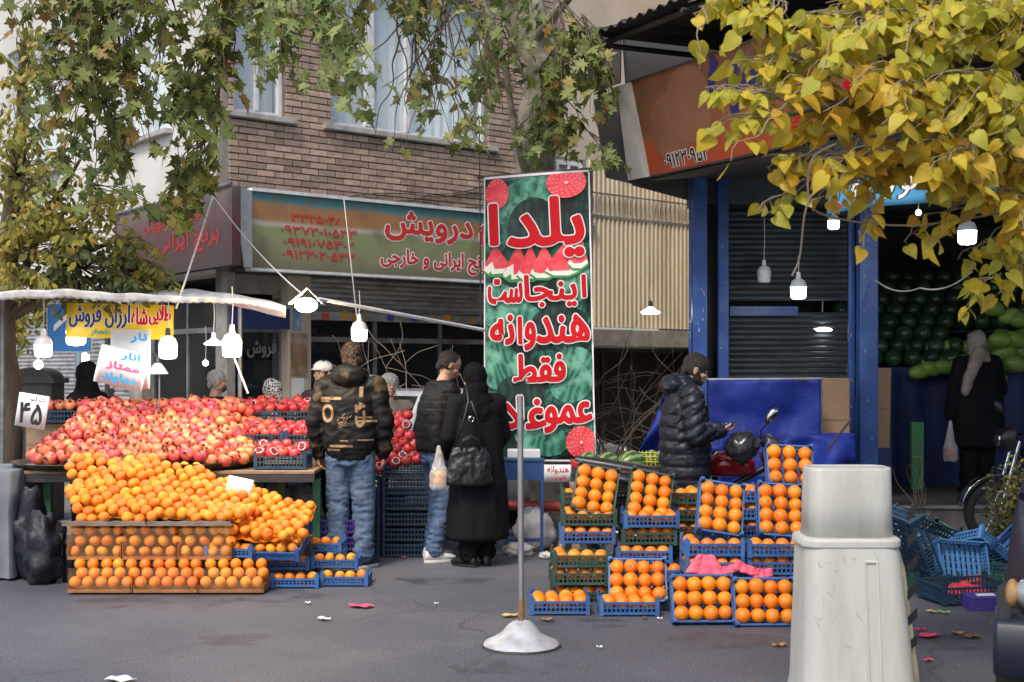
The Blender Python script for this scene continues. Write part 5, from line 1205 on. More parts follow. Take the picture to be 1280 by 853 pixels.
for k, (x, y, w, h, s_) in enumerate([(621, 303, 19, 40, -3), (645, 303, 18, 48, 4), (662, 305, 17, 46, 2), (681, 306, 19, 44, 0), (705, 302, 24, 46, 5), (724, 300, 14, 40, 6)]):
    top, bt = y, y + h
    bpoly([(x - w, bt - 6), (x - w * .5, bt + 1), (x + w * .3, bt + 2), (x + w, bt - 4), (x + s_, top)], 'slice_rind', .013 + .003 * k)
    bpoly([(x - w + 1, bt - 8), (x - w * .5, bt - 2), (x + w * .3, bt - 1), (x + w - 1, bt - 7), (x + s_, top)], 'slice_white', .0138 + .003 * k)
    bpoly([(x - w + 3, bt - 14), (x - w * .4, bt - 8), (x + w * .3, bt - 8), (x + w - 2, bt - 12), (x + s_, top)], 'slice_red', .0146 + .003 * k)
mat('carved_pink', (.82, .48, .45), .5)
def flower(px, py, rx, ry, seed):
    cu, cv = (px - 604) / 138, (577 - py) / 360; q1, q2 = MB(), MB()
    def P(a, r, l): 
        return BN(min(max(cu + rx * r * math.cos(a) / 138, .014), .984), min(max(cv + ry * r * math.sin(a) / 360, .007), .991), l)
    q1.add([P(2 * math.pi * k / 28, 1, .034) for k in range(28)], [tuple(range(28))]); q1.build('printed_flower', MATS['slice_red'], bn, world=True)
    for ring in range(5):
        n = 18 - ring * 3; r0 = 1 - ring * .2
        for k in range(n):
            a = 2 * math.pi * (k + .5 * (ring % 2)) / n; q2.add([P(a - 1.2 / n, r0 - .16, .036), P(a, r0 - .01, .036), P(a + 1.2 / n, r0 - .16, .036), P(a, r0 - .08, .036)], [(0, 1, 2, 3)])
    q2.add([P(2 * math.pi * k / 10, .1, .037) for k in range(10)], [tuple(range(10))])
    q2.build('petal_print', MATS['carved_pink'], bn, world=True, kind='stuff')
flower(621, 240, 15, 19, 0); flower(711, 232, 26, 19, 1); flower(724, 553, 19, 20, 2)
rw = MB(); ww = MB()
BNu = lambda u, v, l=0.0: BN((u - 604) / 138, (577 - v) / 360, l)
for s_, (x0, y0, x1, y1), bo in [('یلدا', (611, 258, 730, 306), 2.4), ('اینجاست', (612, 350, 733, 378), 1.2), ('هندوانه', (613, 394, 736, 434), 1.6), ('فقط', (642, 444, 705, 477), 1.6), ('عموغلا', (628, 498, 736, 539), 1.7)]:
    if s_ == 'یلدا':
        parts_ = [('یلد', (636, 250, 731, 322)), ('ا', (612, 254, 621, 303))]
    elif s_ == 'اینجاست': parts_ = [('ا', (729, 348, 733, 374)), ('ینجا', (656, 345, 721, 384)), ('ست', (610, 348, 652, 378))]
    elif s_ == 'هندوانه': parts_ = [('هند', (671, 396, 736, 429)), ('و', (656, 404, 668, 437)), ('ا', (648, 397, 651, 429)), ('نه', (613, 394, 641, 429))]
    elif s_ == 'عموغلا': parts_ = [('عمو', (680, 504, 737, 540)), ('غلا', (630, 496, 680, 535))]
    else: parts_ = [(s_, (x0, y0, x1, y1))]
    for w_, (a, b, c, d) in parts_:
        lettering(w_, (a, d, c, b), bo, BNu, rw, lift=.044, n=12); lettering(w_, (a, d, c, b), bo + 1.5, BNu, ww, lift=.040, n=14)
ww.build('letter_outline', MATS['white_print'], bn, world=True, kind='stuff'); rw.build('lettering', MATS['red_print'], bn, world=True, kind='stuff')
q = MB(); a = TL_ + Vector((-.06, .01, .0)); c = TR_ + Vector((.05, .01, .01)); q.tube([a, c], .012, 8)
q.build('top_bar', MATS['black_metal'], bn, world=True)
q = MB(); p = at(742, 300, YB0 + .06); q.tube([(p.x - .02, p.y, 0), (p.x - .02, p.y, TR_.z)], .014, 8); p = at(612, 300, YB0 + .06); q.tube([(p.x, p.y, 0), (p.x, p.y, TL_.z)], .014, 8); q.build('upright', MATS['grey_steel'], bn, world=True, kind='stuff')

# ------------------------------------------------------------------ metal stand in the foreground
mat('galvanised', (.42, .43, .44), .38, metal=.8, col2=(.32, .32, .33), nscale=7, bump=.1); mat('worn_white', (.50, .52, .55), .45, col2=(.36, .37, .40), nscale=4, grime=(.22, .18, .15), gscale=5, bump=.25, bscale=30); mat('rust', (.16, .085, .04), .8, col2=(.25, .13, .06), nscale=12)
Yp = 7.17; st = thing('pole_stand', 'thin galvanised pole on a dented silver dome base in the open road', 'stand', (gx(651.5, Yp), Yp, 0))
q = MB(); q.lathe([(0.0, .0), (.205, .0), (.214, .012), (.205, .025), (.16, .045), (.11, .075), (.075, .12), (.05, .138), (.022, .145), (.0, .146)], 40)
for i, (x, y, z) in enumerate(q.v): q.v[i] = (x, y, z + (.006 * noise.noise(Vector((x * 12, y * 12, 0))) if .01 < z else 0))
q.build('dome_base', MATS['worn_white'], st, smooth=50)
q = MB(); q.lathe([(.205, -.001), (.223, .002), (.22, .01), (.205, .014)], 40); q.build('rim', MATS['black_metal'], st, smooth=50)
q = MB(); q.tube([(0, 0, .14), (0, 0, .262)], .0175, 14); q.build('rusty_sleeve', MATS['rust'], st, smooth=60)
q = MB(); q.tube([(0, 0, .262), (-.006, 0, 1.40)], .0165, 14); q.build('pole', MATS['galvanised'], st, smooth=60)

# ------------------------------------------------------------------ white plastic barrier, one half sunk in the other
mat('barrier_plastic', (.49, .485, .44), .5, col2=(.43, .43, .385), nscale=1.4, bump=.25, bscale=22, grime=(.36, .36, .32), gscale=4, sss=.1, stretch=(1.6, 1.6, .35), detail=9)
mat('scuff', (.24, .24, .22), .7, col2=(.33, .33, .31), nscale=20); mat('hazard_yellow', (.42, .38, .20), .6, col2=(.36, .35, .30), nscale=14, grime=(.05, .05, .045), gscale=7)
Yb = 5.75
br = thing('plastic_barrier', 'tall pale grey plastic barrier tube with vertical slot nearest the camera', 'barrier', (gx(1062, Yb), Yb, 0)); bx = gx(1062, Yb)
def rring(w, d, z, r, cx=0, n=6, cy=0):
    return [(cx + sx * (w / 2 - r) + r * math.cos(a), cy + sy * (d / 2 - r) + r * math.sin(a), z) for sx, sy, a0 in ((1, 1, 0), (-1, 1, 90), (-1, -1, 180), (1, -1, 270)) for a in [R(a0 + 90 * k / n) for k in range(n + 1)]]
def bz(py): return gz(py, Yb)
def bxr(px): return gx(px, Yb) - bx
H1, H2 = bz(678), bz(588)
def brr(pl, pr, z, d, r, yo=0.0):        # left edge is seen on the rounded back shoulder, right edge on the front one
    xl, xr_ = gx(pl, Yb + .20) - bx, gx(pr, Yb + .10) - bx; return rring(xr_ - xl, d, z, r, (xl + xr_) / 2, cy=.22, n=8)
q = MB(); q.loft([brr(991, 1150, .0, .44, .09), brr(996, 1143, .12, .42, .09), brr(997, 1138, .3, .40, .085), brr(999, 1132, .5, .38, .085), brr(1000, 1124, H1 - .02, .34, .08), brr(1001, 1122, H1, .33, .08)])
q.build('lower_body', MATS['barrier_plastic'], br, smooth=50)
q = MB(); q.loft([brr(997, 1127, H1 - .035, .35, .08), brr(998, 1127, H1 - .004, .355, .08), brr(1000, 1125, H1 + .006, .34, .08)]); q.build('lip', MATS['barrier_plastic'], br, smooth=50, bevel=.004)
q = MB(); q.loft([brr(1006, 1120, H1 - .02, .25, .07), brr(1008, 1119, (H1 + H2) / 2, .24, .07), brr(1009, 1118, H2 - .012, .23, .065), brr(1010, 1117, H2, .22, .06)], cap=False)
q.build('upper_tube', MATS['barrier_plastic'], br, smooth=50, solid=.006)
q = MB(); q.loft([brr(1010, 1111, H2 - .014, .20, .055), brr(1009, 1112, H2 - .010, .202, .055)]); q.build('inner_rim', MATS['barrier_plastic'], br, smooth=50)
q = MB()       # raised frame of the vertical slot
for (xa_, xb_, za_, zb_) in [(1083, 1085.5, 0, bz(706)), (1098, 1101, 0, bz(706)), (1083, 1101, bz(706), bz(703))]:
    def yf(z): return .22 - (.44 - (.44 - .34) * min(1, z / H1)) / 2
    sl = .6
    q.add([(bxr(xa_) + .012 * (1 - za_), yf(za_) - .008, za_), (bxr(xb_) + .012 * (1 - za_), yf(za_) - .008, za_), (bxr(xb_), yf(zb_) - .008, zb_), (bxr(xa_), yf(zb_) - .008, zb_),
           (bxr(xa_) + .012 * (1 - za_), yf(za_) + .02, za_), (bxr(xb_) + .012 * (1 - za_), yf(za_) + .02, za_), (bxr(xb_), yf(zb_) + .02, zb_), (bxr(xa_), yf(zb_) + .02, zb_)], [(0, 1, 2, 3), (0, 4, 5, 1), (1, 5, 6, 2), (2, 6, 7, 3), (3, 7, 4, 0)])
q.build('slot_frame', MATS['barrier_plastic'], br, bevel=.002)
q = MB(); 
for _ in range(40):
    z = rnd.uniform(.25, H1 - .08); x = rnd.uniform(bxr(995), bxr(1118)); y = .22 - (.44 - .10 * z / H1) / 2 - .0025; a = rnd.uniform(0, 3.1); l_ = rnd.uniform(.006, .045)
    q.add([(x, y, z), (x + l_ * math.cos(a), y, z + l_ * math.sin(a)), (x + l_ * math.cos(a) + .0015, y, z + l_ * math.sin(a) + .0015), (x + .001, y, z + .002)], [(0, 1, 2, 3)])
q.build('scratches', MATS['scuff'], br, kind='stuff')
bk = thing('barrier_end', 'narrow yellow and black striped barrier edge showing behind the grey one', 'barrier', (gx(1135, Yb + .6), Yb + .55, 0)); 
q = MB(); x0_, x1_ = -.16, .035
ring = lambda z, xr: [(x0_, 0, z), (xr, 0, z), (xr, .25, z), (x0_, .25, z)]
q.loft([ring(0, gx(1150, 6.3) - bk.location.x), ring(gz(710, 6.3), gx(1131, 6.3) - bk.location.x), ring(gz(684, 6.3), gx(1123, 6.3) - bk.location.x)]); q.build('body', MATS['hazard_yellow'], bk)
q = MB(); 
for i in range(6):
    z = .15 + i * .13; q.add([(-.02, -.002, z), (.03, -.002, z + .05), (.03, -.002, z + .10), (-.02, -.002, z + .05)], [(0, 1, 2, 3)])
q.build('black_stripes', MATS['black_print'], bk, kind='stuff')

# ------------------------------------------------------------------ blue table, red duct, bags under it
tb = thing('small_table', 'small blue metal table with clutter on top below the banner', 'table', (gx(655, 10.75), 10.75, 0))
mat('table_blue', (.02, .07, .22), .45, col2=(.015, .05, .16), nscale=5)
q = MB(); q.span(-.17, .17, 0, .4, .775, .80); q.build('tabletop', MATS['table_blue'], tb, bevel=.004); q = MB(); q.span(-.16, .16, .01, .03, .62, .774); q.build('apron', MATS['table_blue'], tb)
for x in (-.15, .15):
    for y in (.02, .36): q = MB(); q.span(x - .014, x + .014, y - .014, y + .014, 0, .774); q.build('leg', MATS['table_blue'], tb)
q = MB(); q.span(-.135, .135, .012, .03, .10, .13); q.span(-.135, .135, .35, .37, .10, .13); q.build('stretcher', MATS['table_blue'], tb, kind='stuff')
o = thing('tray_box', 'low white box on the blue table under the banner edge', 'box', (gx(655, 10.8), 10.8, .80)); q = MB(); q.span(-.14, .14, 0, .2, 0, .07); q.build('box_body', MATS['paper'], o, bevel=.01)
mat('red_duct', (.42, .045, .03), .4, col2=(.3, .03, .025), nscale=5)
dp = thing('red_pipe', 'thick red pipe with a downward elbow beside the blue table', 'pipe', at(632, 600, 11.1))
q = MB(); P = [at(px, py, 11.1) for px, py in [(620, 632), (660, 632), (695, 633), (706, 636), (711, 645), (712, 652)]]; q.tube(P, .045, 14); q.build('pipe_run', MATS['red_duct'], dp, smooth=60, world=True)
q = MB(); q.tube([at(712, 652, 11.1), at(700, 690, 11.0), at(690, 697, 11.0)], .042, 12); q.build('grey_hose', MATS['grey_steel'], dp, smooth=60, world=True)
mat('bag_white', (.6, .58, .57), .6, col2=(.45, .42, .42), nscale=5, bump=.5, bscale=20)
lump('plastic_bag', 'white plastic bag under the blue table', 'bag', (gx(668, 11.0), 11.0, 0), (.17, .12, .2), 'bag_white', 12)
lump('plastic_bag', 'small crumpled white bag at the foot of the blue table', 'bag', (gx(648, 10.7), 10.65, 0), (.12, .09, .06), 'bag_white', 14, amp=.4)
lump('plastic_bag', 'little white scrap bag on the asphalt by the blue table leg', 'bag', (gx(683, 10.5), 10.5, 0), (.06, .05, .03), 'bag_white', 15, amp=.4)

# ------------------------------------------------------------------ blue tarpaulin, cardboard and rail behind the motorbike
mat('tarp_blue', (.008, .022, .19), .6, col2=(.006, .016, .14), nscale=3, bump=.9, bscale=9, spec=.25)
Yt = 10.9
tp = thing('blue_tarpaulin', 'royal blue tarpaulin hung over a frame behind the motorbike', 'tarpaulin', (gx(960, Yt), Yt, 0))
def tarpf(u, v):      # upper flat sheet
    px = 886 + 140 * u; py = 475 - 1 * u + 90 * v
    Y = Yt + .02 * math.sin(u * 9 + v * 3) + .05 * noise.noise(Vector((u * 4, v * 3, 1))) + .02 * abs(noise.noise(Vector((u * 11 + v * 4, v * 5, 4)))); return tuple(at(px, py, Y))
q = MB(); q.grid(tarpf, 30, 16); q.build('upper_sheet', MATS['tarp_blue'], tp, smooth=180, solid=.004, world=True)
def tarpl(u, v):
    px = 900 + 170 * u; py = 540 + 6 * math.sin(u * 5) + 90 * v + 8 * u
    Y = Yt - .35 * v - .10 - .09 * math.sin(u * 15 + v * 5) * (.4 + v) - .10 * noise.noise(Vector((u * 5, v * 5, 7))); return tuple(at(px, py, Y))
q = MB(); q.grid(tarpl, 60, 24); q.build('bunched_skirt', MATS['tarp_blue'], tp, smooth=180, solid=.004, world=True)
q = MB(); q.tube([at(884, 475, Yt + .03), at(1028, 474, Yt + .03)], .015, 6); q.tube([(gx(1026, Yt + .04), Yt + .04, 0), at(1026, 475, Yt + .04)], .015, 6); q.tube([(gx(888, Yt + .04), Yt + .04, 0), at(888, 475, Yt + .04)], .015, 6); q.build('frame_pole', MATS['grey_steel'], tp, world=True)
t2 = thing('blue_tarpaulin', 'blue tarpaulin end sloping down to the left behind the man in the puffer jacket', 'tarpaulin', (gx(810, 10.6), 10.6, 0))
q = MB(); q.grid(lambda u, v: tuple(at(828 - (45 - 8 * u) * v ** 1.3 * (1 - u) + 30 * u, 495 + 95 * v, 10.6 + .2 * u + .05 * math.sin(v * 8 + u * 7))), 14, 20); q.build('sheet', MATS['tarp_blue'], t2, smooth=180, solid=.004, world=True)
def slabof(name, label, cat, px0, px1, py0, py1, Y, m, d=.03, lean=0):
    a = at((px0 + px1) / 2, py1, Y); o = thing(name, label, cat, a); o.rotation_euler = (R(lean), 0, 0); W = gx(px1, Y) - gx(px0, Y); H = (py1 - py0) / FPX * Y
    q = MB(); q.span(-W / 2, W / 2, 0, d, 0, H); q.build('board', MATS[m], o, bevel=.003)
    q = MB(); q.span(-W / 2 + .01, W / 2 - .01, -.002, .0, H * .48, H * .5); q.build('fold_line', MATS['wood'], o); return o
slabof('cardboard_box', 'upright brown cardboard box between the tarpaulin and the blue posts', 'box', 1024, 1062, 473, 575, 11.2, 'cardboard', .25)
slabof('cardboard_sheet', 'narrow cardboard sheet just right of the thick blue post', 'cardboard', 1096, 1112, 460, 560, 12.2, 'cardboard', .02, 4)
slabof('green_post', 'slim teal leg standing in the dark shop right of the cardboard', 'post', 1140, 1155, 528, 612, 12.9, 'green_paint', .06)
sp_ = thing('propped_rod', 'thin black rod propped diagonally before the blue tarpaulin', 'rod', at(1034, 565, 10.4)); q = MB(); q.tube([at(1032, 565, 10.4), at(1064, 524, 10.4)], .010, 6); q.build('rod', MATS['black_metal'], sp_, world=True)

# ------------------------------------------------------------------ motorbikes
mat('bike_black', (.015, .015, .017), .35, bump=.1); mat('bike_red', (.34, .012, .02), .22, coat=.5); mat('rubber', (.018, .018, .018), .85); mat('chrome', (.6, .6, .62), .15, metal=1); mat('mirror_glass', (.55, .58, .6), .05, metal=1); mat('bag_black', (.02, .022, .026), .22, bump=1.0, bscale=16)
def motorbike(label, loc, rz, tank='bike_red'):
    o = thing('motorbike', label, 'motorbike', loc, rz)     # faces +x, wheels at +-.62
    for x in (-.62, .62):
        q = MB(); T = Matrix.Translation((x, 0, .29)) @ Matrix.Rotation(R(90), 4, 'X'); prof = [(.245 + .045 * math.cos(a), .045 * math.sin(a)) for a in [R(30 * k) for k in range(13)]]; q.lathe(prof, 32, T=T)
        w_ = q.build('wheel', MATS['rubber'], o, smooth=60); q = MB(); q.lathe([(.205, -.02), (.215, 0), (.205, .02), (.195, .0), (.205, -.02)], 32, T=T)
        for k in range(12): a = R(30 * k); q.tube([(x, 0, .29), (x + .2 * math.cos(a), .0, .29 + .2 * math.sin(a))], .003, 4)
        q.ball((x, 0, .29), .045, 10, 8); q.build('rim', MATS['chrome'], w_, smooth=60)
        q = MB(); q.grid(lambda u, v: (x + (.315 + .004 * math.sin(v * 3.14)) * math.cos(R(20 + 130 * u)), -.06 + .12 * v, .29 + (.315 + .012 * math.sin(v * 3.14)) * math.sin(R(20 + 130 * u))), 14, 5); q.build('mudguard', MATS['bike_black'], o, solid=.004, smooth=60)
    q = MB(); q.loft([[(x, w * math.cos(t), z + h * math.sin(t)) for t in [2 * math.pi * k / 12 for k in range(12)]] for x, w, z, h in [(-.98, .03, .86, .03), (-.75, .09, .82, .05), (-.4, .11, .76, .055), (-.05, .10, .76, .05), (.1, .07, .79, .04)]]); q.build('seat', MATS['bike_black'], o, smooth=60)
    q = MB(); q.loft([[(x, w * math.cos(t), z + h * math.sin(t)) for t in [2 * math.pi * k / 12 for k in range(12)]] for x, w, z, h in [(.0, .07, .80, .05), (.1, .13, .83, .10), (.26, .12, .83, .10), (.38, .05, .80, .06)]]); q.build('tank', MATS[tank], o, smooth=60)
    q = MB(); q.prism([(-1.0, .80), (-.6, .70), (-.2, .62), (-.15, .70), (-.6, .78), (-1.02, .86)], -.10, .10); q.build('tail_panel', MATS[tank], o, bevel=.01)
    q = MB(); q.loft([rring(.30, .22, .36, .05, .05), rring(.34, .26, .48, .05, .02), rring(.22, .18, .66, .05, .05)]); q.build('engine', MATS['grey_steel'], o, bevel=.01)
    q = MB(); q.tube([(-.62, -.09, .29), (-.1, -.08, .34), (.1, 0, .6), (.45, 0, .8)], .025, 8); q.tube([(-.62, .09, .29), (-.1, .08, .34), (.1, 0, .6)], .025, 8); q.build('chassis', MATS['bike_black'], o, smooth=60)
    q = MB()
    for s_ in (-1, 1): q.tube([(.62, s_ * .07, .29), (.44, s_ * .07, .92)], .02, 8)
    q.build('fork', MATS['chrome'], o, smooth=60)
    q = MB(); q.tube([(.36, -.34, 1.0), (.40, -.2, 1.02), (.46, 0, .96), (.40, .2, 1.02), (.36, .34, 1.0)], .013, 8); hb = q.build('handlebar', MATS['bike_black'], o, smooth=60)
    for s_ in (-1, 1): q = MB(); q.tube([(.385, s_ * .24, 1.015), (.355, s_ * .37, 1.0)], .020, 10); q.build('grip', MATS['rubber'], hb, smooth=60)
    q = MB(); q.loft([rring(.06, .16, .84, .03, .52), rring(.16, .2, .92, .04, .54), rring(.14, .2, 1.0, .04, .52), rring(.04, .1, 1.06, .02, .47)]); q.build('headlamp_cowl', MATS['bike_black'], o, smooth=60)
    q = MB(); q.ball((.61, 0, .93), (.02, .07, .06), 14, 10); q.build('headlamp', MATS['chrome'], o, smooth=60)
    for s_ in (-1,):
        q = MB(); q.tube([(.40, s_ * .22, 1.02), (.40, s_ * .24, 1.1), (.45, s_ * .27, 1.16)], .007, 6); mm = q.build('mirror', MATS['bike_black'], o, smooth=60)
        T = Matrix.Translation((.475, s_ * .27, 1.21)) @ Matrix.Rotation(R(38), 4, 'Y') @ Matrix.Rotation(R(15), 4, 'Z')
        q = MB(); q.ball((0, 0, 0), (.042, .025, .07), 16, 10, T=T); q.build('mirror_shell', MATS['bike_black'], mm, smooth=60); q = MB(); q.ball((0, -.012, 0), (.036, .018, .062), 16, 10, T=T); q.build('mirror_glass', MATS['mirror_glass'], mm, smooth=60)
    q = MB(); q.tube([(-.1, -.14, .3), (-.5, -.16, .28), (-.95, -.16, .36)], [.03, .04, .045], 10); q.build('exhaust', MATS['chrome'], o, smooth=60)
    q = MB(); q.tube([(0, .06, .3), (-.06, .22, .02)], .012, 6); q.build('kickstand', MATS['bike_black'], o)
    return o
YM = 9.75
mb1 = motorbike('dark motorbike with red panels parked behind the orange displays', (gx(880, YM), YM, 0), R(-4))
q = MB(); q.prism([(.48, 1.0), (.60, .92), (.82, .64), (.70, .64), (.50, .86)], -.09, .09); q.build('leg_shield', MATS['bike_red'], mb1, bevel=.012)
o = lump('bin_bag', 'glossy black plastic bag tied over the handlebar by the phone user', 'bag', at(917, 575, 9.45), (.115, .10, .13), 'bag_black', 21, amp=.25); o.rotation_euler = (0, R(35), 0)
o = lump('bin_bag', 'black leather saddle cover bunched behind the man on the motorbike', 'cover', at(792, 612, 9.62), (.32, .13, .07), 'bike_black', 22, amp=.2)
o.rotation_euler = (0, R(10), 0)
mb2 = motorbike('motorbike parked at the right edge behind the bush', (gx(1222, 10.9) + .92, 11.3, 0), R(182), 'bike_black')
q = MB(); q.grid(lambda u, v: (.62 + (.335) * math.cos(R(10 + 120 * u)), -.065 + .13 * v, .29 + (.335 + .01 * math.sin(v * 3.14)) * math.sin(R(10 + 120 * u))), 14, 4); q.build('chrome_mudguard', MATS['chrome'], mb2, solid=.004, smooth=60)

# ------------------------------------------------------------------ cars
mat('car_white', (.62, .64, .66), .25, coat=.6); mat('car_navy', (.008, .010, .022), .45, bump=.05); mat('car_glass', (.012, .015, .018), .05); mat('lamp_glass', (.42, .43, .43), .10, metal=.5); mat('indicator', (.35, .20, .08), .25)
def car(label, loc, rz, paint, mirrors=True, L=3.9, Wd=1.62, H=1.42):
    o = thing('parked_car', label, 'car', loc, rz)        # faces +x
    hw = Wd / 2
    prof = [(-L / 2, .45, .62, .80), (-L / 2 + .05, .30, .86, .9), (-L / 2 + .35, .25, .98, .97), (-.9, .22, 1.0, 1), (.0, .22, .96, 1), (.75, .22, .93, 1), (1.3, .24, .84, .97), (L / 2 - .12, .28, .74, .90), (L / 2, .42, .60, .80)]
    def ring(x, z0, z1, k):
        w = hw * k; r = .10; return [(x, -w + r, z0), (x, w - r, z0), (x, w - .02, z0 + .06), (x, w, (z0 + z1) / 2), (x, w - .04, z1 - .06), (x, w - .14, z1), (x, 0, z1 + .02), (x, -w + .14, z1), (x, -w + .04, z1 - .06), (x, -w, (z0 + z1) / 2), (x, -w + .02, z0 + .06)]
    q = MB(); q.loft([ring(*p) for p in prof]); b_ = q.build('body', MATS[paint], o, smooth=60); b_.modifiers.new('sub', 'SUBSURF').render_levels = 2; b_.modifiers['sub'].levels = 0
    def cab(zk, x0, x1, w): return [(x0, -w, zk), (x1, -w, zk), (x1, w, zk), (x0, w, zk)]
    q = MB(); q.loft([cab(.94, -L / 2 + .18, .92, hw - .10), cab(1.15, -L / 2 + .30, .58, hw - .17), cab(H - .05, -L / 2 + .55, .22, hw - .25)]); q.build('window_glass', MATS['car_glass'], o, smooth=30, bevel=.03)
    q = MB(); q.loft([cab(H - .055, -L / 2 + .52, .24, hw - .24), cab(H - .01, -L / 2 + .62, .14, hw - .30), cab(H, -L / 2 + .9, -.1, hw - .5)]); q.build('roof', MATS[paint], o, smooth=60, bevel=.02)
    q = MB()
    for s_ in (-1, 1):
        for (xa_, xb_) in ((.92, .23), (-.35, -.42), (-L / 2 + .2, -L / 2 + .55), (-L / 2 + .75, -L / 2 + .9)): q.tube([(xa_, s_ * (hw - .095), .94), ((xa_ + xb_) / 2, s_ * (hw - .165), 1.16), (xb_, s_ * (hw - .238), H - .04)], .028, 6)
    q.build('pillar', MATS[paint], o, kind='stuff', smooth=60)
    for x in (-1.2, 1.22):
        for s_ in (-1, 1):
            T = Matrix.Translation((x, s_ * (hw - .09), .29)) @ Matrix.Rotation(R(90), 4, 'X'); q = MB(); q.lathe([(.0, -.1), (.26, -.1), (.29, -.06), (.29, .06), (.26, .1), (0, .1)], 28, T=T); w_ = q.build('wheel', MATS['rubber'], o, smooth=40)
            q = MB(); q.lathe([(.0, -.104), (.17, -.108), (.18, -.10)], 20, T=T); q.lathe([(.0, .104), (.17, .108), (.18, .10)], 20, T=T); q.build('rim', MATS['galvanised'], w_, smooth=40)
    q = MB(); q.loft([[(L / 2 + dx, y, z) for dx, z in ((-.25, .32), (.03, .30), (.07, .38), (.07, .48), (.04, .54), (-.25, .54))] for y in (-hw + .0, -hw + .12, hw - .12, hw)]); q.build('front_bumper', MATS['car_navy'], o, smooth=50, bevel=.02)
    q = MB(); q.span(-L / 2 - .05, -L / 2 + .15, -hw + .04, hw - .04, .32, .52); q.build('rear_bumper', MATS['car_navy'], o, bevel=.04)
    for s_ in (-1, 1):
        q = MB(); q.ball((L / 2 - .09, s_ * (hw - .22), .63), (.08, .15, .085), 16, 10); hl = q.build('headlight', MATS['lamp_glass'], o, smooth=60)
        q = MB(); q.ball((L / 2 - .13, s_ * (hw - .07), .62), (.10, .03, .06), 12, 8); q.build('indicator', MATS['indicator'], hl, smooth=60)
        q = MB(); q.ball((-L / 2 + .03, s_ * (hw - .18), .76), (.05, .10, .13), 12, 8); q.build('tail_light', MATS['bike_red'], o, smooth=60)
    q = MB()
    for z in (.60, .64, .68, .72): q.span(L / 2 - .05, L / 2 - .005, -.4, .4, z, z + .015)
    q.build('grille', MATS['black_metal'], o, kind='stuff')
    if not mirrors: return o
    q = MB(); q.ball((.62, -hw - .06, .98), (.05, .08, .05), 10, 8); q.ball((.62, hw + .06, .98), (.05, .08, .05), 10, 8); q.build('door_mirror', MATS[paint], o, smooth=60, kind='stuff')
    return o
car('white hatchback parked behind the shoppers and the pomegranate crates', (gx(590, 13.2) , 13.1, 0), R(52), 'car_white', H=1.36)
car('dark navy car nosing into the lower right corner of the picture', (3.47, 6.70, 0), R(-113.0), 'car_navy', mirrors=False)

# ------------------------------------------------------------------ heap of discarded crates at the right
for i, (px, py, Y, k, rx, ry, rz, w) in enumerate([
    (1152, 742, 9.0, KBW, 15, 62, 30, 'large dark blue crate standing on its end nearest the barrier'), (1172, 716, 9.4, KBW, 40, 20, 10, 'blue crate tipped forward in the left of the discarded pile'),
    (1200, 745, 9.2, KL, 68, 5, 8, 'pale blue crate lying on its side showing its slotted base'), (1190, 700, 9.7, KG, 25, -35, 20, 'green crate thrown across the top left of the discarded pile'),
    (1218, 705, 9.6, KG, 12, 30, -15, 'green crate slanting across the top middle of the pile'), (1245, 720, 9.5, KL, -20, 35, 25, 'blue crate tilted at the top right of the discarded pile'),
    (1262, 735, 9.3, KB, 30, 40, -30, 'blue crate leaning at the right end of the pile'), (1170, 757, 8.9, KG, 0, 0, 12, 'green crate flat on the ground in the middle of the pile'),
    (1225, 776, 8.4, KBW, 2, 0, 12, 'dark blue crate on the ground at the front right of the pile'), (1262, 752, 9.0, KG, 10, 0, -20, 'green crate low at the right behind the front blue crate'),
    (1228, 745, 9.3, KB, 5, 8, 5, 'blue crate in the middle of the pile above the red rag'), (1145, 700, 9.6, KB, 30, 40, 60, 'blue crate tipped up behind the barrier edge')]):
    p = at(px, py, Y); p.z = max(p.z, .012)
    o = crate(k, p.x, p.y, p.z, w, None); o.rotation_euler = (R(rx), R(ry), R(rz))
    bpy.context.view_layer.update()
    if i >= 0:
        zs = [(o.matrix_basis @ Vector((sx * k[2] / 2, sy * k[3], sz * k[4]))).z for sx in (-1, 1) for sy in (0, 1) for sz in (0, 1)]
        if min(zs) < .012: o.location.z += .012 - min(zs)
mat('rag_red', (.45, .03, .05), .8, col2=(.35, .02, .04), nscale=6)
lump('red_rag', 'crumpled red cloth in front of the discarded crates', 'rag', (gx(1200, 8.7), 8.6, 0), (.13, .09, .06), 'rag_red', 31, amp=.5)
lump('red_rag', 'red cloth stuffed among the discarded crates', 'rag', at(1222, 742, 9.15), (.10, .08, .07), 'rag_red', 32, amp=.5)
mat('purple_box', (.06, .04, .25), .5)
o = thing('small_box', 'small purple box with white label at the front right of the pile', 'box', (gx(1243, 8.15), 8.2, 0)); q = MB(); q.span(-.13, .13, 0, .2, 0, .09); q.build('box_body', MATS['purple_box'], o, bevel=.004); q = MB(); q.add([(-.08, .03, .0925), (.05, .05, .0925), (.06, .14, .0925), (-.06, .12, .0925)], [(0, 1, 2, 3)]); q.build('label', MATS['paper'], o)
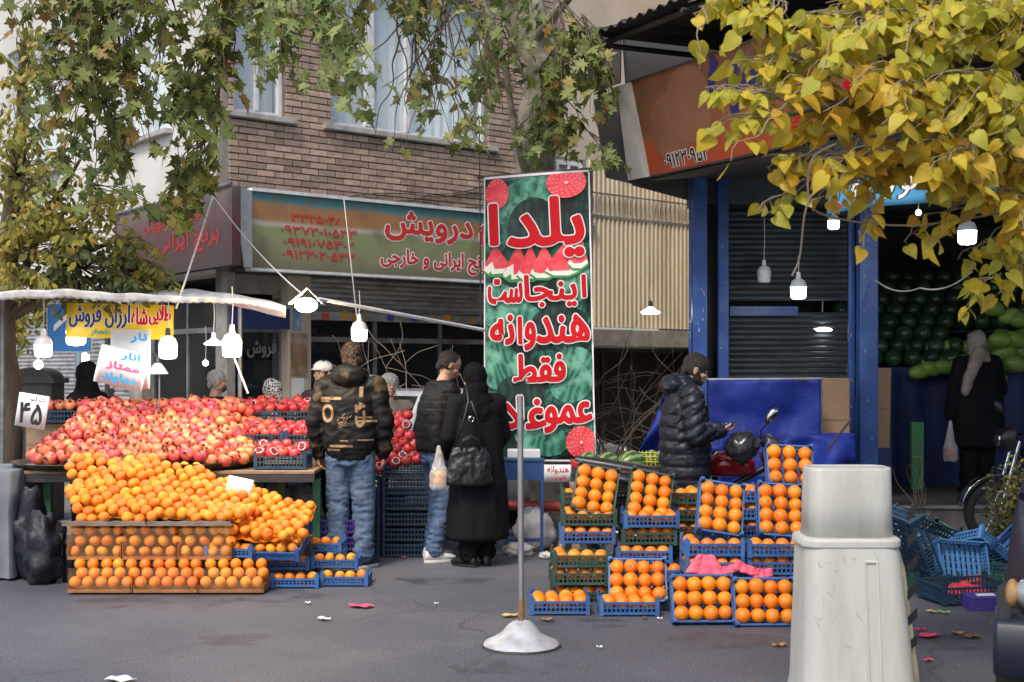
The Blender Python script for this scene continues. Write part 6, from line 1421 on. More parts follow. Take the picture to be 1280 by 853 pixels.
# litter on the asphalt
mat('dry_leaf', (.32, .17, .06), .8, col2=(.22, .11, .04), nscale=20, var=.3); mat('pink_litter', (.70, .06, .14), .6); mat('green_litter', (.25, .45, .08), .6); mat('yellow_litter', (.55, .45, .12), .6)
def litter(kind, cat, label, px, py, w, m, aspect=.6, sd=0):
    Y = FPX * EYE / (py - HORIZON); o = thing(kind, label, cat, (gx(px, Y), Y, .006), rnd.uniform(-.6, .6)); q = MB(); W_ = w / FPX * Y / 2; n = 12; ph = sd * 1.7
    rim = [(W_ * (1 + .25 * math.sin(3 * t + ph)) * math.cos(t), W_ * aspect * (1 + .25 * math.cos(2 * t + ph)) * math.sin(t), .004 + .012 * abs(math.sin(2 * t + ph))) for t in [2 * math.pi * k / n for k in range(n)]]
    q.add([(0, 0, .002)] + rim, [(0, 1 + k, 1 + (k + 1) % n) for k in range(n)]); q.build('scrap', MATS[m], o, solid=.001); return o
L_ = [('fallen_leaf', 'leaf', 'large curled brown leaf lying left of the white barrier foot', 975, 809, 20, 'dry_leaf'), ('fallen_leaf', 'leaf', 'yellowish leaf just left of the stand base', 636, 772, 22, 'yellow_litter'), ('fallen_leaf', 'leaf', 'brown leaf just right of the stand pole', 684, 777, 18, 'dry_leaf'),
      ('foam_scrap', 'foam scrap', 'pink strip on the asphalt below the standing man', 452, 760, 32, 'pink_litter'), ('paper_scrap', 'paper scrap', 'white scrap on the road below the small crates', 404, 776, 20, 'paper'), ('paper_scrap', 'paper scrap', 'tiny white scrap left of the pink strip', 385, 756, 10, 'paper'),
      ('foam_scrap', 'foam scrap', 'bright pink scrap right of the barrier, farther one', 1160, 797, 30, 'pink_litter'), ('foam_scrap', 'foam scrap', 'small pink scrap nearest the camera right of the barrier', 1160, 828, 16, 'pink_litter'), ('foam_scrap', 'foam scrap', 'pink scrap close beside the barrier edge', 1150, 790, 14, 'pink_litter'),
      ('fallen_leaf', 'leaf', 'brown crumpled leaf before the discarded crates, left of its neighbour', 1198, 794, 20, 'dry_leaf'), ('fallen_leaf', 'leaf', 'larger brown leaf before the discarded crates', 1214, 798, 24, 'dry_leaf'), ('plastic_scrap', 'scrap', 'lime green scrap before the red cloth', 1180, 768, 14, 'green_litter'), ('plastic_scrap', 'scrap', 'yellow scrap left of the lime green one', 1164, 767, 14, 'yellow_litter'),
      ('paper_cup', 'cup', 'crushed yellow paper cup beside the dark car', 1242, 782, 12, 'yellow_litter'), ('paper_scrap', 'paper scrap', 'white fleck on the road below the middle display', 750, 812, 8, 'paper'), ('paper_scrap', 'paper scrap', 'white fleck right of the stand in front of the display', 824, 776, 7, 'paper'),
      ('paper_scrap', 'paper scrap', 'white plastic scrap at the bottom left edge of the road', 150, 852, 40, 'paper'), ('fallen_leaf', 'leaf', 'small leaf on the road under the middle ground crates', 806, 775, 8, 'dry_leaf'), ('fallen_leaf', 'leaf', 'pale leaf by the mandarin cartons', 285, 741, 12, 'dry_leaf'), ('paper_scrap', 'paper scrap', 'white fleck beyond the pink strip near the walkers', 545, 757, 6, 'paper'), ('foam_scrap', 'foam scrap', 'small red scrap at the foot of the dark crate stack', 505, 699, 8, 'pink_litter')]
for i, a_ in enumerate(L_): litter(a_[0], a_[1], a_[2], a_[3], a_[4], a_[5], a_[6], sd=i)
q = MB()
for i in range(520):
    px, py = rnd.uniform(0, 1280), 640 + 240 * rnd.random() ** .8; Y = FPX * EYE / (py - HORIZON); x = gx(px, Y); s_ = rnd.uniform(.003, .012); a = rnd.uniform(0, 6.3)
    q.add([(x + s_ * math.cos(a + k * 2.1), Y + s_ * math.sin(a + k * 2.1), .005 + rnd.random() * .004) for k in range(3)], [(0, 1, 2)])
o = q.build('road_debris', MATS['dry_leaf'], kind='stuff'); o['label'] = 'tiny crumbs and leaf bits scattered over the asphalt'; o['category'] = 'debris'

mat('stain', (.045, .045, .052), .35, col2=(.085, .087, .1), nscale=3, lo=.35, hi=.6)
q = MB()
for (px, py, r_) in [(210, 752, .55), (360, 748, .35), (560, 725, .4), (720, 780, .35), (900, 800, .4), (640, 835, .3), (300, 800, .25), (1190, 800, .35)]:
    Y = FPX * EYE / (py - HORIZON); x = gx(px, Y); n = 40; ph = rnd.uniform(0, 6)
    q.add([(x, Y, .004)] + [(x + r_ * (1 + .35 * noise.noise(Vector((math.cos(t) * 1.6, math.sin(t) * 1.6, ph)))) * math.cos(t), Y + r_ * .55 * (1 + .5 * noise.noise(Vector((math.cos(t) * 2.2, math.sin(t) * 2.2, ph + 4)))) * math.sin(t), .004) for t in [2 * math.pi * k / n for k in range(n)]], [(0, 1 + k, 1 + (k + 1) % n) for k in range(n)])
ms = MATS['stain']; t_ = ms.node_tree; nn = t_.nodes.new('ShaderNodeTexNoise'); nn.inputs['Scale'].default_value = 4; nn.inputs['Detail'].default_value = 8; tc_ = t_.nodes.new('ShaderNodeTexCoord'); t_.links.new(tc_.outputs['Object'], nn.inputs['Vector'])
mr_ = t_.nodes.new('ShaderNodeMapRange'); mr_.inputs[1].default_value = .45; mr_.inputs[2].default_value = .75; mr_.inputs[3].default_value = 0; mr_.inputs[4].default_value = .55; t_.links.new(nn.outputs[0], mr_.inputs[0]); t_.links.new(mr_.outputs[0], t_.nodes['Principled BSDF'].inputs['Alpha'])
q.build('road_stains', ms, kind='structure')
# ------------------------------------------------------------------ people
mat('skin', (.46, .26, .18), .5, col2=(.40, .21, .14), nscale=9, sss=.12); mat('skin_pale', (.55, .34, .25), .5, col2=(.5, .28, .2), nscale=9, sss=.12)
mat('hair_black', (.008, .007, .006), .75, col2=(.03, .022, .018), nscale=60, bump=1.0, bscale=120, stretch=(1, 1, .3)); mat('hair_brown', (.018, .011, .009), .6, col2=(.04, .022, .015), nscale=60, bump=1, bscale=110); mat('hair_grey', (.36, .35, .34), .7, col2=(.22, .21, .2), nscale=50, bump=1, bscale=120)
mat('beard', (.014, .011, .010), .8, bump=1, bscale=160); mat('lips', (.30, .12, .10), .5); mat('eye_dark', (.02, .012, .01), .2); mat('eye_white', (.6, .58, .56), .3)
def camo():
    m = mat('camo_jacket', (.012, .012, .013), .6); t = m.node_tree; N = t.nodes; L = t.links; b = N['Principled BSDF']
    tc = N.new('ShaderNodeTexCoord'); n1 = N.new('ShaderNodeTexNoise'); n1.inputs['Scale'].default_value = 7; n1.inputs['Detail'].default_value = 3; L.new(tc.outputs['Object'], n1.inputs['Vector'])
    sp = N.new('ShaderNodeSeparateXYZ'); L.new(tc.outputs['Object'], sp.inputs[0]); ab = N.new('ShaderNodeMath'); ab.operation = 'ABSOLUTE'; L.new(sp.outputs[0], ab.inputs[0])
    z1 = N.new('ShaderNodeMapRange'); z1.inputs[1].default_value = .12; z1.inputs[2].default_value = .22; z1.inputs[3].default_value = 0; z1.inputs[4].default_value = .16; L.new(ab.outputs[0], z1.inputs[0])
    z2 = N.new('ShaderNodeMapRange'); z2.inputs[1].default_value = 1.30; z2.inputs[2].default_value = 1.46; z2.inputs[3].default_value = 0; z2.inputs[4].default_value = .10; L.new(sp.outputs[2], z2.inputs[0])
    a = N.new('ShaderNodeMath'); L.new(n1.outputs[0], a.inputs[0]); L.new(z1.outputs[0], a.inputs[1]); a2 = N.new('ShaderNodeMath'); L.new(a.outputs[0], a2.inputs[0]); L.new(z2.outputs[0], a2.inputs[1])
    mr = N.new('ShaderNodeMapRange'); mr.inputs[1].default_value = .70; mr.inputs[2].default_value = .76; b.inputs['Specular IOR Level'].default_value = .2; L.new(a2.outputs[0], mr.inputs[0])
    mx = N.new('ShaderNodeMix'); mx.data_type = 'RGBA'; L.new(mr.outputs[0], mx.inputs[0]); mx.inputs[6].default_value = (.006, .006, .007, 1); mx.inputs[7].default_value = (.055, .040, .022, 1); L.new(mx.outputs[2], b.inputs['Base Color'])
camo()
mat('gold_print', (.26, .17, .09), .6, col2=(.16, .10, .05), nscale=30); mat('jacket_black', (.008, .008, .009), .6, bump=.3, bscale=90, spec=.2); mat('jacket_brown', (.050, .026, .022), .6, bump=.3, bscale=90, spec=.25)
mat('denim', (.085, .135, .225), .85, col2=(.05, .085, .15), nscale=5, grime=(.16, .21, .29), gscale=3, bump=.4, bscale=220); mat('denim_dark', (.055, .10, .19), .85, col2=(.035, .065, .13), nscale=5, grime=(.14, .2, .3), gscale=3, bump=.4, bscale=220)
mat('coat_black', (.007, .007, .009), .8, bump=.3, bscale=150, spec=.15); mat('veil_black', (.004, .004, .005), .85, bump=.3, bscale=60, spec=.12); mat('puffer', (.008, .011, .019), .45, bump=.35, bscale=40, spec=.35); mat('trouser_black', (.006, .006, .007), .8, spec=.15)
mat('leather', (.010, .010, .011), .35, bump=.4, bscale=90); mat('scarf_beige', (.30, .25, .22), .85, col2=(.24, .2, .18), nscale=8, bump=.3); mat('shoe_white', (.62, .62, .6), .5); mat('shoe_black', (.014, .014, .015), .45); mat('mask_navy', (.02, .03, .07), .7); mat('cap_white', (.68, .67, .64), .8)
mat('scarf_pattern', (.55, .54, .52), .85, col2=(.02, .02, .02), nscale=55, lo=.48, hi=.52, detail=2); mat('jacket_grey', (.16, .14, .12), .8); mat('shirt_pale', (.5, .52, .55), .8); mat('bag_film', (.75, .72, .68), .2, alpha=.35)

def remeshed(name, mb, voxel, mats, parent, sm=4, disp=None, matfn=None, shade=True, keep=None):
    me = mb.mesh('tmp'); o = bpy.data.objects.new('tmp', me); COL.objects.link(o)
    r = o.modifiers.new('r', 'REMESH'); r.mode = 'VOXEL'; r.voxel_size = voxel; r.adaptivity = 0
    if sm: s_ = o.modifiers.new('s', 'SMOOTH'); s_.factor = .5; s_.iterations = sm
    dg = bpy.context.evaluated_depsgraph_get(); ev = o.evaluated_get(dg); m2 = bpy.data.meshes.new_from_object(ev); bpy.data.objects.remove(o); bpy.data.meshes.remove(me)
    m2.name = name
    if disp:
        co = np.empty(len(m2.vertices) * 3); m2.vertices.foreach_get('co', co); co = co.reshape(-1, 3); no = np.empty_like(co).ravel(); m2.vertices.foreach_get('normal', no); no = no.reshape(-1, 3)
        d = np.array([disp(Vector(c), Vector(n)) for c, n in zip(co, no)]); co += no * d[:, None]; m2.vertices.foreach_set('co', co.ravel()); m2.update()
    for m in (mats if isinstance(mats, (list, tuple)) else [mats]): m2.materials.append(MATS[m])
    if matfn: m2.polygons.foreach_set('material_index', [matfn(p.center) for p in m2.polygons])
    m2.polygons.foreach_set('use_smooth', [True] * len(m2.polygons))
    o = bpy.data.objects.new(name, m2); COL.objects.link(o); o.parent = parent; return o
def cap(mb, a, b, ra, rb, n=12):
    a, b = Vector(a), Vector(b); d = b - a; L = d.length; d = d.normalized() if L > 1e-6 else Vector((0, 0, 1)); P = []; Rr = []
    for k in range(5): t = R(-90 + 22.5 * k + 4); P.append(a + d * (ra * math.sin(t))); Rr.append(max(ra * math.cos(t), ra * .05))
    for k in range(5): t = R(22.5 * k - 4 if k else 0); P.append(b + d * (rb * math.sin(t))); Rr.append(max(rb * math.cos(t), rb * .05))
    mb.tube(P, Rr, n)
def chain(mb, pts, rs):
    for i in range(len(pts) - 1): cap(mb, pts[i], pts[i + 1], rs[i], rs[i + 1])
def torso(mb, rings, T=None, n=28, p=2.4):
    out = []
    for (z, cx, cy, rx, ry) in rings:
        ring = []
        for k in range(n):
            t = 2 * math.pi * k / n; c, s_ = math.cos(t), math.sin(t); ring.append((cx + rx * math.copysign(abs(c) ** (2 / p), c), cy + ry * math.copysign(abs(s_) ** (2 / p), s_), z))
        out.append(ring)
    mb.loft(out, T=T)
def hand(mb, wrist, d, palm, curl=.5, side=1, s=1.0, spread=.06):
    """palm slab, four jointed fingers and a thumb; d = direction to the fingertips, palm = direction the palm faces"""
    w = Vector(wrist); d = Vector(d).normalized(); pn = Vector(palm); pn = (pn - d * pn.dot(d)).normalized(); sd = d.cross(pn) * side
    cap(mb, w - d * .02 * s, w + d * .01 * s, .026 * s, .024 * s)
    for k in (-1.5, -.5, .5, 1.5): cap(mb, w + sd * k * .012 * s, w + d * .085 * s + sd * k * .019 * s, .015 * s, .0125 * s, 8)
    for k, (ln, off) in enumerate([(.072, -1.5), (.080, -.5), (.075, .5), (.058, 1.5)]):
        a = w + d * (.088 if k < 3 else .080) * s + sd * off * .0205 * s; dirv = (d + sd * off * spread).normalized(); ang = curl * .55
        for q_, fr in enumerate((.45, .30, .25)):
            dv = (dirv * math.cos(ang) + pn * math.sin(ang)).normalized(); b = a + dv * ln * fr * s; cap(mb, a, b, (.0095 - .001 * q_) * s, (.0088 - .001 * q_) * s, 8); a = b; ang += curl * .75
    a = w + d * .028 * s - sd * .026 * s; b = a + (d * .7 - sd * .75 + pn * .35).normalized() * .04 * s; c = b + (d * .9 - sd * .15 + pn * .55).normalized() * .032 * s
    cap(mb, a, b, .0145 * s, .0115 * s, 8); cap(mb, b, c, .011 * s, .009 * s, 8)
def head_parts(mb, T, fem=False, nose=1.0):
    b = MB()
    b.ball((0, -.012, .035), (.074, .094, .088), 20, 14); b.ball((0, .022, -.03), (.056, .066, .075), 18, 12); b.ball((0, .045, -.078), (.030, .036, .030), 12, 8)     # cranium, face, chin
    for s_ in (-1, 1):
        b.ball((s_ * .038, .055, -.012), (.022, .022, .020), 10, 8); b.ball((s_ * .046, .0, -.055), (.020, .04, .03), 10, 8)      # cheekbone, jaw angle
        b.ball((s_ * .075, -.012, -.004), (.008, .019, .032), 10, 8); b.ball((s_ * .078, -.02, .006), (.007, .016, .018), 8, 6)
    b.ball((0, .066, .028), (.050, .020, .012), 14, 8)       # brow ridge
    mb.add(b.v, b.f, 0, T)
    q = MB(); cap(q, (0, .082, .012), (0, .102 + .004 * nose, -.020), .0085, .0125, 8)
    for s_ in (-1, 1): q.ball((s_ * .011, .092, -.024), (.008, .010, .007), 8, 6)
    cap(q, (-.014, .083, -.050), (.014, .083, -.050), .0075, .0075, 8); cap(q, (-.011, .081, -.060), (.011, .081, -.060), .0085, .0085, 8)
    mb.add(q.v, q.f, 0, T)
def face_bits(T, root, parent, lips=True, brow='hair_black', s=1.0):
    TT = T
    for s_ in (-1, 1):
        q = MB(); q.ball((s_ * .029, .0735, .002), (.0125, .009, .0075), 12, 8, T=TT); e = q.build('eye', MATS['eye_white'], parent, smooth=180)
        q = MB(); q.ball((s_ * .029, .0805, .002), (.006, .0035, .006), 10, 6, T=TT); q.build('iris', MATS['eye_dark'], e, smooth=180)
        q = MB(); q.tube([(s_ * .014, .090, .026), (s_ * .030, .089, .031), (s_ * .048, .076, .025)], [.004, .005, .003], 6, T=TT, flat=.6); q.build('eyebrow', MATS[brow], parent, smooth=180)
    if lips: q = MB(); q.tube([(-.022, .083, -.055), (0, .0925, -.054), (.022, .083, -.055)], [.003, .0065, .003], 8, T=TT, flat=1.2); q.build('lips', MATS['lips'], parent, smooth=180)
def wrinkle(amp, sc, zs=1.0, seed=0):
    def f(c, n):
        v = noise.noise(Vector((c.x * sc + seed, c.y * sc, c.z * sc * zs))) + .5 * noise.noise(Vector((c.x * sc * 2.3 + seed, c.y * sc * 2.3, c.z * sc * 2.3 * zs)))
        return amp * (1 - abs(v) * 2.2)
    return f
def Hd(pos, yaw=0, pitch=0, roll=0, s=1.0): return Matrix.Translation(pos) @ Matrix.Rotation(yaw, 4, 'Z') @ Matrix.Rotation(-pitch, 4, 'X') @ Matrix.Rotation(roll, 4, 'Y') @ Matrix.Scale(s, 4)
def body(root, hd, arms, legs, voxel, skin='skin', neck=(0, 0, 1.46), tor=None, hands=None, s=1.0, feet=True):
    mb = MB(); head_parts(mb, hd); hc = hd.translation
    cap(mb, neck, hc + Vector((0, -.01, -.04)), .056, .052)
    torso(mb, tor or [(.86, 0, 0, .10, .07), (.92, 0, 0, .15, .10), (1.05, 0, 0, .13, .09), (1.25, 0, 0, .145, .10), (1.40, 0, 0, .15, .09), (1.46, 0, 0, .07, .06)])
    for (sh, el, wr) in arms: chain(mb, [(sh[0] * .6, sh[1], sh[2] - .01), (sh[0] * .95, sh[1], sh[2] - .01), el, wr], [.04, .042, .036, .026])
    for h in hands or []: hand(mb, **h)
    for lg in legs:
        hp, kn, an = lg; chain(mb, [hp, kn, an], [.078, .052, .036]); cap(mb, an, (an[0], an[1] + .10, an[2] - .04), .035, .028)
    return remeshed('body', mb, voxel, skin, root, sm=2)
def shoe(root, an, toe, m='shoe_black', L=.27, sole=None):
    a = Vector(an); d = Vector((toe[0], toe[1], 0)).normalized(); ang = math.atan2(-d.x, d.y); T = Matrix.Translation((a.x, a.y, 0)) @ Matrix.Rotation(ang, 4, 'Z')
    q = MB(); rings = []
    for (y, w, h) in [(-.085, .022, .05), (-.07, .034, .085), (-.02, .038, .095), (.04, .040, .075), (.10, .046, .055), (.15, .043, .045), (.18, .026, .03)]:
        rings.append([(w * math.cos(t), y, .018 + max(0, h * (.5 + .5 * math.sin(t)))) for t in [2 * math.pi * k / 14 for k in range(14)]])
    q.loft(rings, T=T); o = q.build('shoe', MATS[m], root, smooth=60)
    q = MB(); q.loft([[(w * x, y, 0) for x, y in [(math.cos(t), .048 + .137 * math.sin(t)) for t in [2 * math.pi * k / 20 for k in range(20)]]] if False else [(w * math.cos(t), .048 + .137 * math.sin(t), z) for t in [2 * math.pi * k / 20 for k in range(20)]] for w, z in ((.044, .001), (.047, .012), (.045, .024))], T=T); q.build('sole', MATS[sole or m], o, smooth=40)
    return o
def trousers(root, legs, m, rw=(.115, .082, .075), top=.95, amp=.006, hip=(.17, .115), zb=.05, cy=0):
    mb = MB(); torso(mb, [(.80, 0, cy, hip[0] - .03, hip[1] - .01), (.86, 0, cy, hip[0], hip[1]), (top, 0, cy, hip[0] - .01, hip[1] - .01), (top + .06, 0, cy, hip[0] - .03, hip[1] - .02)])
    for hp, kn, an in legs: chain(mb, [hp, kn, (an[0], an[1], max(an[2], zb + rw[2] * .8))], rw)
    w1 = wrinkle(amp, 9, 2.2, 3)
    def f(c, n): k = 1 + 1.6 * math.exp(-((c.z - .16) / .10) ** 2) + .8 * math.exp(-((c.z - .5) / .1) ** 2) + 1.0 * math.exp(-((c.z - .84) / .07) ** 2); return w1(c, n) * k
    return remeshed('trousers', mb, .0105, m, root, sm=6, disp=f)
def jacket(root, rings, arms, rs, m, disp=None, voxel=.0105, extra=None, matfn=None, name='jacket', sm=5, sh_r=None):
    mb = MB(); torso(mb, rings)
    for (sh, el, wr) in arms: chain(mb, [(sh[0] * .55, sh[1], sh[2] + .005), sh, el, wr], [sh_r or rs[0], rs[0], rs[1], rs[2]])
    if extra: extra(mb)
    return remeshed(name, mb, voxel, m, root, sm=sm, disp=disp or wrinkle(.007, 8, 1.4, 5), matfn=matfn)
def hair(root, hd, m, scale=(.081, .100, .092), off=(0, -.020, .046), amp=.006, cut=None, name='hair', side=True):
    b = MB(); b.ball(off, scale, 24, 16)
    if side: 
        for s_ in (-1, 1): b.ball((s_ * .058, -.035, .005), (.024, .05, .055), 12, 8)
        b.ball((0, -.075, -.02), (.05, .03, .06), 14, 10)
    mb = MB(); mb.add(b.v, b.f, 0, hd)
    o = remeshed(name, mb, .006, m, root, sm=2, disp=lambda c, n: amp * noise.noise(c * 45) + amp * .6 * noise.noise(c * 110))
    q = MB(); q_ = random.Random(5); C = hd @ Vector((0, -.02, .11)); vv = o.data.vertices     # short strands over the cap
    for v in q_.sample(list(vv), min(len(vv), 1500)):
        f = (v.co - C); f = (f - v.normal * f.dot(v.normal)); f = f.normalized() if f.length > 1e-4 else Vector((0, -1, 0)); f = (f + Vector((q_.uniform(-.5, .5), q_.uniform(-.5, .5), q_.uniform(-.4, .4)))).normalized(); sd = f.cross(v.normal)
        if sd.length < 1e-4: continue
        sd = sd.normalized() * .0016; L_ = q_.uniform(.012, .026) * (1.1 if amp > .005 else .45); t1 = v.co + f * L_ * .6 + v.normal * L_ * .28; t2 = v.co + f * L_ + v.normal * L_ * .3
        q.add([v.co - sd, v.co + sd, t1 + sd * .7, t1 - sd * .7, t2], [(0, 1, 2, 3), (3, 2, 4)])
    q.build('hair_strands', MATS[m], o, kind='stuff', smooth=180)
    return o
def person(label, loc, rz, s=1.0):
    o = thing('person', label, 'person', loc, rz); o.scale = (s, s, s); return o
def project_print(root, target, mbx, name, m, kind='stuff', dirv=(0, 1, 0), lift=.003):
    dg = bpy.context.evaluated_depsgraph_get(); me = target.data; bvh = BVHTree.FromPolygons([v.co.copy() for v in me.vertices], [tuple(p.vertices) for p in me.polygons])
    d = Vector(dirv); vs = []
    for v in mbx.v:
        h = bvh.ray_cast(Vector(v) - d * 1.0, d); vs.append(tuple((h[0] if h[0] else Vector(v)) - d * lift))
    mbx.v = vs; return mbx.build(name, MATS[m], root, kind=kind)

# --- the standing man in the printed jacket, seen from behind
p1 = person('man seen from behind in black camouflage jacket lettered J U O and jeans', (gx(438, 10), 10.0, 0), R(-4))
A1 = [((-.20, -.0, 1.42), (-.275, -.02, 1.14), (-.262, .05, .90)), ((.20, 0, 1.42), (.275, -.02, 1.14), (.255, .05, .90))]
L1 = [((-.085, 0, .90), (-.105, .02, .50), (-.10, -.02, .09)), ((.085, 0, .90), (.10, .03, .50), (.10, .0, .09))]
hd1 = Hd((.01, .03, 1.625), yaw=R(18), pitch=R(14))
body(p1, hd1, A1, L1, .008, hands=[dict(wrist=A1[0][2], d=(0, .12, -1), palm=(1, .1, 0), curl=.75, side=1), dict(wrist=A1[1][2], d=(0, .12, -1), palm=(-1, .1, 0), curl=.75, side=-1)])
face_bits(hd1, p1, p1)
hair(p1, hd1, 'hair_brown', amp=.011, scale=(.085, .103, .096))
def hood(mb):
    mb.add(*(lambda q: (q.v, q.f))(MB().ball((0, -.075, 1.50), (.135, .085, .095), 20, 14)))
    for s_ in (-1, 1): mb.add(*(lambda q: (q.v, q.f))(MB().ball((s_ * .09, -.0, 1.50), (.05, .09, .065), 14, 10)))
w5 = wrinkle(.009, 6.5, 1.5, 2)
def d1(c, n):
    k = w5(c, n) + (.012 * math.sin((c.z - .9) * 60) * (1 if abs(c.x) > .235 and c.z < 1.12 else .15)) * .4
    if abs(c.x) < .20 and c.z < .93: k -= .006
    return k
j1 = jacket(p1, [(.845, 0, 0, .170, .135), (.88, 0, 0, .185, .145), (.98, 0, 0, .215, .155), (1.15, 0, 0, .215, .150), (1.32, 0, 0, .215, .145), (1.42, 0, 0, .185, .115), (1.49, 0, 0, .10, .085)], A1, (.083, .072, .060), 'camo_jacket', disp=d1, extra=hood)
q = MB()
def back(px, py): return ((px - 438) / 160.0, 0, 1.55 - (py - 462) / 160.0)
F1 = lambda u, v, l=0: back(u, v)
for s_, (a, b, c, d) in [('J', (449, 512, 457, 484)), ('U', (449, 533, 460, 506)), ('O', (406, 527, 421, 505))]: lettering(s_, (a, b, c, d), .7, F1, q, latin=True, n=8)
for (a, b, c, d) in [(404, 496, 431, 499.5), (404, 500.5, 416, 502), (452, 520, 468, 522.5), (452, 524.5, 474, 527), (416, 555, 446, 558), (413, 560, 430, 562.5), (452, 548, 470, 550), (430, 549, 440, 551)]:
    n_ = 12; 
    for k in range(n_): u0, u1 = a + (c - a) * k / n_, a + (c - a) * (k + 1) / n_; q.add([back(u0, d), back(u1, d), back(u1, b), back(u0, b)], [(0, 1, 2, 3)])
for k in range(34):
    a = rnd.uniform(0, 6.3); r_ = rnd.uniform(0, 1) ** .6; cx, cy = 434 + 8 * r_ * math.cos(a), 525 + 10 * r_ * math.sin(a); dx, dy = rnd.uniform(-4, 4), rnd.uniform(-5, 5); q.add([back(cx, cy), back(cx + dx, cy + dy), back(cx + dx + .9, cy + dy + .9), back(cx + .9, cy + .8)], [(0, 1, 2, 3)])
project_print(p1, j1, q, 'back_print', 'gold_print')
trousers(p1, L1, 'denim', rw=(.108, .088, .080), hip=(.172, .125))
shoe(p1, L1[0][2], (-.25, 1), 'shoe_black', sole='shoe_white'); shoe(p1, L1[1][2], (.5, .85), 'shoe_black', sole='shoe_white')
q = MB()
for s_ in (-1, 1):      # back pockets
    q.add([(s_ * .05, -.142, .80), (s_ * .125, -.135, .80), (s_ * .125, -.13, .70), (s_ * .088, -.132, .68), (s_ * .05, -.134, .70)], [(0, 1, 2, 3, 4)])

# --- the man in the black and brown jacket, bowed over the shopping
p2 = person('man in black quilted jacket with brown panel and light jeans bending over his shopping', (gx(545, 10.4), 10.4, 0), R(-62), .985)
A2 = [((-.19, .05, 1.40), (-.25, .06, 1.12), (-.12, .26, 1.02)), ((.19, .05, 1.40), (.25, .08, 1.12), (.10, .28, 1.00))]
L2 = [((-.08, 0, .90), (-.10, .07, .50), (-.11, .02, .09)), ((.08, 0, .90), (.09, .03, .50), (.10, -.06, .09))]
hd2 = Hd((0, .12, 1.60), pitch=R(34), yaw=R(-6))
body(p2, hd2, A2, L2, .0058, neck=(0, .045, 1.44), tor=[(.86, 0, 0, .10, .07), (.92, 0, 0, .14, .09), (1.05, 0, .01, .12, .08), (1.25, 0, .03, .13, .08), (1.38, 0, .045, .12, .07), (1.45, 0, .05, .06, .05)], hands=[dict(wrist=A2[0][2], d=(.5, .8, -.4), palm=(.5, 0, -.6), curl=.8, side=1, s=.98), dict(wrist=A2[1][2], d=(-.4, .8, -.4), palm=(-.5, 0, -.6), curl=.8, side=-1, s=.98)])
face_bits(hd2, p2, p2); hair(p2, hd2, 'hair_black', amp=.003, scale=(.0775, .095, .080), off=(0, -.024, .044))
q = MB(); b = MB(); b.ball((0, .035, -.070), (.052, .050, .034), 16, 10); q.add(b.v, b.f, 0, hd2); remeshed('stubble', q, .006, 'skin', p2, sm=1)
def collar(z, r, y=0):
    def f(mb): 
        for k in range(10): a = 2 * math.pi * k / 10; b_ = 2 * math.pi * (k + 1) / 10; cap(mb, (r * math.cos(a), y + r * math.sin(a), z), (r * math.cos(b_), y + r * math.sin(b_), z), .024, .024, 8)
    return f
w6 = wrinkle(.006, 7, 1.5, 8)
d2 = lambda c, n: w6(c, n) - .007 * (max(0, math.sin((c.z) * 2 * math.pi / .062)) ** 6) * (1 if c.z > 1.22 else .3)
jacket(p2, [(.90, 0, .0, .18, .145), (.94, 0, .0, .19, .155), (1.08, 0, .005, .205, .16), (1.25, 0, .02, .215, .155), (1.38, 0, .035, .195, .13), (1.46, 0, .05, .10, .08)], A2, (.075, .062, .050), ['jacket_black', 'jacket_brown'], disp=d2, extra=collar(1.46, .072, .045),
       matfn=lambda c: 1 if c.z < 1.30 and c.y > .01 + .05 * (c.z - 1.1) and abs(c.x) < .225 else 0)
trousers(p2, L2, 'denim_dark', rw=(.102, .078, .068), hip=(.16, .12))
shoe(p2, L2[0][2], (-.1, 1), 'shoe_white'); shoe(p2, L2[1][2], (.1, 1), 'shoe_white')

# --- the woman in black
p3 = person('woman in long black coat and black headscarf seen from behind with a shoulder bag', (gx(597, 10.1), 10.1, 0), R(26), .92)
A3 = [((-.185, 0, 1.40), (-.25, .03, 1.12), (-.20, .24, .96)), ((.185, 0, 1.40), (.245, .02, 1.12), (.20, .18, .94))]
L3 = [((-.08, 0, .88), (-.09, .0, .48), (-.09, -.01, .09)), ((.08, 0, .88), (.09, .0, .48), (.09, .02, .09))]
hd3 = Hd((-.01, .06, 1.60), pitch=R(22), yaw=R(20))
body(p3, hd3, A3, L3, .008, skin='skin_pale', neck=(0, .01, 1.44), hands=[dict(wrist=A3[0][2], d=(.1, .6, -.7), palm=(1, .2, 0), curl=1.0, side=1, s=.95), dict(wrist=A3[1][2], d=(-.1, .7, -.6), palm=(-1, .2, 0), curl=.8, side=-1, s=.95)])
face_bits(hd3, p3, p3)
w7 = wrinkle(.010, 4.0, .45, 4)
jacket(p3, [(.24, 0, .0, .245, .20), (.26, 0, .0, .262, .215), (.50, 0, 0, .255, .205), (.80, 0, 0, .235, .185), (1.05, 0, 0, .215, .165), (1.25, 0, .0, .215, .15), (1.38, 0, 0, .195, .13), (1.45, 0, .01, .10, .08)], A3, (.082, .072, .062), 'coat_black', disp=lambda c, n: w7(c, n) * (1.4 if c.z < .9 else .7), name='coat')
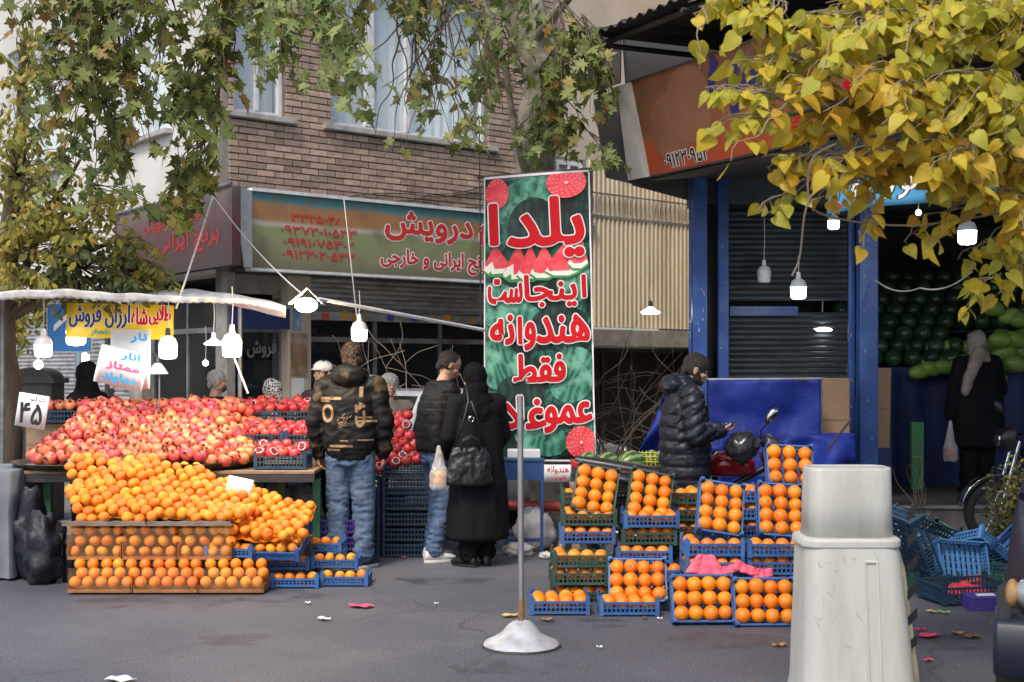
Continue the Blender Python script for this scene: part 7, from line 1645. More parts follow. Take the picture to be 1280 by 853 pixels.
def veil(root, hd, m, tail=True, seed=0, drape=None, sc=1.0):
    mb = MB(); b = MB(); b.ball((0, -.028, .020), (.094 * sc, .108 * sc, .118 * sc), 22, 16); b.ball((0, -.02, -.09), (.088, .085, .10), 18, 12); mb.add(b.v, b.f, 0, hd)
    c = hd.translation; torso(mb, [(c.z - .36, 0, -.01, .20, .135), (c.z - .28, 0, -.01, .205, .14), (c.z - .20, 0, 0, .165, .12), (c.z - .12, c.x * .5, c.y * .6 - .01, .105, .10), (c.z - .05, c.x, c.y - .02, .085, .085)])
    if drape: drape(mb)
    w_ = wrinkle(.008, 7, 1.0, seed); return remeshed('headscarf', mb, .009, m, root, sm=4, disp=w_)
veil(p3, hd3, 'veil_black', seed=3)
trousers(p3, L3, 'trouser_black', rw=(.10, .082, .078), hip=(.15, .12)); shoe(p3, L3[0][2], (-.5, 1), 'shoe_black'); shoe(p3, L3[1][2], (.4, 1), 'shoe_black')
hb_ = thing('handbag', 'black leather shoulder bag with hoop handles hanging at the hip of the woman in black', 'handbag', at(587, 582, 9.86), R(12))
mb = MB(); torso(mb, [(-.15, 0, 0, .17, .05), (-.13, 0, 0, .18, .06), (0, 0, 0, .165, .055), (.12, 0, 0, .14, .03), (.14, 0, 0, .13, .02)]); remeshed('bag_body', mb, .008, 'leather', hb_, sm=3, disp=wrinkle(.008, 10, 1, 1))
q = MB(); q.tube([(-.07 + .0, -.03, .11), (-.06, -.05, .20), (0, -.055, .235), (.06, -.05, .20), (.07, -.03, .11)], .006, 8); q.tube([(-.05, .03, .12), (-.04, .02, .19), (.02, .02, .215), (.07, .02, .18), (.08, .03, .11)], .006, 8); q.build('handles', MATS['leather'], hb_, smooth=180)
q = MB(); q.tube([(-.13, 0, .12), (-.06, -.06, .33), (-.02, -.07, .5), (-.02, .02, .60), (.0, .12, .62)], .008, 6); q.tube([(.12, 0, .12), (.05, -.06, .36), (.0, -.07, .5)], .008, 6); q.build('strap', MATS['leather'], hb_, smooth=180)
q = MB(); q.lathe([(.02, -.003), (.024, 0), (.02, .003)], 12, T=Matrix.Translation((.0, -.075, .36)) @ Matrix.Rotation(R(90), 4, 'X')); q.build('buckle', MATS['chrome'], hb_, smooth=60)
def fruit_bag(label, p, meshes, kind, fl, n, r, w, h, rz=0):
    o = thing('carrier_bag', label, 'bag', p); mb = MB()
    torso(mb, [(0, 0, 0, w * .75, w * .5), (.02, 0, 0, w, w * .7), (h * .35, 0, 0, w * .95, w * .65), (h * .7, 0, 0, w * .4, w * .3), (h, 0, 0, .012, .012)], n=22)
    ob = remeshed('bag_film', mb, .008, 'bag_film', o, sm=2, disp=wrinkle(.008, 14, .6, 2))
    for k in range(n):
        a = 2.4 * k; rr = w * .5 * math.sqrt((k % 4 + .3) / 4); fruit(kind, meshes, Vector(p) + Vector((rr * math.cos(a), rr * .55 * math.sin(a), .03 + r * (1 + 1.3 * (k // 4)))), fl, fl.replace('inside', 'seen in'), s=.9)
    return o
fruit_bag('clear carrier bag of mandarins held beside the woman in black', at(549, 612, 9.92), MANDS, 'mandarin', 'mandarin inside the carrier bag by the woman in black', 7, .035, .075, .34)

# --- the man with the phone
p4 = person('bearded man in dark padded hooded jacket looking down at his phone by the motorbike', (gx(856, 9.5), 9.5, 0), R(-84), .955)
A4 = [((-.20, .01, 1.42), (-.25, -.03, 1.13), (-.08, .22, 1.13)), ((.20, .01, 1.42), (.265, .02, 1.12), (.075, .25, 1.15))]
L4 = [((-.09, 0, .90), (-.12, .05, .50), (-.13, .0, .09)), ((.09, 0, .90), (.12, .06, .50), (.13, .0, .09))]
hd4 = Hd((0, .085, 1.61), pitch=R(26), yaw=R(-4), s=1.04)
body(p4, hd4, A4, L4, .0055, skin='skin', neck=(0, .02, 1.45), hands=[dict(wrist=A4[0][2], d=(.35, .9, .12), palm=(.3, -.3, .9), curl=.7, side=1), dict(wrist=A4[1][2], d=(-.3, .95, .0), palm=(-.4, -.1, .9), curl=.75, side=-1)])
face_bits(hd4, p4, p4); hair(p4, hd4, 'hair_black', amp=.003, scale=(.080, .100, .092), off=(0, -.018, .044))
mb = MB(); b = MB(); b.ball((0, .040, -.072), (.056, .050, .042), 18, 12)
for s_ in (-1, 1): b.ball((s_ * .052, .018, -.045), (.020, .040, .042), 12, 8); b.ball((s_ * .066, .002, -.012), (.012, .018, .035), 10, 8)
b.ball((0, .079, -.041), (.028, .014, .007), 12, 8); mb.add(b.v, b.f, 0, hd4); remeshed('beard', mb, .0055, 'beard', p4, sm=1, disp=lambda c, n: .003 * noise.noise(c * 90))
def hood4(mb):
    for (c, r_) in [((0, -.10, 1.50), (.15, .095, .085)), ((0, -.03, 1.53), (.13, .10, .06))]: mb.add(*(lambda q: (q.v, q.f))(MB().ball(c, r_, 20, 14)))
    collar(1.475, .078, .03)(mb)
w8 = wrinkle(.008, 9, 1.6, 12)
def d4(c, n):
    arm = abs(c.x) > .20 and c.z > 1.0
    t = (c.z + .03 * abs(c.x)) / .098 if not arm else (c.z - c.y * .6) / .085
    k = .016 * (abs(math.sin(math.pi * t)) ** .5 - .7)
    return (k if c.z < 1.44 else .3 * k) + w8(c, n) * .8
jacket(p4, [(.64, 0, 0, .20, .17), (.68, 0, 0, .215, .185), (.80, 0, 0, .225, .19), (1.0, 0, 0, .225, .19), (1.2, 0, .0, .225, .185), (1.35, 0, .0, .21, .16), (1.43, 0, .0, .17, .13), (1.48, 0, .01, .10, .09)], A4, (.092, .080, .062), 'puffer', disp=d4, extra=hood4)
trousers(p4, L4, 'trouser_black', hip=(.165, .13)); shoe(p4, L4[0][2], (-.1, 1)); shoe(p4, L4[1][2], (.1, 1))
ph = thing('phone', 'dark mobile phone held in the hands of the bearded man', 'phone', at(906, 533, 9.48), R(-84)); q = MB(); q.span(-.037, .037, -.075, .075, -.004, .004, T=Matrix.Rotation(R(25), 4, 'X')); q.build('phone_body', MATS['car_glass'], ph, bevel=.003)

# --- the customer inside the shop
p5 = person('woman seen from behind in beige headscarf and long black coat inside the dark shop', (gx(1222, 13.2), 13.2, FZs), R(8), .955)
A5 = [((-.19, 0, 1.40), (-.26, .0, 1.10), (-.28, .06, .84)), ((.19, 0, 1.40), (.27, .02, 1.12), (.22, .2, 1.0))]
L5 = [((-.08, 0, .88), (-.09, .0, .48), (-.10, .0, .09)), ((.08, 0, .88), (.09, .0, .48), (.10, .03, .09))]
hd5 = Hd((-.02, .02, 1.62), yaw=R(10), pitch=R(5))
body(p5, hd5, A5, L5, .008, skin='skin_pale', hands=[dict(wrist=A5[0][2], d=(0, .1, -1), palm=(1, 0, 0), curl=1.1, side=1, s=.95), dict(wrist=A5[1][2], d=(-.3, .9, 0), palm=(-1, 0, -.2), curl=.8, side=-1, s=.95)])
face_bits(hd5, p5, p5)
jacket(p5, [(.50, 0, .0, .26, .19), (.53, 0, .0, .275, .20), (.8, 0, 0, .275, .20), (1.05, 0, 0, .265, .18), (1.25, 0, .0, .25, .165), (1.38, 0, 0, .215, .135), (1.45, 0, .01, .11, .08)], A5, (.088, .076, .064), 'coat_black', disp=lambda c, n: w7(c, n) * .9, name='coat')
def tail5(mb): 
    chain(mb, [(-.04, -.09, 1.50), (-.13, -.15, 1.36), (-.19, -.14, 1.20), (-.21, -.13, 1.10)], [.07, .06, .055, .045])
mb = MB(); b = MB(); b.ball((0, -.026, .022), (.096, .112, .118), 22, 16); b.ball((0, -.02, -.085), (.09, .085, .09), 18, 12); mb.add(b.v, b.f, 0, hd5); torso(mb, [(1.42, 0, -.01, .14, .10), (1.47, 0, -.01, .12, .10), (1.53, 0, -.01, .09, .09)]); tail5(mb); remeshed('headscarf', mb, .009, 'scarf_beige', p5, sm=3, disp=wrinkle(.009, 9, .7, 6))
trousers(p5, L5, 'trouser_black', rw=(.12, .10, .09), hip=(.19, .14)); shoe(p5, L5[0][2], (-.2, 1)); shoe(p5, L5[1][2], (.2, 1))
fruit_bag('translucent bag of red fruit hanging from the hand of the woman in the beige headscarf', at(1188, 577, 13.15), REDS, 'pomegranate', 'red pomegranate inside the bag of the beige scarfed woman', 5, .04, .075, .42)

# --- sellers and passers-by behind the stall
def bystander(label, px, Y, top, rz, head, clothes, col, pitch=0, yaw=0, skin='skin', vox=.007, z0=.0, extra=None, rw=.08):
    zt = gz(top, Y) - z0; s = zt / 1.75; o = person(label, (gx(px, Y), Y, z0), rz, s)
    A = [((-.19, 0, 1.40), (-.24, .02, 1.12), (-.20, .16, .92)), ((.19, 0, 1.40), (.24, .02, 1.12), (.20, .16, .92))]; L = [((-.085, 0, .90), (-.1, .02, .5), (-.1, 0, .09)), ((.085, 0, .90), (.1, .02, .5), (.1, 0, .09))]
    hd = Hd((0, .035, 1.63), yaw=yaw, pitch=pitch)
    body(o, hd, A, L, vox, skin=skin, hands=[dict(wrist=A[0][2], d=(.3, .9, -.3), palm=(.4, 0, -.8), curl=.6, side=1), dict(wrist=A[1][2], d=(-.3, .9, -.3), palm=(-.4, 0, -.8), curl=.6, side=-1)]); face_bits(hd, o, o)
    jacket(o, [(.78, 0, 0, .18, .14), (1.0, 0, 0, .20, .145), (1.25, 0, 0, .21, .145), (1.38, 0, 0, .19, .12), (1.46, 0, .01, .10, .08)], A, (rw, .07, .058), col, voxel=.012, extra=collar(1.46, .07, .01))
    trousers(o, L, 'trouser_black', amp=.004); shoe(o, L[0][2], (0, 1)); shoe(o, L[1][2], (0, 1)); head(o, hd); return o
bystander('veiled woman in black at the far left, in profile above the pomegranates', 110, 11.1, 454, R(72), lambda o, hd: veil(o, hd, 'veil_black', seed=9), None, 'coat_black', skin='skin_pale', vox=.0055, pitch=R(4))
def oldman(o, hd):
    hair(o, hd, 'hair_grey', amp=.004, scale=(.079, .098, .088)); mb = MB(); b = MB(); b.ball((0, .052, -.052), (.050, .050, .042), 16, 12); mb.add(b.v, b.f, 0, hd); remeshed('face_mask', mb, .006, 'mask_navy', o, sm=2, disp=wrinkle(.003, 30, 2, 1))
    q = MB(); q.prism([(-.05, 1.14), (.05, 1.14), (.03, 1.44), (-.03, 1.44)], .12, .158); q.build('shirt_front', MATS['shirt_pale'], o)
bystander('grey haired man in dark jacket and navy face mask behind the pomegranate crates', 268, 11.75, 464, R(-68), oldman, None, 'jacket_black', vox=.0055, pitch=R(8))
bystander('stooping person in black and white patterned headscarf beside the shop pier', 342, 11.35, 476, R(60), lambda o, hd: veil(o, hd, 'scarf_pattern', seed=5), None, 'jacket_grey', pitch=R(20))
def capman(o, hd):
    hair(o, hd, 'hair_black'); mb = MB(); b = MB(); b.ball((0, -.01, .062), (.088, .106, .070), 20, 12); b.ball((0, .09, .045), (.06, .05, .010), 14, 8); mb.add(b.v, b.f, 0, hd); remeshed('cap', mb, .007, 'cap_white', o, sm=2)
bystander('person in a white cap left of the man in the printed jacket', 406, 11.2, 452, R(150), capman, None, 'jacket_brown')
def hatman(o, hd):
    mb = MB(); b = MB(); b.ball((0, -.02, .04), (.10, .12, .095), 20, 12); mb.add(b.v, b.f, 0, hd); remeshed('fur_hat', mb, .007, 'hair_grey', o, sm=1, disp=lambda c, n: .012 * noise.noise(c * 60))
bystander('person in a rough grey hat right of the man in the printed jacket', 486, 11.5, 468, R(200), hatman, None, 'jacket_grey')
# ------------------------------------------------------------------ trees and plants
def leaf_mat(name, stops, trans=.35, rough=.5, vein=.12):
    m = bpy.data.materials.new(name); m.use_nodes = True; t = m.node_tree; N = t.nodes; L = t.links; b = N['Principled BSDF']
    g = N.new('ShaderNodeNewGeometry'); oi = N.new('ShaderNodeObjectInfo'); a = N.new('ShaderNodeMath'); L.new(g.outputs['Random Per Island'], a.inputs[0]); L.new(oi.outputs['Random'], a.inputs[1]); f = N.new('ShaderNodeMath'); f.operation = 'FRACT'; L.new(a.outputs[0], f.inputs[0])
    cr = N.new('ShaderNodeValToRGB'); e = cr.color_ramp.elements; e[0].position = stops[0][0]; e[0].color = (*stops[0][1], 1); e[1].position = stops[-1][0]; e[1].color = (*stops[-1][1], 1)
    for p_, c_ in stops[1:-1]: k = e.new(p_); k.color = (*c_, 1)
    L.new(f.outputs[0], cr.inputs[0])
    tc = N.new('ShaderNodeTexCoord'); n = N.new('ShaderNodeTexNoise'); n.inputs['Scale'].default_value = 26; n.inputs['Detail'].default_value = 3; L.new(tc.outputs['Object'], n.inputs['Vector'])
    mr = N.new('ShaderNodeMapRange'); mr.inputs[1].default_value = .35; mr.inputs[2].default_value = .7; mr.inputs[3].default_value = 1.12; mr.inputs[4].default_value = .78; L.new(n.outputs[0], mr.inputs[0])
    h = N.new('ShaderNodeHueSaturation'); L.new(cr.outputs[0], h.inputs['Color']); L.new(mr.outputs[0], h.inputs['Value'])
    L.new(h.outputs[0], b.inputs['Base Color']); b.inputs['Roughness'].default_value = rough; b.inputs['Specular IOR Level'].default_value = .35
    tr = N.new('ShaderNodeBsdfTranslucent'); L.new(h.outputs[0], tr.inputs[0]); ms = N.new('ShaderNodeMixShader'); ms.inputs[0].default_value = trans; L.new(b.outputs[0], ms.inputs[1]); L.new(tr.outputs[0], ms.inputs[2]); L.new(ms.outputs[0], N['Material Output'].inputs[0])
    MATS[name] = m; return m
leaf_mat('leaf_plane', [(0, (.085, .115, .03)), (.35, (.14, .17, .04)), (.60, (.22, .25, .06)), (.82, (.34, .34, .10)), (.95, (.30, .16, .05)), (1, (.12, .14, .035))])
leaf_mat('leaf_plane_pale', [(0, (.14, .20, .06)), (.4, (.22, .29, .09)), (.8, (.31, .35, .13)), (1, (.17, .23, .07))])
leaf_mat('leaf_olive', [(0, (.18, .20, .04)), (.3, (.28, .28, .06)), (.6, (.38, .33, .06)), (.85, (.46, .33, .05)), (1, (.17, .19, .04))])
leaf_mat('leaf_lime', [(0, (.40, .40, .05)), (.35, (.50, .46, .05)), (.65, (.56, .46, .04)), (.9, (.60, .42, .03)), (1, (.34, .37, .05))], trans=.4)
leaf_mat('leaf_gold', [(0, (.52, .45, .05)), (.35, (.60, .45, .04)), (.7, (.60, .37, .03)), (.9, (.50, .28, .025)), (1, (.48, .46, .08))], trans=.4)
leaf_mat('leaf_bush', [(0, (.05, .07, .02)), (.6, (.10, .12, .03)), (1, (.18, .18, .05))])
mat('plane_bark', (.40, .35, .26), .9, col2=(.22, .20, .14), nscale=5, lo=.45, hi=.55, grime=(.17, .16, .11), gscale=4, bump=.6, bscale=12); mat('twig', (.10, .07, .045), .85); mat('dry_twig', (.26, .20, .14), .85); mat('bark_brown', (.10, .075, .05), .95, col2=(.06, .045, .03), nscale=6, bump=.8, bscale=14, stretch=(3, 3, .6))
def leaf_outline(kind):
    if kind == 'plane':
        pts = [(0, 0), (.12, -.03), (.27, -.17), (.26, .02), (.50, .04), (.30, .16), (.60, .44), (.36, .40), (.17, .36), (.24, .62), (.11, .66), (0, 1.08)]
    elif kind == 'heart':
        pts = [(0, 0), (.14, -.10), (.32, -.06), (.44, .12), (.43, .34), (.30, .60), (.14, .84), (0, 1.02)]
    else: pts = [(0, 0), (.14, .08), (.28, .3), (.27, .55), (.15, .82), (0, 1.0)]
    return pts
def leaf_data(kind, curl, fold, seed):
    pts = leaf_outline(kind); q = random.Random(seed); rim = [(x, y) for x, y in pts] + [(-x * q.uniform(.9, 1.08), y) for x, y in reversed(pts[1:-1])]
    vs = [(x, y, fold * abs(x) - curl * (y - .3) ** 2 + .04 * math.sin(x * 7 + seed)) for x, y in rim]
    mid = [(0, .22, .0), (0, .5, -curl * .04), (0, .75, -curl * .2)]
    n = len(pts); R_ = rim; vs += mid; a, b_, c = len(rim), len(rim) + 1, len(rim) + 2; fs = []
    for side in (0, 1):
        idx = list(range(0, n)) if side == 0 else [0] + list(range(len(rim) - 1, n - 2, -1))
        for i in range(len(idx) - 1):
            y = (rim[idx[i]][1] + rim[idx[i + 1]][1]) / 2; m = a if y < .35 else b_ if y < .62 else c
            f = (m, idx[i], idx[i + 1]); fs.append(f if side == 0 else f[::-1])
        prev = None
        for i in range(len(idx) - 1):
            y = (rim[idx[i]][1] + rim[idx[i + 1]][1]) / 2; m = a if y < .35 else b_ if y < .62 else c
            if prev is not None and m != prev: fs.append((prev, idx[i], m) if side == 0 else (m, idx[i], prev))
            prev = m
    k = len(vs); vs += [(-.012, 0, 0), (.012, 0, 0), (.008, -.42, .05), (-.008, -.42, .05)]; fs.append((k, k + 1, k + 2, k + 3))
    return np.array(vs), fs
class Crown:
    def __init__(s, root, kind, size, mats, nvar=4, limit=300):
        s.root = root; s.kind = kind; s.size = size; s.mats = mats; s.L = []; s.tw = MB(); s.limit = limit
        s.var = [leaf_data(kind, random.Random(i).uniform(.1, .5), random.Random(i + 9).uniform(-.05, .28), i) for i in range(nvar)]
    def leaf(s, p, tipdir, up, sc=1.0, m=0):
        y = Vector(tipdir).normalized(); z = Vector(up); z = (z - y * z.dot(y)); z = z.normalized() if z.length > 1e-3 else y.orthogonal().normalized(); x = y.cross(z)
        k = s.size * sc * rnd.uniform(.68, 1.15); kx = k * rnd.uniform(.72, 1.08); M = Matrix(((x.x * kx, y.x * k, z.x * k, p.x), (x.y * kx, y.y * k, z.y * k, p.y), (x.z * kx, y.z * k, z.z * k, p.z), (0, 0, 0, 1)))
        s.L.append((M, rnd.randrange(len(s.var)), m, k / max(p.y, 1)))
    def twig(s, pts, r0, r1): 
        n = len(pts); s.tw.tube(pts, [r0 + (r1 - r0) * i / (n - 1) for i in range(n)], 5, cap=False)
    def cluster(s, px, py, rx, ry, Y, dY, nt, nl, root, m=0, sc=1.0, droop=.5, r=.008, inner=.35):
        a = at(*root)
        for _ in range(nt):
            t = rnd.uniform(0, 6.283); q = rnd.uniform(.25, 1) ** .6; e = at(px + rx * q * math.cos(t), py + ry * q * math.sin(t), Y + rnd.uniform(-dY, dY))
            mid = a.lerp(e, .5) + Vector((rnd.uniform(-1, 1), rnd.uniform(-1, 1), rnd.uniform(0, 1))) * .12 * (e - a).length
            P = []; n = 9; ph = rnd.uniform(0, 6)
            for i in range(n):
                u = i / (n - 1); p = a * (1 - u) ** 2 + mid * 2 * u * (1 - u) + e * u * u; wob = .02 * math.sin(u * 9 + ph); P.append(p + Vector((wob, wob * .7, -wob * .6 + (-droop * .08 * u ** 3))))
            s.twig(P, r, .0022)
            for k in range(nl):
                u = inner + (1.02 - inner) * ((k + rnd.random()) / nl); f = min(u, .999) * (n - 1); i = int(f); p = P[i].lerp(P[i + 1], f - i)
                az = rnd.uniform(0, 6.283); tip = Vector((math.cos(az) * .8, math.sin(az) * .8, -.35 - droop * rnd.random() * 1.6)); up = Vector((rnd.uniform(-.8, .8), rnd.uniform(-1.5, .3), rnd.uniform(.0, 1.1)))
                s.leaf(p + tip.normalized() * s.size * .35 * sc, tip, up, sc, m)
    def finish(s, twmat):
        s.L.sort(key=lambda l: -l[3]); inv = pw(s.root).inverted(); meshes = {}
        for (M, v, m, _) in s.L[:s.limit]:
            if (v, m) not in meshes:
                q = MB(); q.add([tuple(c) for c in s.var[v][0]], s.var[v][1]); me = q.mesh('leaf', 180); me.materials.append(MATS[s.mats[m]]); meshes[v, m] = me
            o = bpy.data.objects.new('leaf', meshes[v, m]); COL.objects.link(o); o.parent = s.root; o.matrix_basis = inv @ M
        for m in range(len(s.mats)):
            V = []; Fc = []; b = 0
            for (M, v, mm, _) in s.L[s.limit:]:
                if mm != m: continue
                vs, fs = s.var[v]; A = np.array(inv @ M); V.append(vs @ A[:3, :3].T + A[:3, 3]); Fc += [tuple(b + i for i in f) for f in fs]; b += len(vs)
            if V:
                me = bpy.data.meshes.new('foliage'); me.from_pydata(np.concatenate(V).tolist(), [], Fc); me.polygons.foreach_set('use_smooth', [True] * len(me.polygons)); me.materials.append(MATS[s.mats[m]])
                o = bpy.data.objects.new('foliage', me); COL.objects.link(o); o.parent = s.root; o['kind'] = 'stuff'
        if s.tw.v: s.tw.build('twigs', MATS[twmat], s.root, world=True, kind='stuff', smooth=180)

# plane tree with mottled trunk behind the banner
pt_ = thing('plane_tree', 'mottled plane tree rising behind the printed banner, lobed leaves across the top', 'tree', (gx(688, 11.7), 11.7, 0))
tp_ = [at(692, 700, 11.7), at(690, 640, 11.7), at(680, 500, 11.7), at(672, 330, 11.72), at(668, 215, 11.75), at(676, 150, 11.8), at(678, 90, 11.8), at(655, 20, 11.75), at(640, -80, 11.7), at(640, -220, 11.6)]
def bend(P, n=5):
    out = []
    for i in range(len(P) - 1):
        a, b, c, d = P[max(i - 1, 0)], P[i], P[i + 1], P[min(i + 2, len(P) - 1)]
        for k in range(n): t = k / n; out.append(.5 * ((2 * b) + (c - a) * t + (2 * a - 5 * b + 4 * c - d) * t * t + (3 * b - a - 3 * c + d) * t ** 3))
    out.append(P[-1]); return out
def limb(root, P, r, m, name='branch', n=14, rough=.06, seed=0):
    C = bend([Vector(p) for p in P]); k = len(C); rs = []
    for i in range(k): f = i / (k - 1) * (len(r) - 1); j = min(int(f), len(r) - 2); rs.append((r[j] + (r[j + 1] - r[j]) * (f - j)))
    q = MB(); q.tube(C, rs, n)
    q.v = [tuple(Vector(v) + (Vector(v) - C[min(i // n, k - 1)]) * rough * 2.2 * noise.noise(Vector(v) * 5 + Vector((seed, 0, 0)))) if i < n * k else v for i, v in enumerate(q.v)]
    return q.build(name, MATS[m], root, smooth=180, world=True)
limb(pt_, tp_, [.23, .21, .19, .18, .185, .20, .195, .20, .17, .13], 'plane_bark', 'trunk', 20, .10)
limb(pt_, [at(668, 235, 11.75), at(652, 200, 11.5), at(640, 140, 11.3), at(628, 70, 11.1), at(600, -10, 10.9)], [.05, .035, .03, .025, .02], 'plane_bark')
limb(pt_, [at(655, 10, 11.75), at(600, -45, 11.2), at(500, -70, 10.4), at(380, -60, 9.8), at(240, -50, 9.4), at(80, -60, 9.2)], [.09, .075, .06, .05, .04, .03], 'plane_bark', seed=3)
limb(pt_, [at(660, 60, 11.75), at(700, 10, 11.3), at(740, -40, 10.8)], [.06, .045, .035], 'plane_bark', seed=5)
limb(pt_, [at(285, -55, 9.5), at(290, 20, 9.6), at(276, 90, 9.7), at(272, 150, 9.8), at(268, 215, 9.9)], [.025, .018, .014, .012, .008], 'bark_brown', seed=6, n=8)
cr = Crown(pt_, 'plane', .138, ['leaf_plane', 'leaf_plane_pale'], nvar=6)
for a in [(60, 60, 80, 70, 9.4, .7, 17, 8, (110, -55, 9.2), 0), (165, 70, 100, 75, 9.3, .7, 22, 9, (200, -50, 9.4), 0), (120, 150, 85, 60, 9.6, .6, 17, 8, (150, 0, 9.4), 0), (110, 215, 70, 40, 9.9, .4, 9, 7, (130, 110, 9.6), 0), (235, 170, 42, 55, 9.6, .4, 12, 8, (262, 60, 9.7), 0), (225, 255, 38, 40, 9.8, .3, 9, 8, (262, 170, 9.8), 0),
          (310, 30, 80, 40, 9.5, .5, 14, 8, (290, -50, 9.5), 0), (262, 95, 45, 40, 9.6, .4, 9, 8, (280, -10, 9.6), 0), (395, 60, 52, 50, 9.2, .5, 13, 8, (370, -60, 9.7), 1), (440, 95, 40, 36, 9.2, .4, 8, 7, (400, 0, 9.5), 1), (340, 60, 40, 38, 9.3, .4, 6, 7, (340, -50, 9.6), 1), (480, 20, 60, 28, 9.8, .5, 8, 7, (460, -65, 10.2), 0),
          (560, 30, 70, 40, 10.2, .5, 11, 6, (540, -60, 10.6), 0), (560, 110, 60, 50, 10.3, .4, 9, 4, (560, 10, 10.6), 0), (590, 130, 45, 40, 10.6, .3, 5, 5, (610, 40, 11), 0), (525, 165, 45, 30, 10.2, .3, 5, 2, (520, 50, 10.4), 0), (585, 172, 16, 10, 10.0, .2, 3, 4, (560, 100, 10.2), 0),
          (640, 30, 60, 45, 10.9, .5, 10, 7, (640, -60, 11.2), 1), (715, 70, 50, 40, 10.8, .4, 11, 7, (700, 0, 11.2), 1), (745, 110, 34, 40, 10.6, .4, 8, 7, (730, 20, 10.9), 0), (700, 130, 45, 36, 11.0, .3, 8, 6, (690, 60, 11.4), 0), (665, 175, 40, 20, 11.2, .2, 6, 6, (672, 130, 11.6), 1), (725, 175, 34, 22, 11.0, .3, 6, 6, (700, 120, 11.4), 0), (768, 200, 20, 16, 10.8, .2, 3, 5, (735, 165, 11), 1), (625, 100, 30, 50, 11.0, .3, 6, 5, (628, 30, 11), 0)]:
    px, py, rx, ry, Y, dY, nt, nl, rt, m = a; cr.cluster(px, py, rx, ry, Y, dY, max(3, int(nt * (1.12 if px < 330 else 1.0))), nl, rt, m=m if rnd.random() < .8 else 1 - m, sc=1.0, droop=.6, r=.007)
# bare hanging twiglets in front of the window
for _ in range(16):
    a = at(rnd.uniform(450, 620), rnd.uniform(-10, 60), 10.2); P = [a]; d = Vector((rnd.uniform(-.3, .3), 0, -1))
    for i in range(7): d = (d + Vector((rnd.uniform(-.45, .45), rnd.uniform(-.2, .2), rnd.uniform(-.2, .25)))).normalized(); P.append(P[-1] + d * .12)
    cr.twig(bend(P, 3), .008, .003)
cr.finish('twig')

# small leaved yellowing tree at the left edge
lt = thing('yellowing_tree', 'small leaved yellowing tree with brown trunk at the left edge above the awning', 'tree', (gx(6, 11.1), 11.1, 0))
limb(lt, [at(2, 700, 11.1), at(6, 600, 11.1), at(10, 500, 11.15), at(4, 400, 11.1), at(10, 300, 11.0), at(25, 180, 10.9), at(30, 40, 10.8)], [.14, .12, .11, .10, .08, .05, .03], 'bark_brown', 'trunk', 16, .12)
for (e, s_) in [((150, 300, 10.6), 1), ((100, 200, 10.4), 2), ((-80, 250, 10.6), 3), ((200, 345, 10.5), 4)]: limb(lt, [at(8, 400, 11.1), at((8 + e[0]) / 2, (400 + e[1]) / 2 - 20, 10.9), at(*e)], [.05, .03, .012], 'bark_brown', seed=s_, n=8)
cl_ = Crown(lt, 'ovate', .078, ['leaf_olive', 'leaf_bush'], nvar=4)
for a in [(30, 60, 40, 70, 10.4, .4, 16, 12, (28, 100, 10.8)), (30, 200, 60, 90, 10.4, .5, 34, 13, (22, 220, 10.9)), (100, 250, 80, 60, 10.4, .5, 34, 13, (60, 300, 10.8)), (50, 305, 70, 72, 10.3, .5, 40, 14, (10, 330, 11)), (120, 340, 90, 55, 10.3, .5, 44, 14, (90, 330, 10.7)), (175, 315, 45, 40, 10.4, .3, 14, 12, (150, 300, 10.6)), (50, 410, 45, 34, 11.9, .2, 16, 12, (30, 370, 11.6)), (20, 425, 28, 30, 11.8, .2, 10, 11, (5, 400, 11.5)), (195, 350, 32, 22, 10.3, .2, 10, 11, (180, 325, 10.5)), (160, 360, 60, 16, 11.4, .2, 12, 10, (150, 320, 11.2)), (150, 230, 50, 50, 10.5, .3, 10, 10, (110, 230, 10.5))]:
    px, py, rx, ry, Y, dY, nt, nl, rt = a; cl_.cluster(px, py, rx, ry, Y, dY, int(nt * 1.35), nl, rt, m=0 if rnd.random() < .9 else 1, droop=.5, r=.006)
cl_.finish('twig')

# golden heart leaved tree reaching in from the right, close to the camera
gt = thing('golden_tree', 'golden heart leaved tree whose boughs reach in at the upper right', 'tree', (4.9, 8.4, 0))
limb(gt, [(4.9, 8.4, -.05), (4.88, 8.35, 1.2), (4.8, 8.2, 2.4), (4.75, 8.0, 3.6), (4.7, 7.8, 5.0)], [.17, .14, .12, .09, .05], 'bark_brown', 'trunk', 16, .12)
B = [[(4.78, 8.1, 3.2), at(1330, 60, 6.4), at(1180, 80, 5.9), at(1060, 60, 5.6), at(960, 20, 5.5)], [(4.8, 8.2, 2.6), at(1340, 150, 6.2), at(1200, 190, 5.8), at(1080, 215, 5.6)], [(4.8, 8.2, 2.2), at(1360, 260, 6.3), at(1260, 270, 6.0)], [(4.75, 8.0, 3.8), at(1300, -60, 6.2), at(1150, -40, 5.8), at(1000, -30, 5.6), at(880, -15, 5.6)], [at(1150, 130, 5.8), at(1050, 130, 5.5), at(960, 150, 5.4)]]
for k, b in enumerate(B): limb(gt, b, [.05, .032, .018, .006] if len(b) > 3 else [.04, .02, .005], 'bark_brown', seed=k + 20, n=8)
cg = Crown(gt, 'heart', .088, ['leaf_lime', 'leaf_gold'], nvar=6)
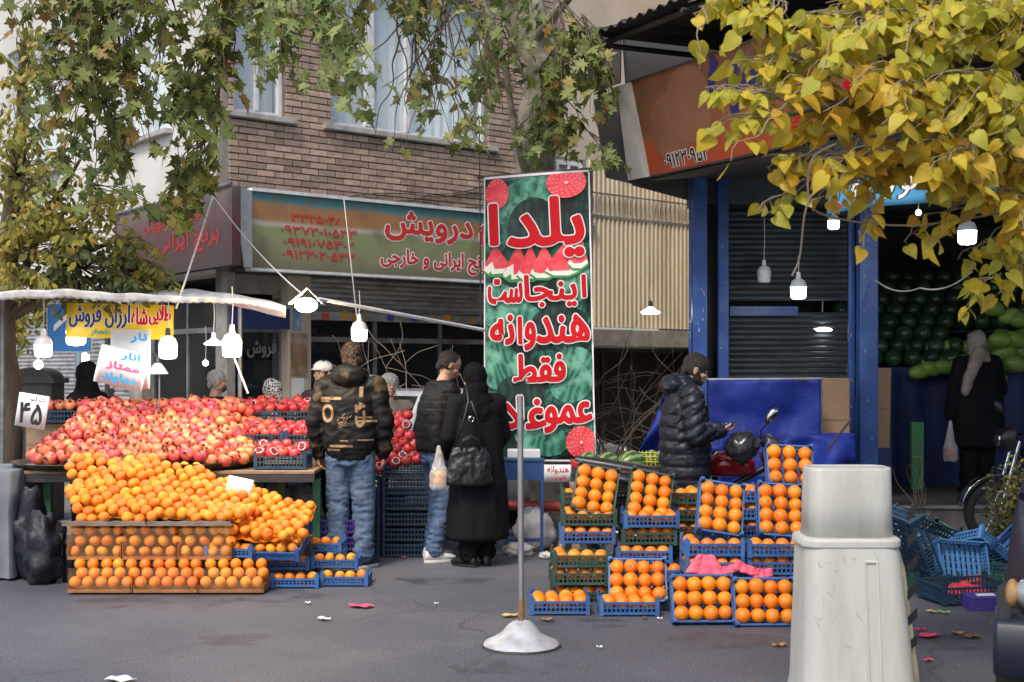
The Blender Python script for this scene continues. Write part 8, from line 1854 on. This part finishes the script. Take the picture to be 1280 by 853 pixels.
for a in [(1220, 40, 90, 60, 5.8, .5, 26, 8, (1300, 0, 6.1), 0), (1120, 50, 90, 50, 5.7, .5, 24, 8, (1180, 0, 5.9), 0), (1020, 60, 75, 45, 5.6, .4, 17, 7, (1080, 20, 5.7), 0), (940, 50, 45, 35, 5.6, .3, 6, 5, (980, 0, 5.6), 0), (1200, 130, 95, 60, 5.7, .5, 26, 8, (1270, 90, 6), 0), (1090, 130, 80, 50, 5.6, .5, 21, 8, (1170, 100, 5.8), 0),
          (1000, 130, 60, 45, 5.5, .3, 12, 7, (1060, 120, 5.6), 0), (905, 105, 32, 16, 5.4, .15, 3, 5, (980, 125, 5.5), 0), (905, 190, 10, 12, 5.3, .1, 1, 3, (975, 150, 5.4), 0), (1230, 200, 70, 50, 5.8, .4, 18, 8, (1300, 170, 6), 1), (1150, 195, 70, 35, 5.7, .4, 14, 7, (1220, 180, 5.8), 1), (1070, 200, 55, 35, 5.5, .3, 10, 6, (1130, 190, 5.6), 1),
          (1250, 265, 40, 35, 5.9, .3, 9, 6, (1290, 250, 6.1), 1), (1180, 240, 50, 18, 5.7, .3, 5, 5, (1230, 215, 5.8), 1), (955, 268, 10, 14, 5.5, .05, 2, 3, (1040, 215, 5.6), 0), (970, 210, 36, 20, 5.5, .2, 4, 4, (1060, 195, 5.6), 0), (1020, 255, 14, 10, 5.5, .1, 2, 2, (1075, 222, 5.6), 1), (1075, 300, 14, 18, 5.6, .1, 2, 3, (1100, 225, 5.6), 1), (1150, 300, 30, 16, 5.8, .2, 3, 4, (1210, 250, 5.9), 1),
          (1225, 320, 40, 24, 6.1, .2, 5, 5, (1270, 280, 6.1), 1), (1200, 375, 22, 16, 7.0, .2, 2, 4, (1250, 340, 6.8), 0), (1265, 350, 25, 20, 6.2, .2, 4, 5, (1290, 300, 6.2), 1), (900, 8, 60, 12, 5.7, .2, 8, 4, (960, -30, 5.7), 0), (1130, 5, 130, 22, 5.8, .4, 16, 7, (1180, -40, 5.9), 0), (900, 150, 30, 24, 5.5, .15, 4, 4, (985, 140, 5.5), 0), (930, 90, 40, 26, 5.6, .2, 6, 5, (1000, 70, 5.6), 0), (868, 75, 6, 6, 5.4, .05, 1, 2, (880, 10, 5.6), 0), (1350, 60, 80, 80, 6.2, .6, 16, 8, (1400, 40, 6.6), 0), (1370, 190, 80, 60, 6.3, .6, 14, 8, (1420, 180, 6.7), 1), (1360, -60, 120, 60, 6.4, .7, 14, 8, (1420, -80, 6.8), 0), (1470, 80, 90, 110, 6.9, .7, 18, 8, (1520, 60, 7.4), 1)]:
    px, py, rx, ry, Y, dY, nt, nl, rt, m = a; cg.cluster(px, py - 6, rx, ry * .92, Y, dY, int(nt * 1.25 + .5), nl + (1 if nl > 5 else 0), rt, m=m if rnd.random() < (.9 if m == 0 else .6) else 1 - m, droop=.5, r=.0045, inner=.35)
for P in [[(1110, 215, 5.6), (1030, 235, 5.5), (1008, 260, 5.5), (1000, 320, 5.6), (990, 345, 5.6)], [(1045, 180, 5.5), (1015, 200, 5.5), (1012, 250, 5.5), (1040, 272, 5.6), (1140, 282, 5.7), (1260, 265, 5.9)], [(1130, 60, 5.7), (1020, 100, 5.5), (905, 118, 5.4)]]: cg.twig(bend([at(*p) for p in P]), .006, .004)
cg.finish('dry_twig')

# shrub at the right edge and dry weeds by the step
bs_ = thing('shrub', 'sparse dark green shrub at the right edge before the parked motorbike', 'shrub', (gx(1262, 9.9), 9.9, 0))
cb = Crown(bs_, 'ovate', .045, ['leaf_bush', 'leaf_olive'], nvar=3)
for a in [(1258, 635, 30, 50, 9.9, .2, 48, 14, (1262, 715, 9.9), 0), (1270, 600, 14, 24, 9.9, .1, 12, 12, (1265, 660, 9.9), 1), (1250, 670, 24, 28, 9.9, .2, 16, 12, (1262, 715, 9.9), 0)]:
    px, py, rx, ry, Y, dY, nt, nl, rt, m = a; cb.cluster(px, py, rx, ry, Y, dY, nt, nl, rt, m=m, droop=-.8, r=.005)
cb.finish('twig')
for nme, lab, base, n_, sp in [('dry_weeds', 'dry bare weed stalks at the foot of the shop step beside the barrier', (1135, 680, 10.8), 16, .35), ('dry_weeds', 'wispy dry stalks growing on the step edge below the teal post', (1150, 640, 11.9), 7, .16),
                           ('bare_bush', 'tangle of bare dry branches before the dark shopfront left of the banner', (560, 640, 12.2), 30, .62), ('bare_bush', 'bare twiggy bush before the dark recess right of the banner', (765, 640, 12.0), 26, .42)]:
    big = nme == 'bare_bush'; o = thing(nme, lab, 'bush' if big else 'weeds', (gx(base[0], base[2]), base[2], 0 if not big else .0)); q = MB(); hgt = 1.9 if big else .42
    for _ in range(n_):
        P = [Vector((rnd.uniform(-.05, .05), rnd.uniform(-.05, .05), 0 if base[2] < 11.8 or big else .275))]; d = Vector((rnd.uniform(-sp, sp), rnd.uniform(-sp, sp) * .6, 1)).normalized()
        for i in range(8): d = (d + Vector((rnd.uniform(-.3, .3), rnd.uniform(-.3, .3), rnd.uniform(-.28, .16)))).normalized(); P.append(P[-1] + d * hgt / 8 * rnd.uniform(.8, 1.25))
        q.tube(bend(P, 3), [.009 * (1 - i / 25) * (1 if big else .6) + .0015 for i in range(25)], 5)
        if big:
            for k in range(3):
                s0_ = P[rnd.randrange(3, 8)]; P2 = [s0_]; d2_ = Vector((rnd.uniform(-1, 1), rnd.uniform(-.6, .6), rnd.uniform(-.2, .8))).normalized()
                for i in range(4): d2_ = (d2_ + Vector((rnd.uniform(-.4, .4), rnd.uniform(-.4, .4), rnd.uniform(-.4, .2)))).normalized(); P2.append(P2[-1] + d2_ * .12)
                q.tube(bend(P2, 3), .0035, 4)
    q.build('stems', MATS['twig' if base[0] == 765 else 'dry_twig'], o, kind='stuff', smooth=180)
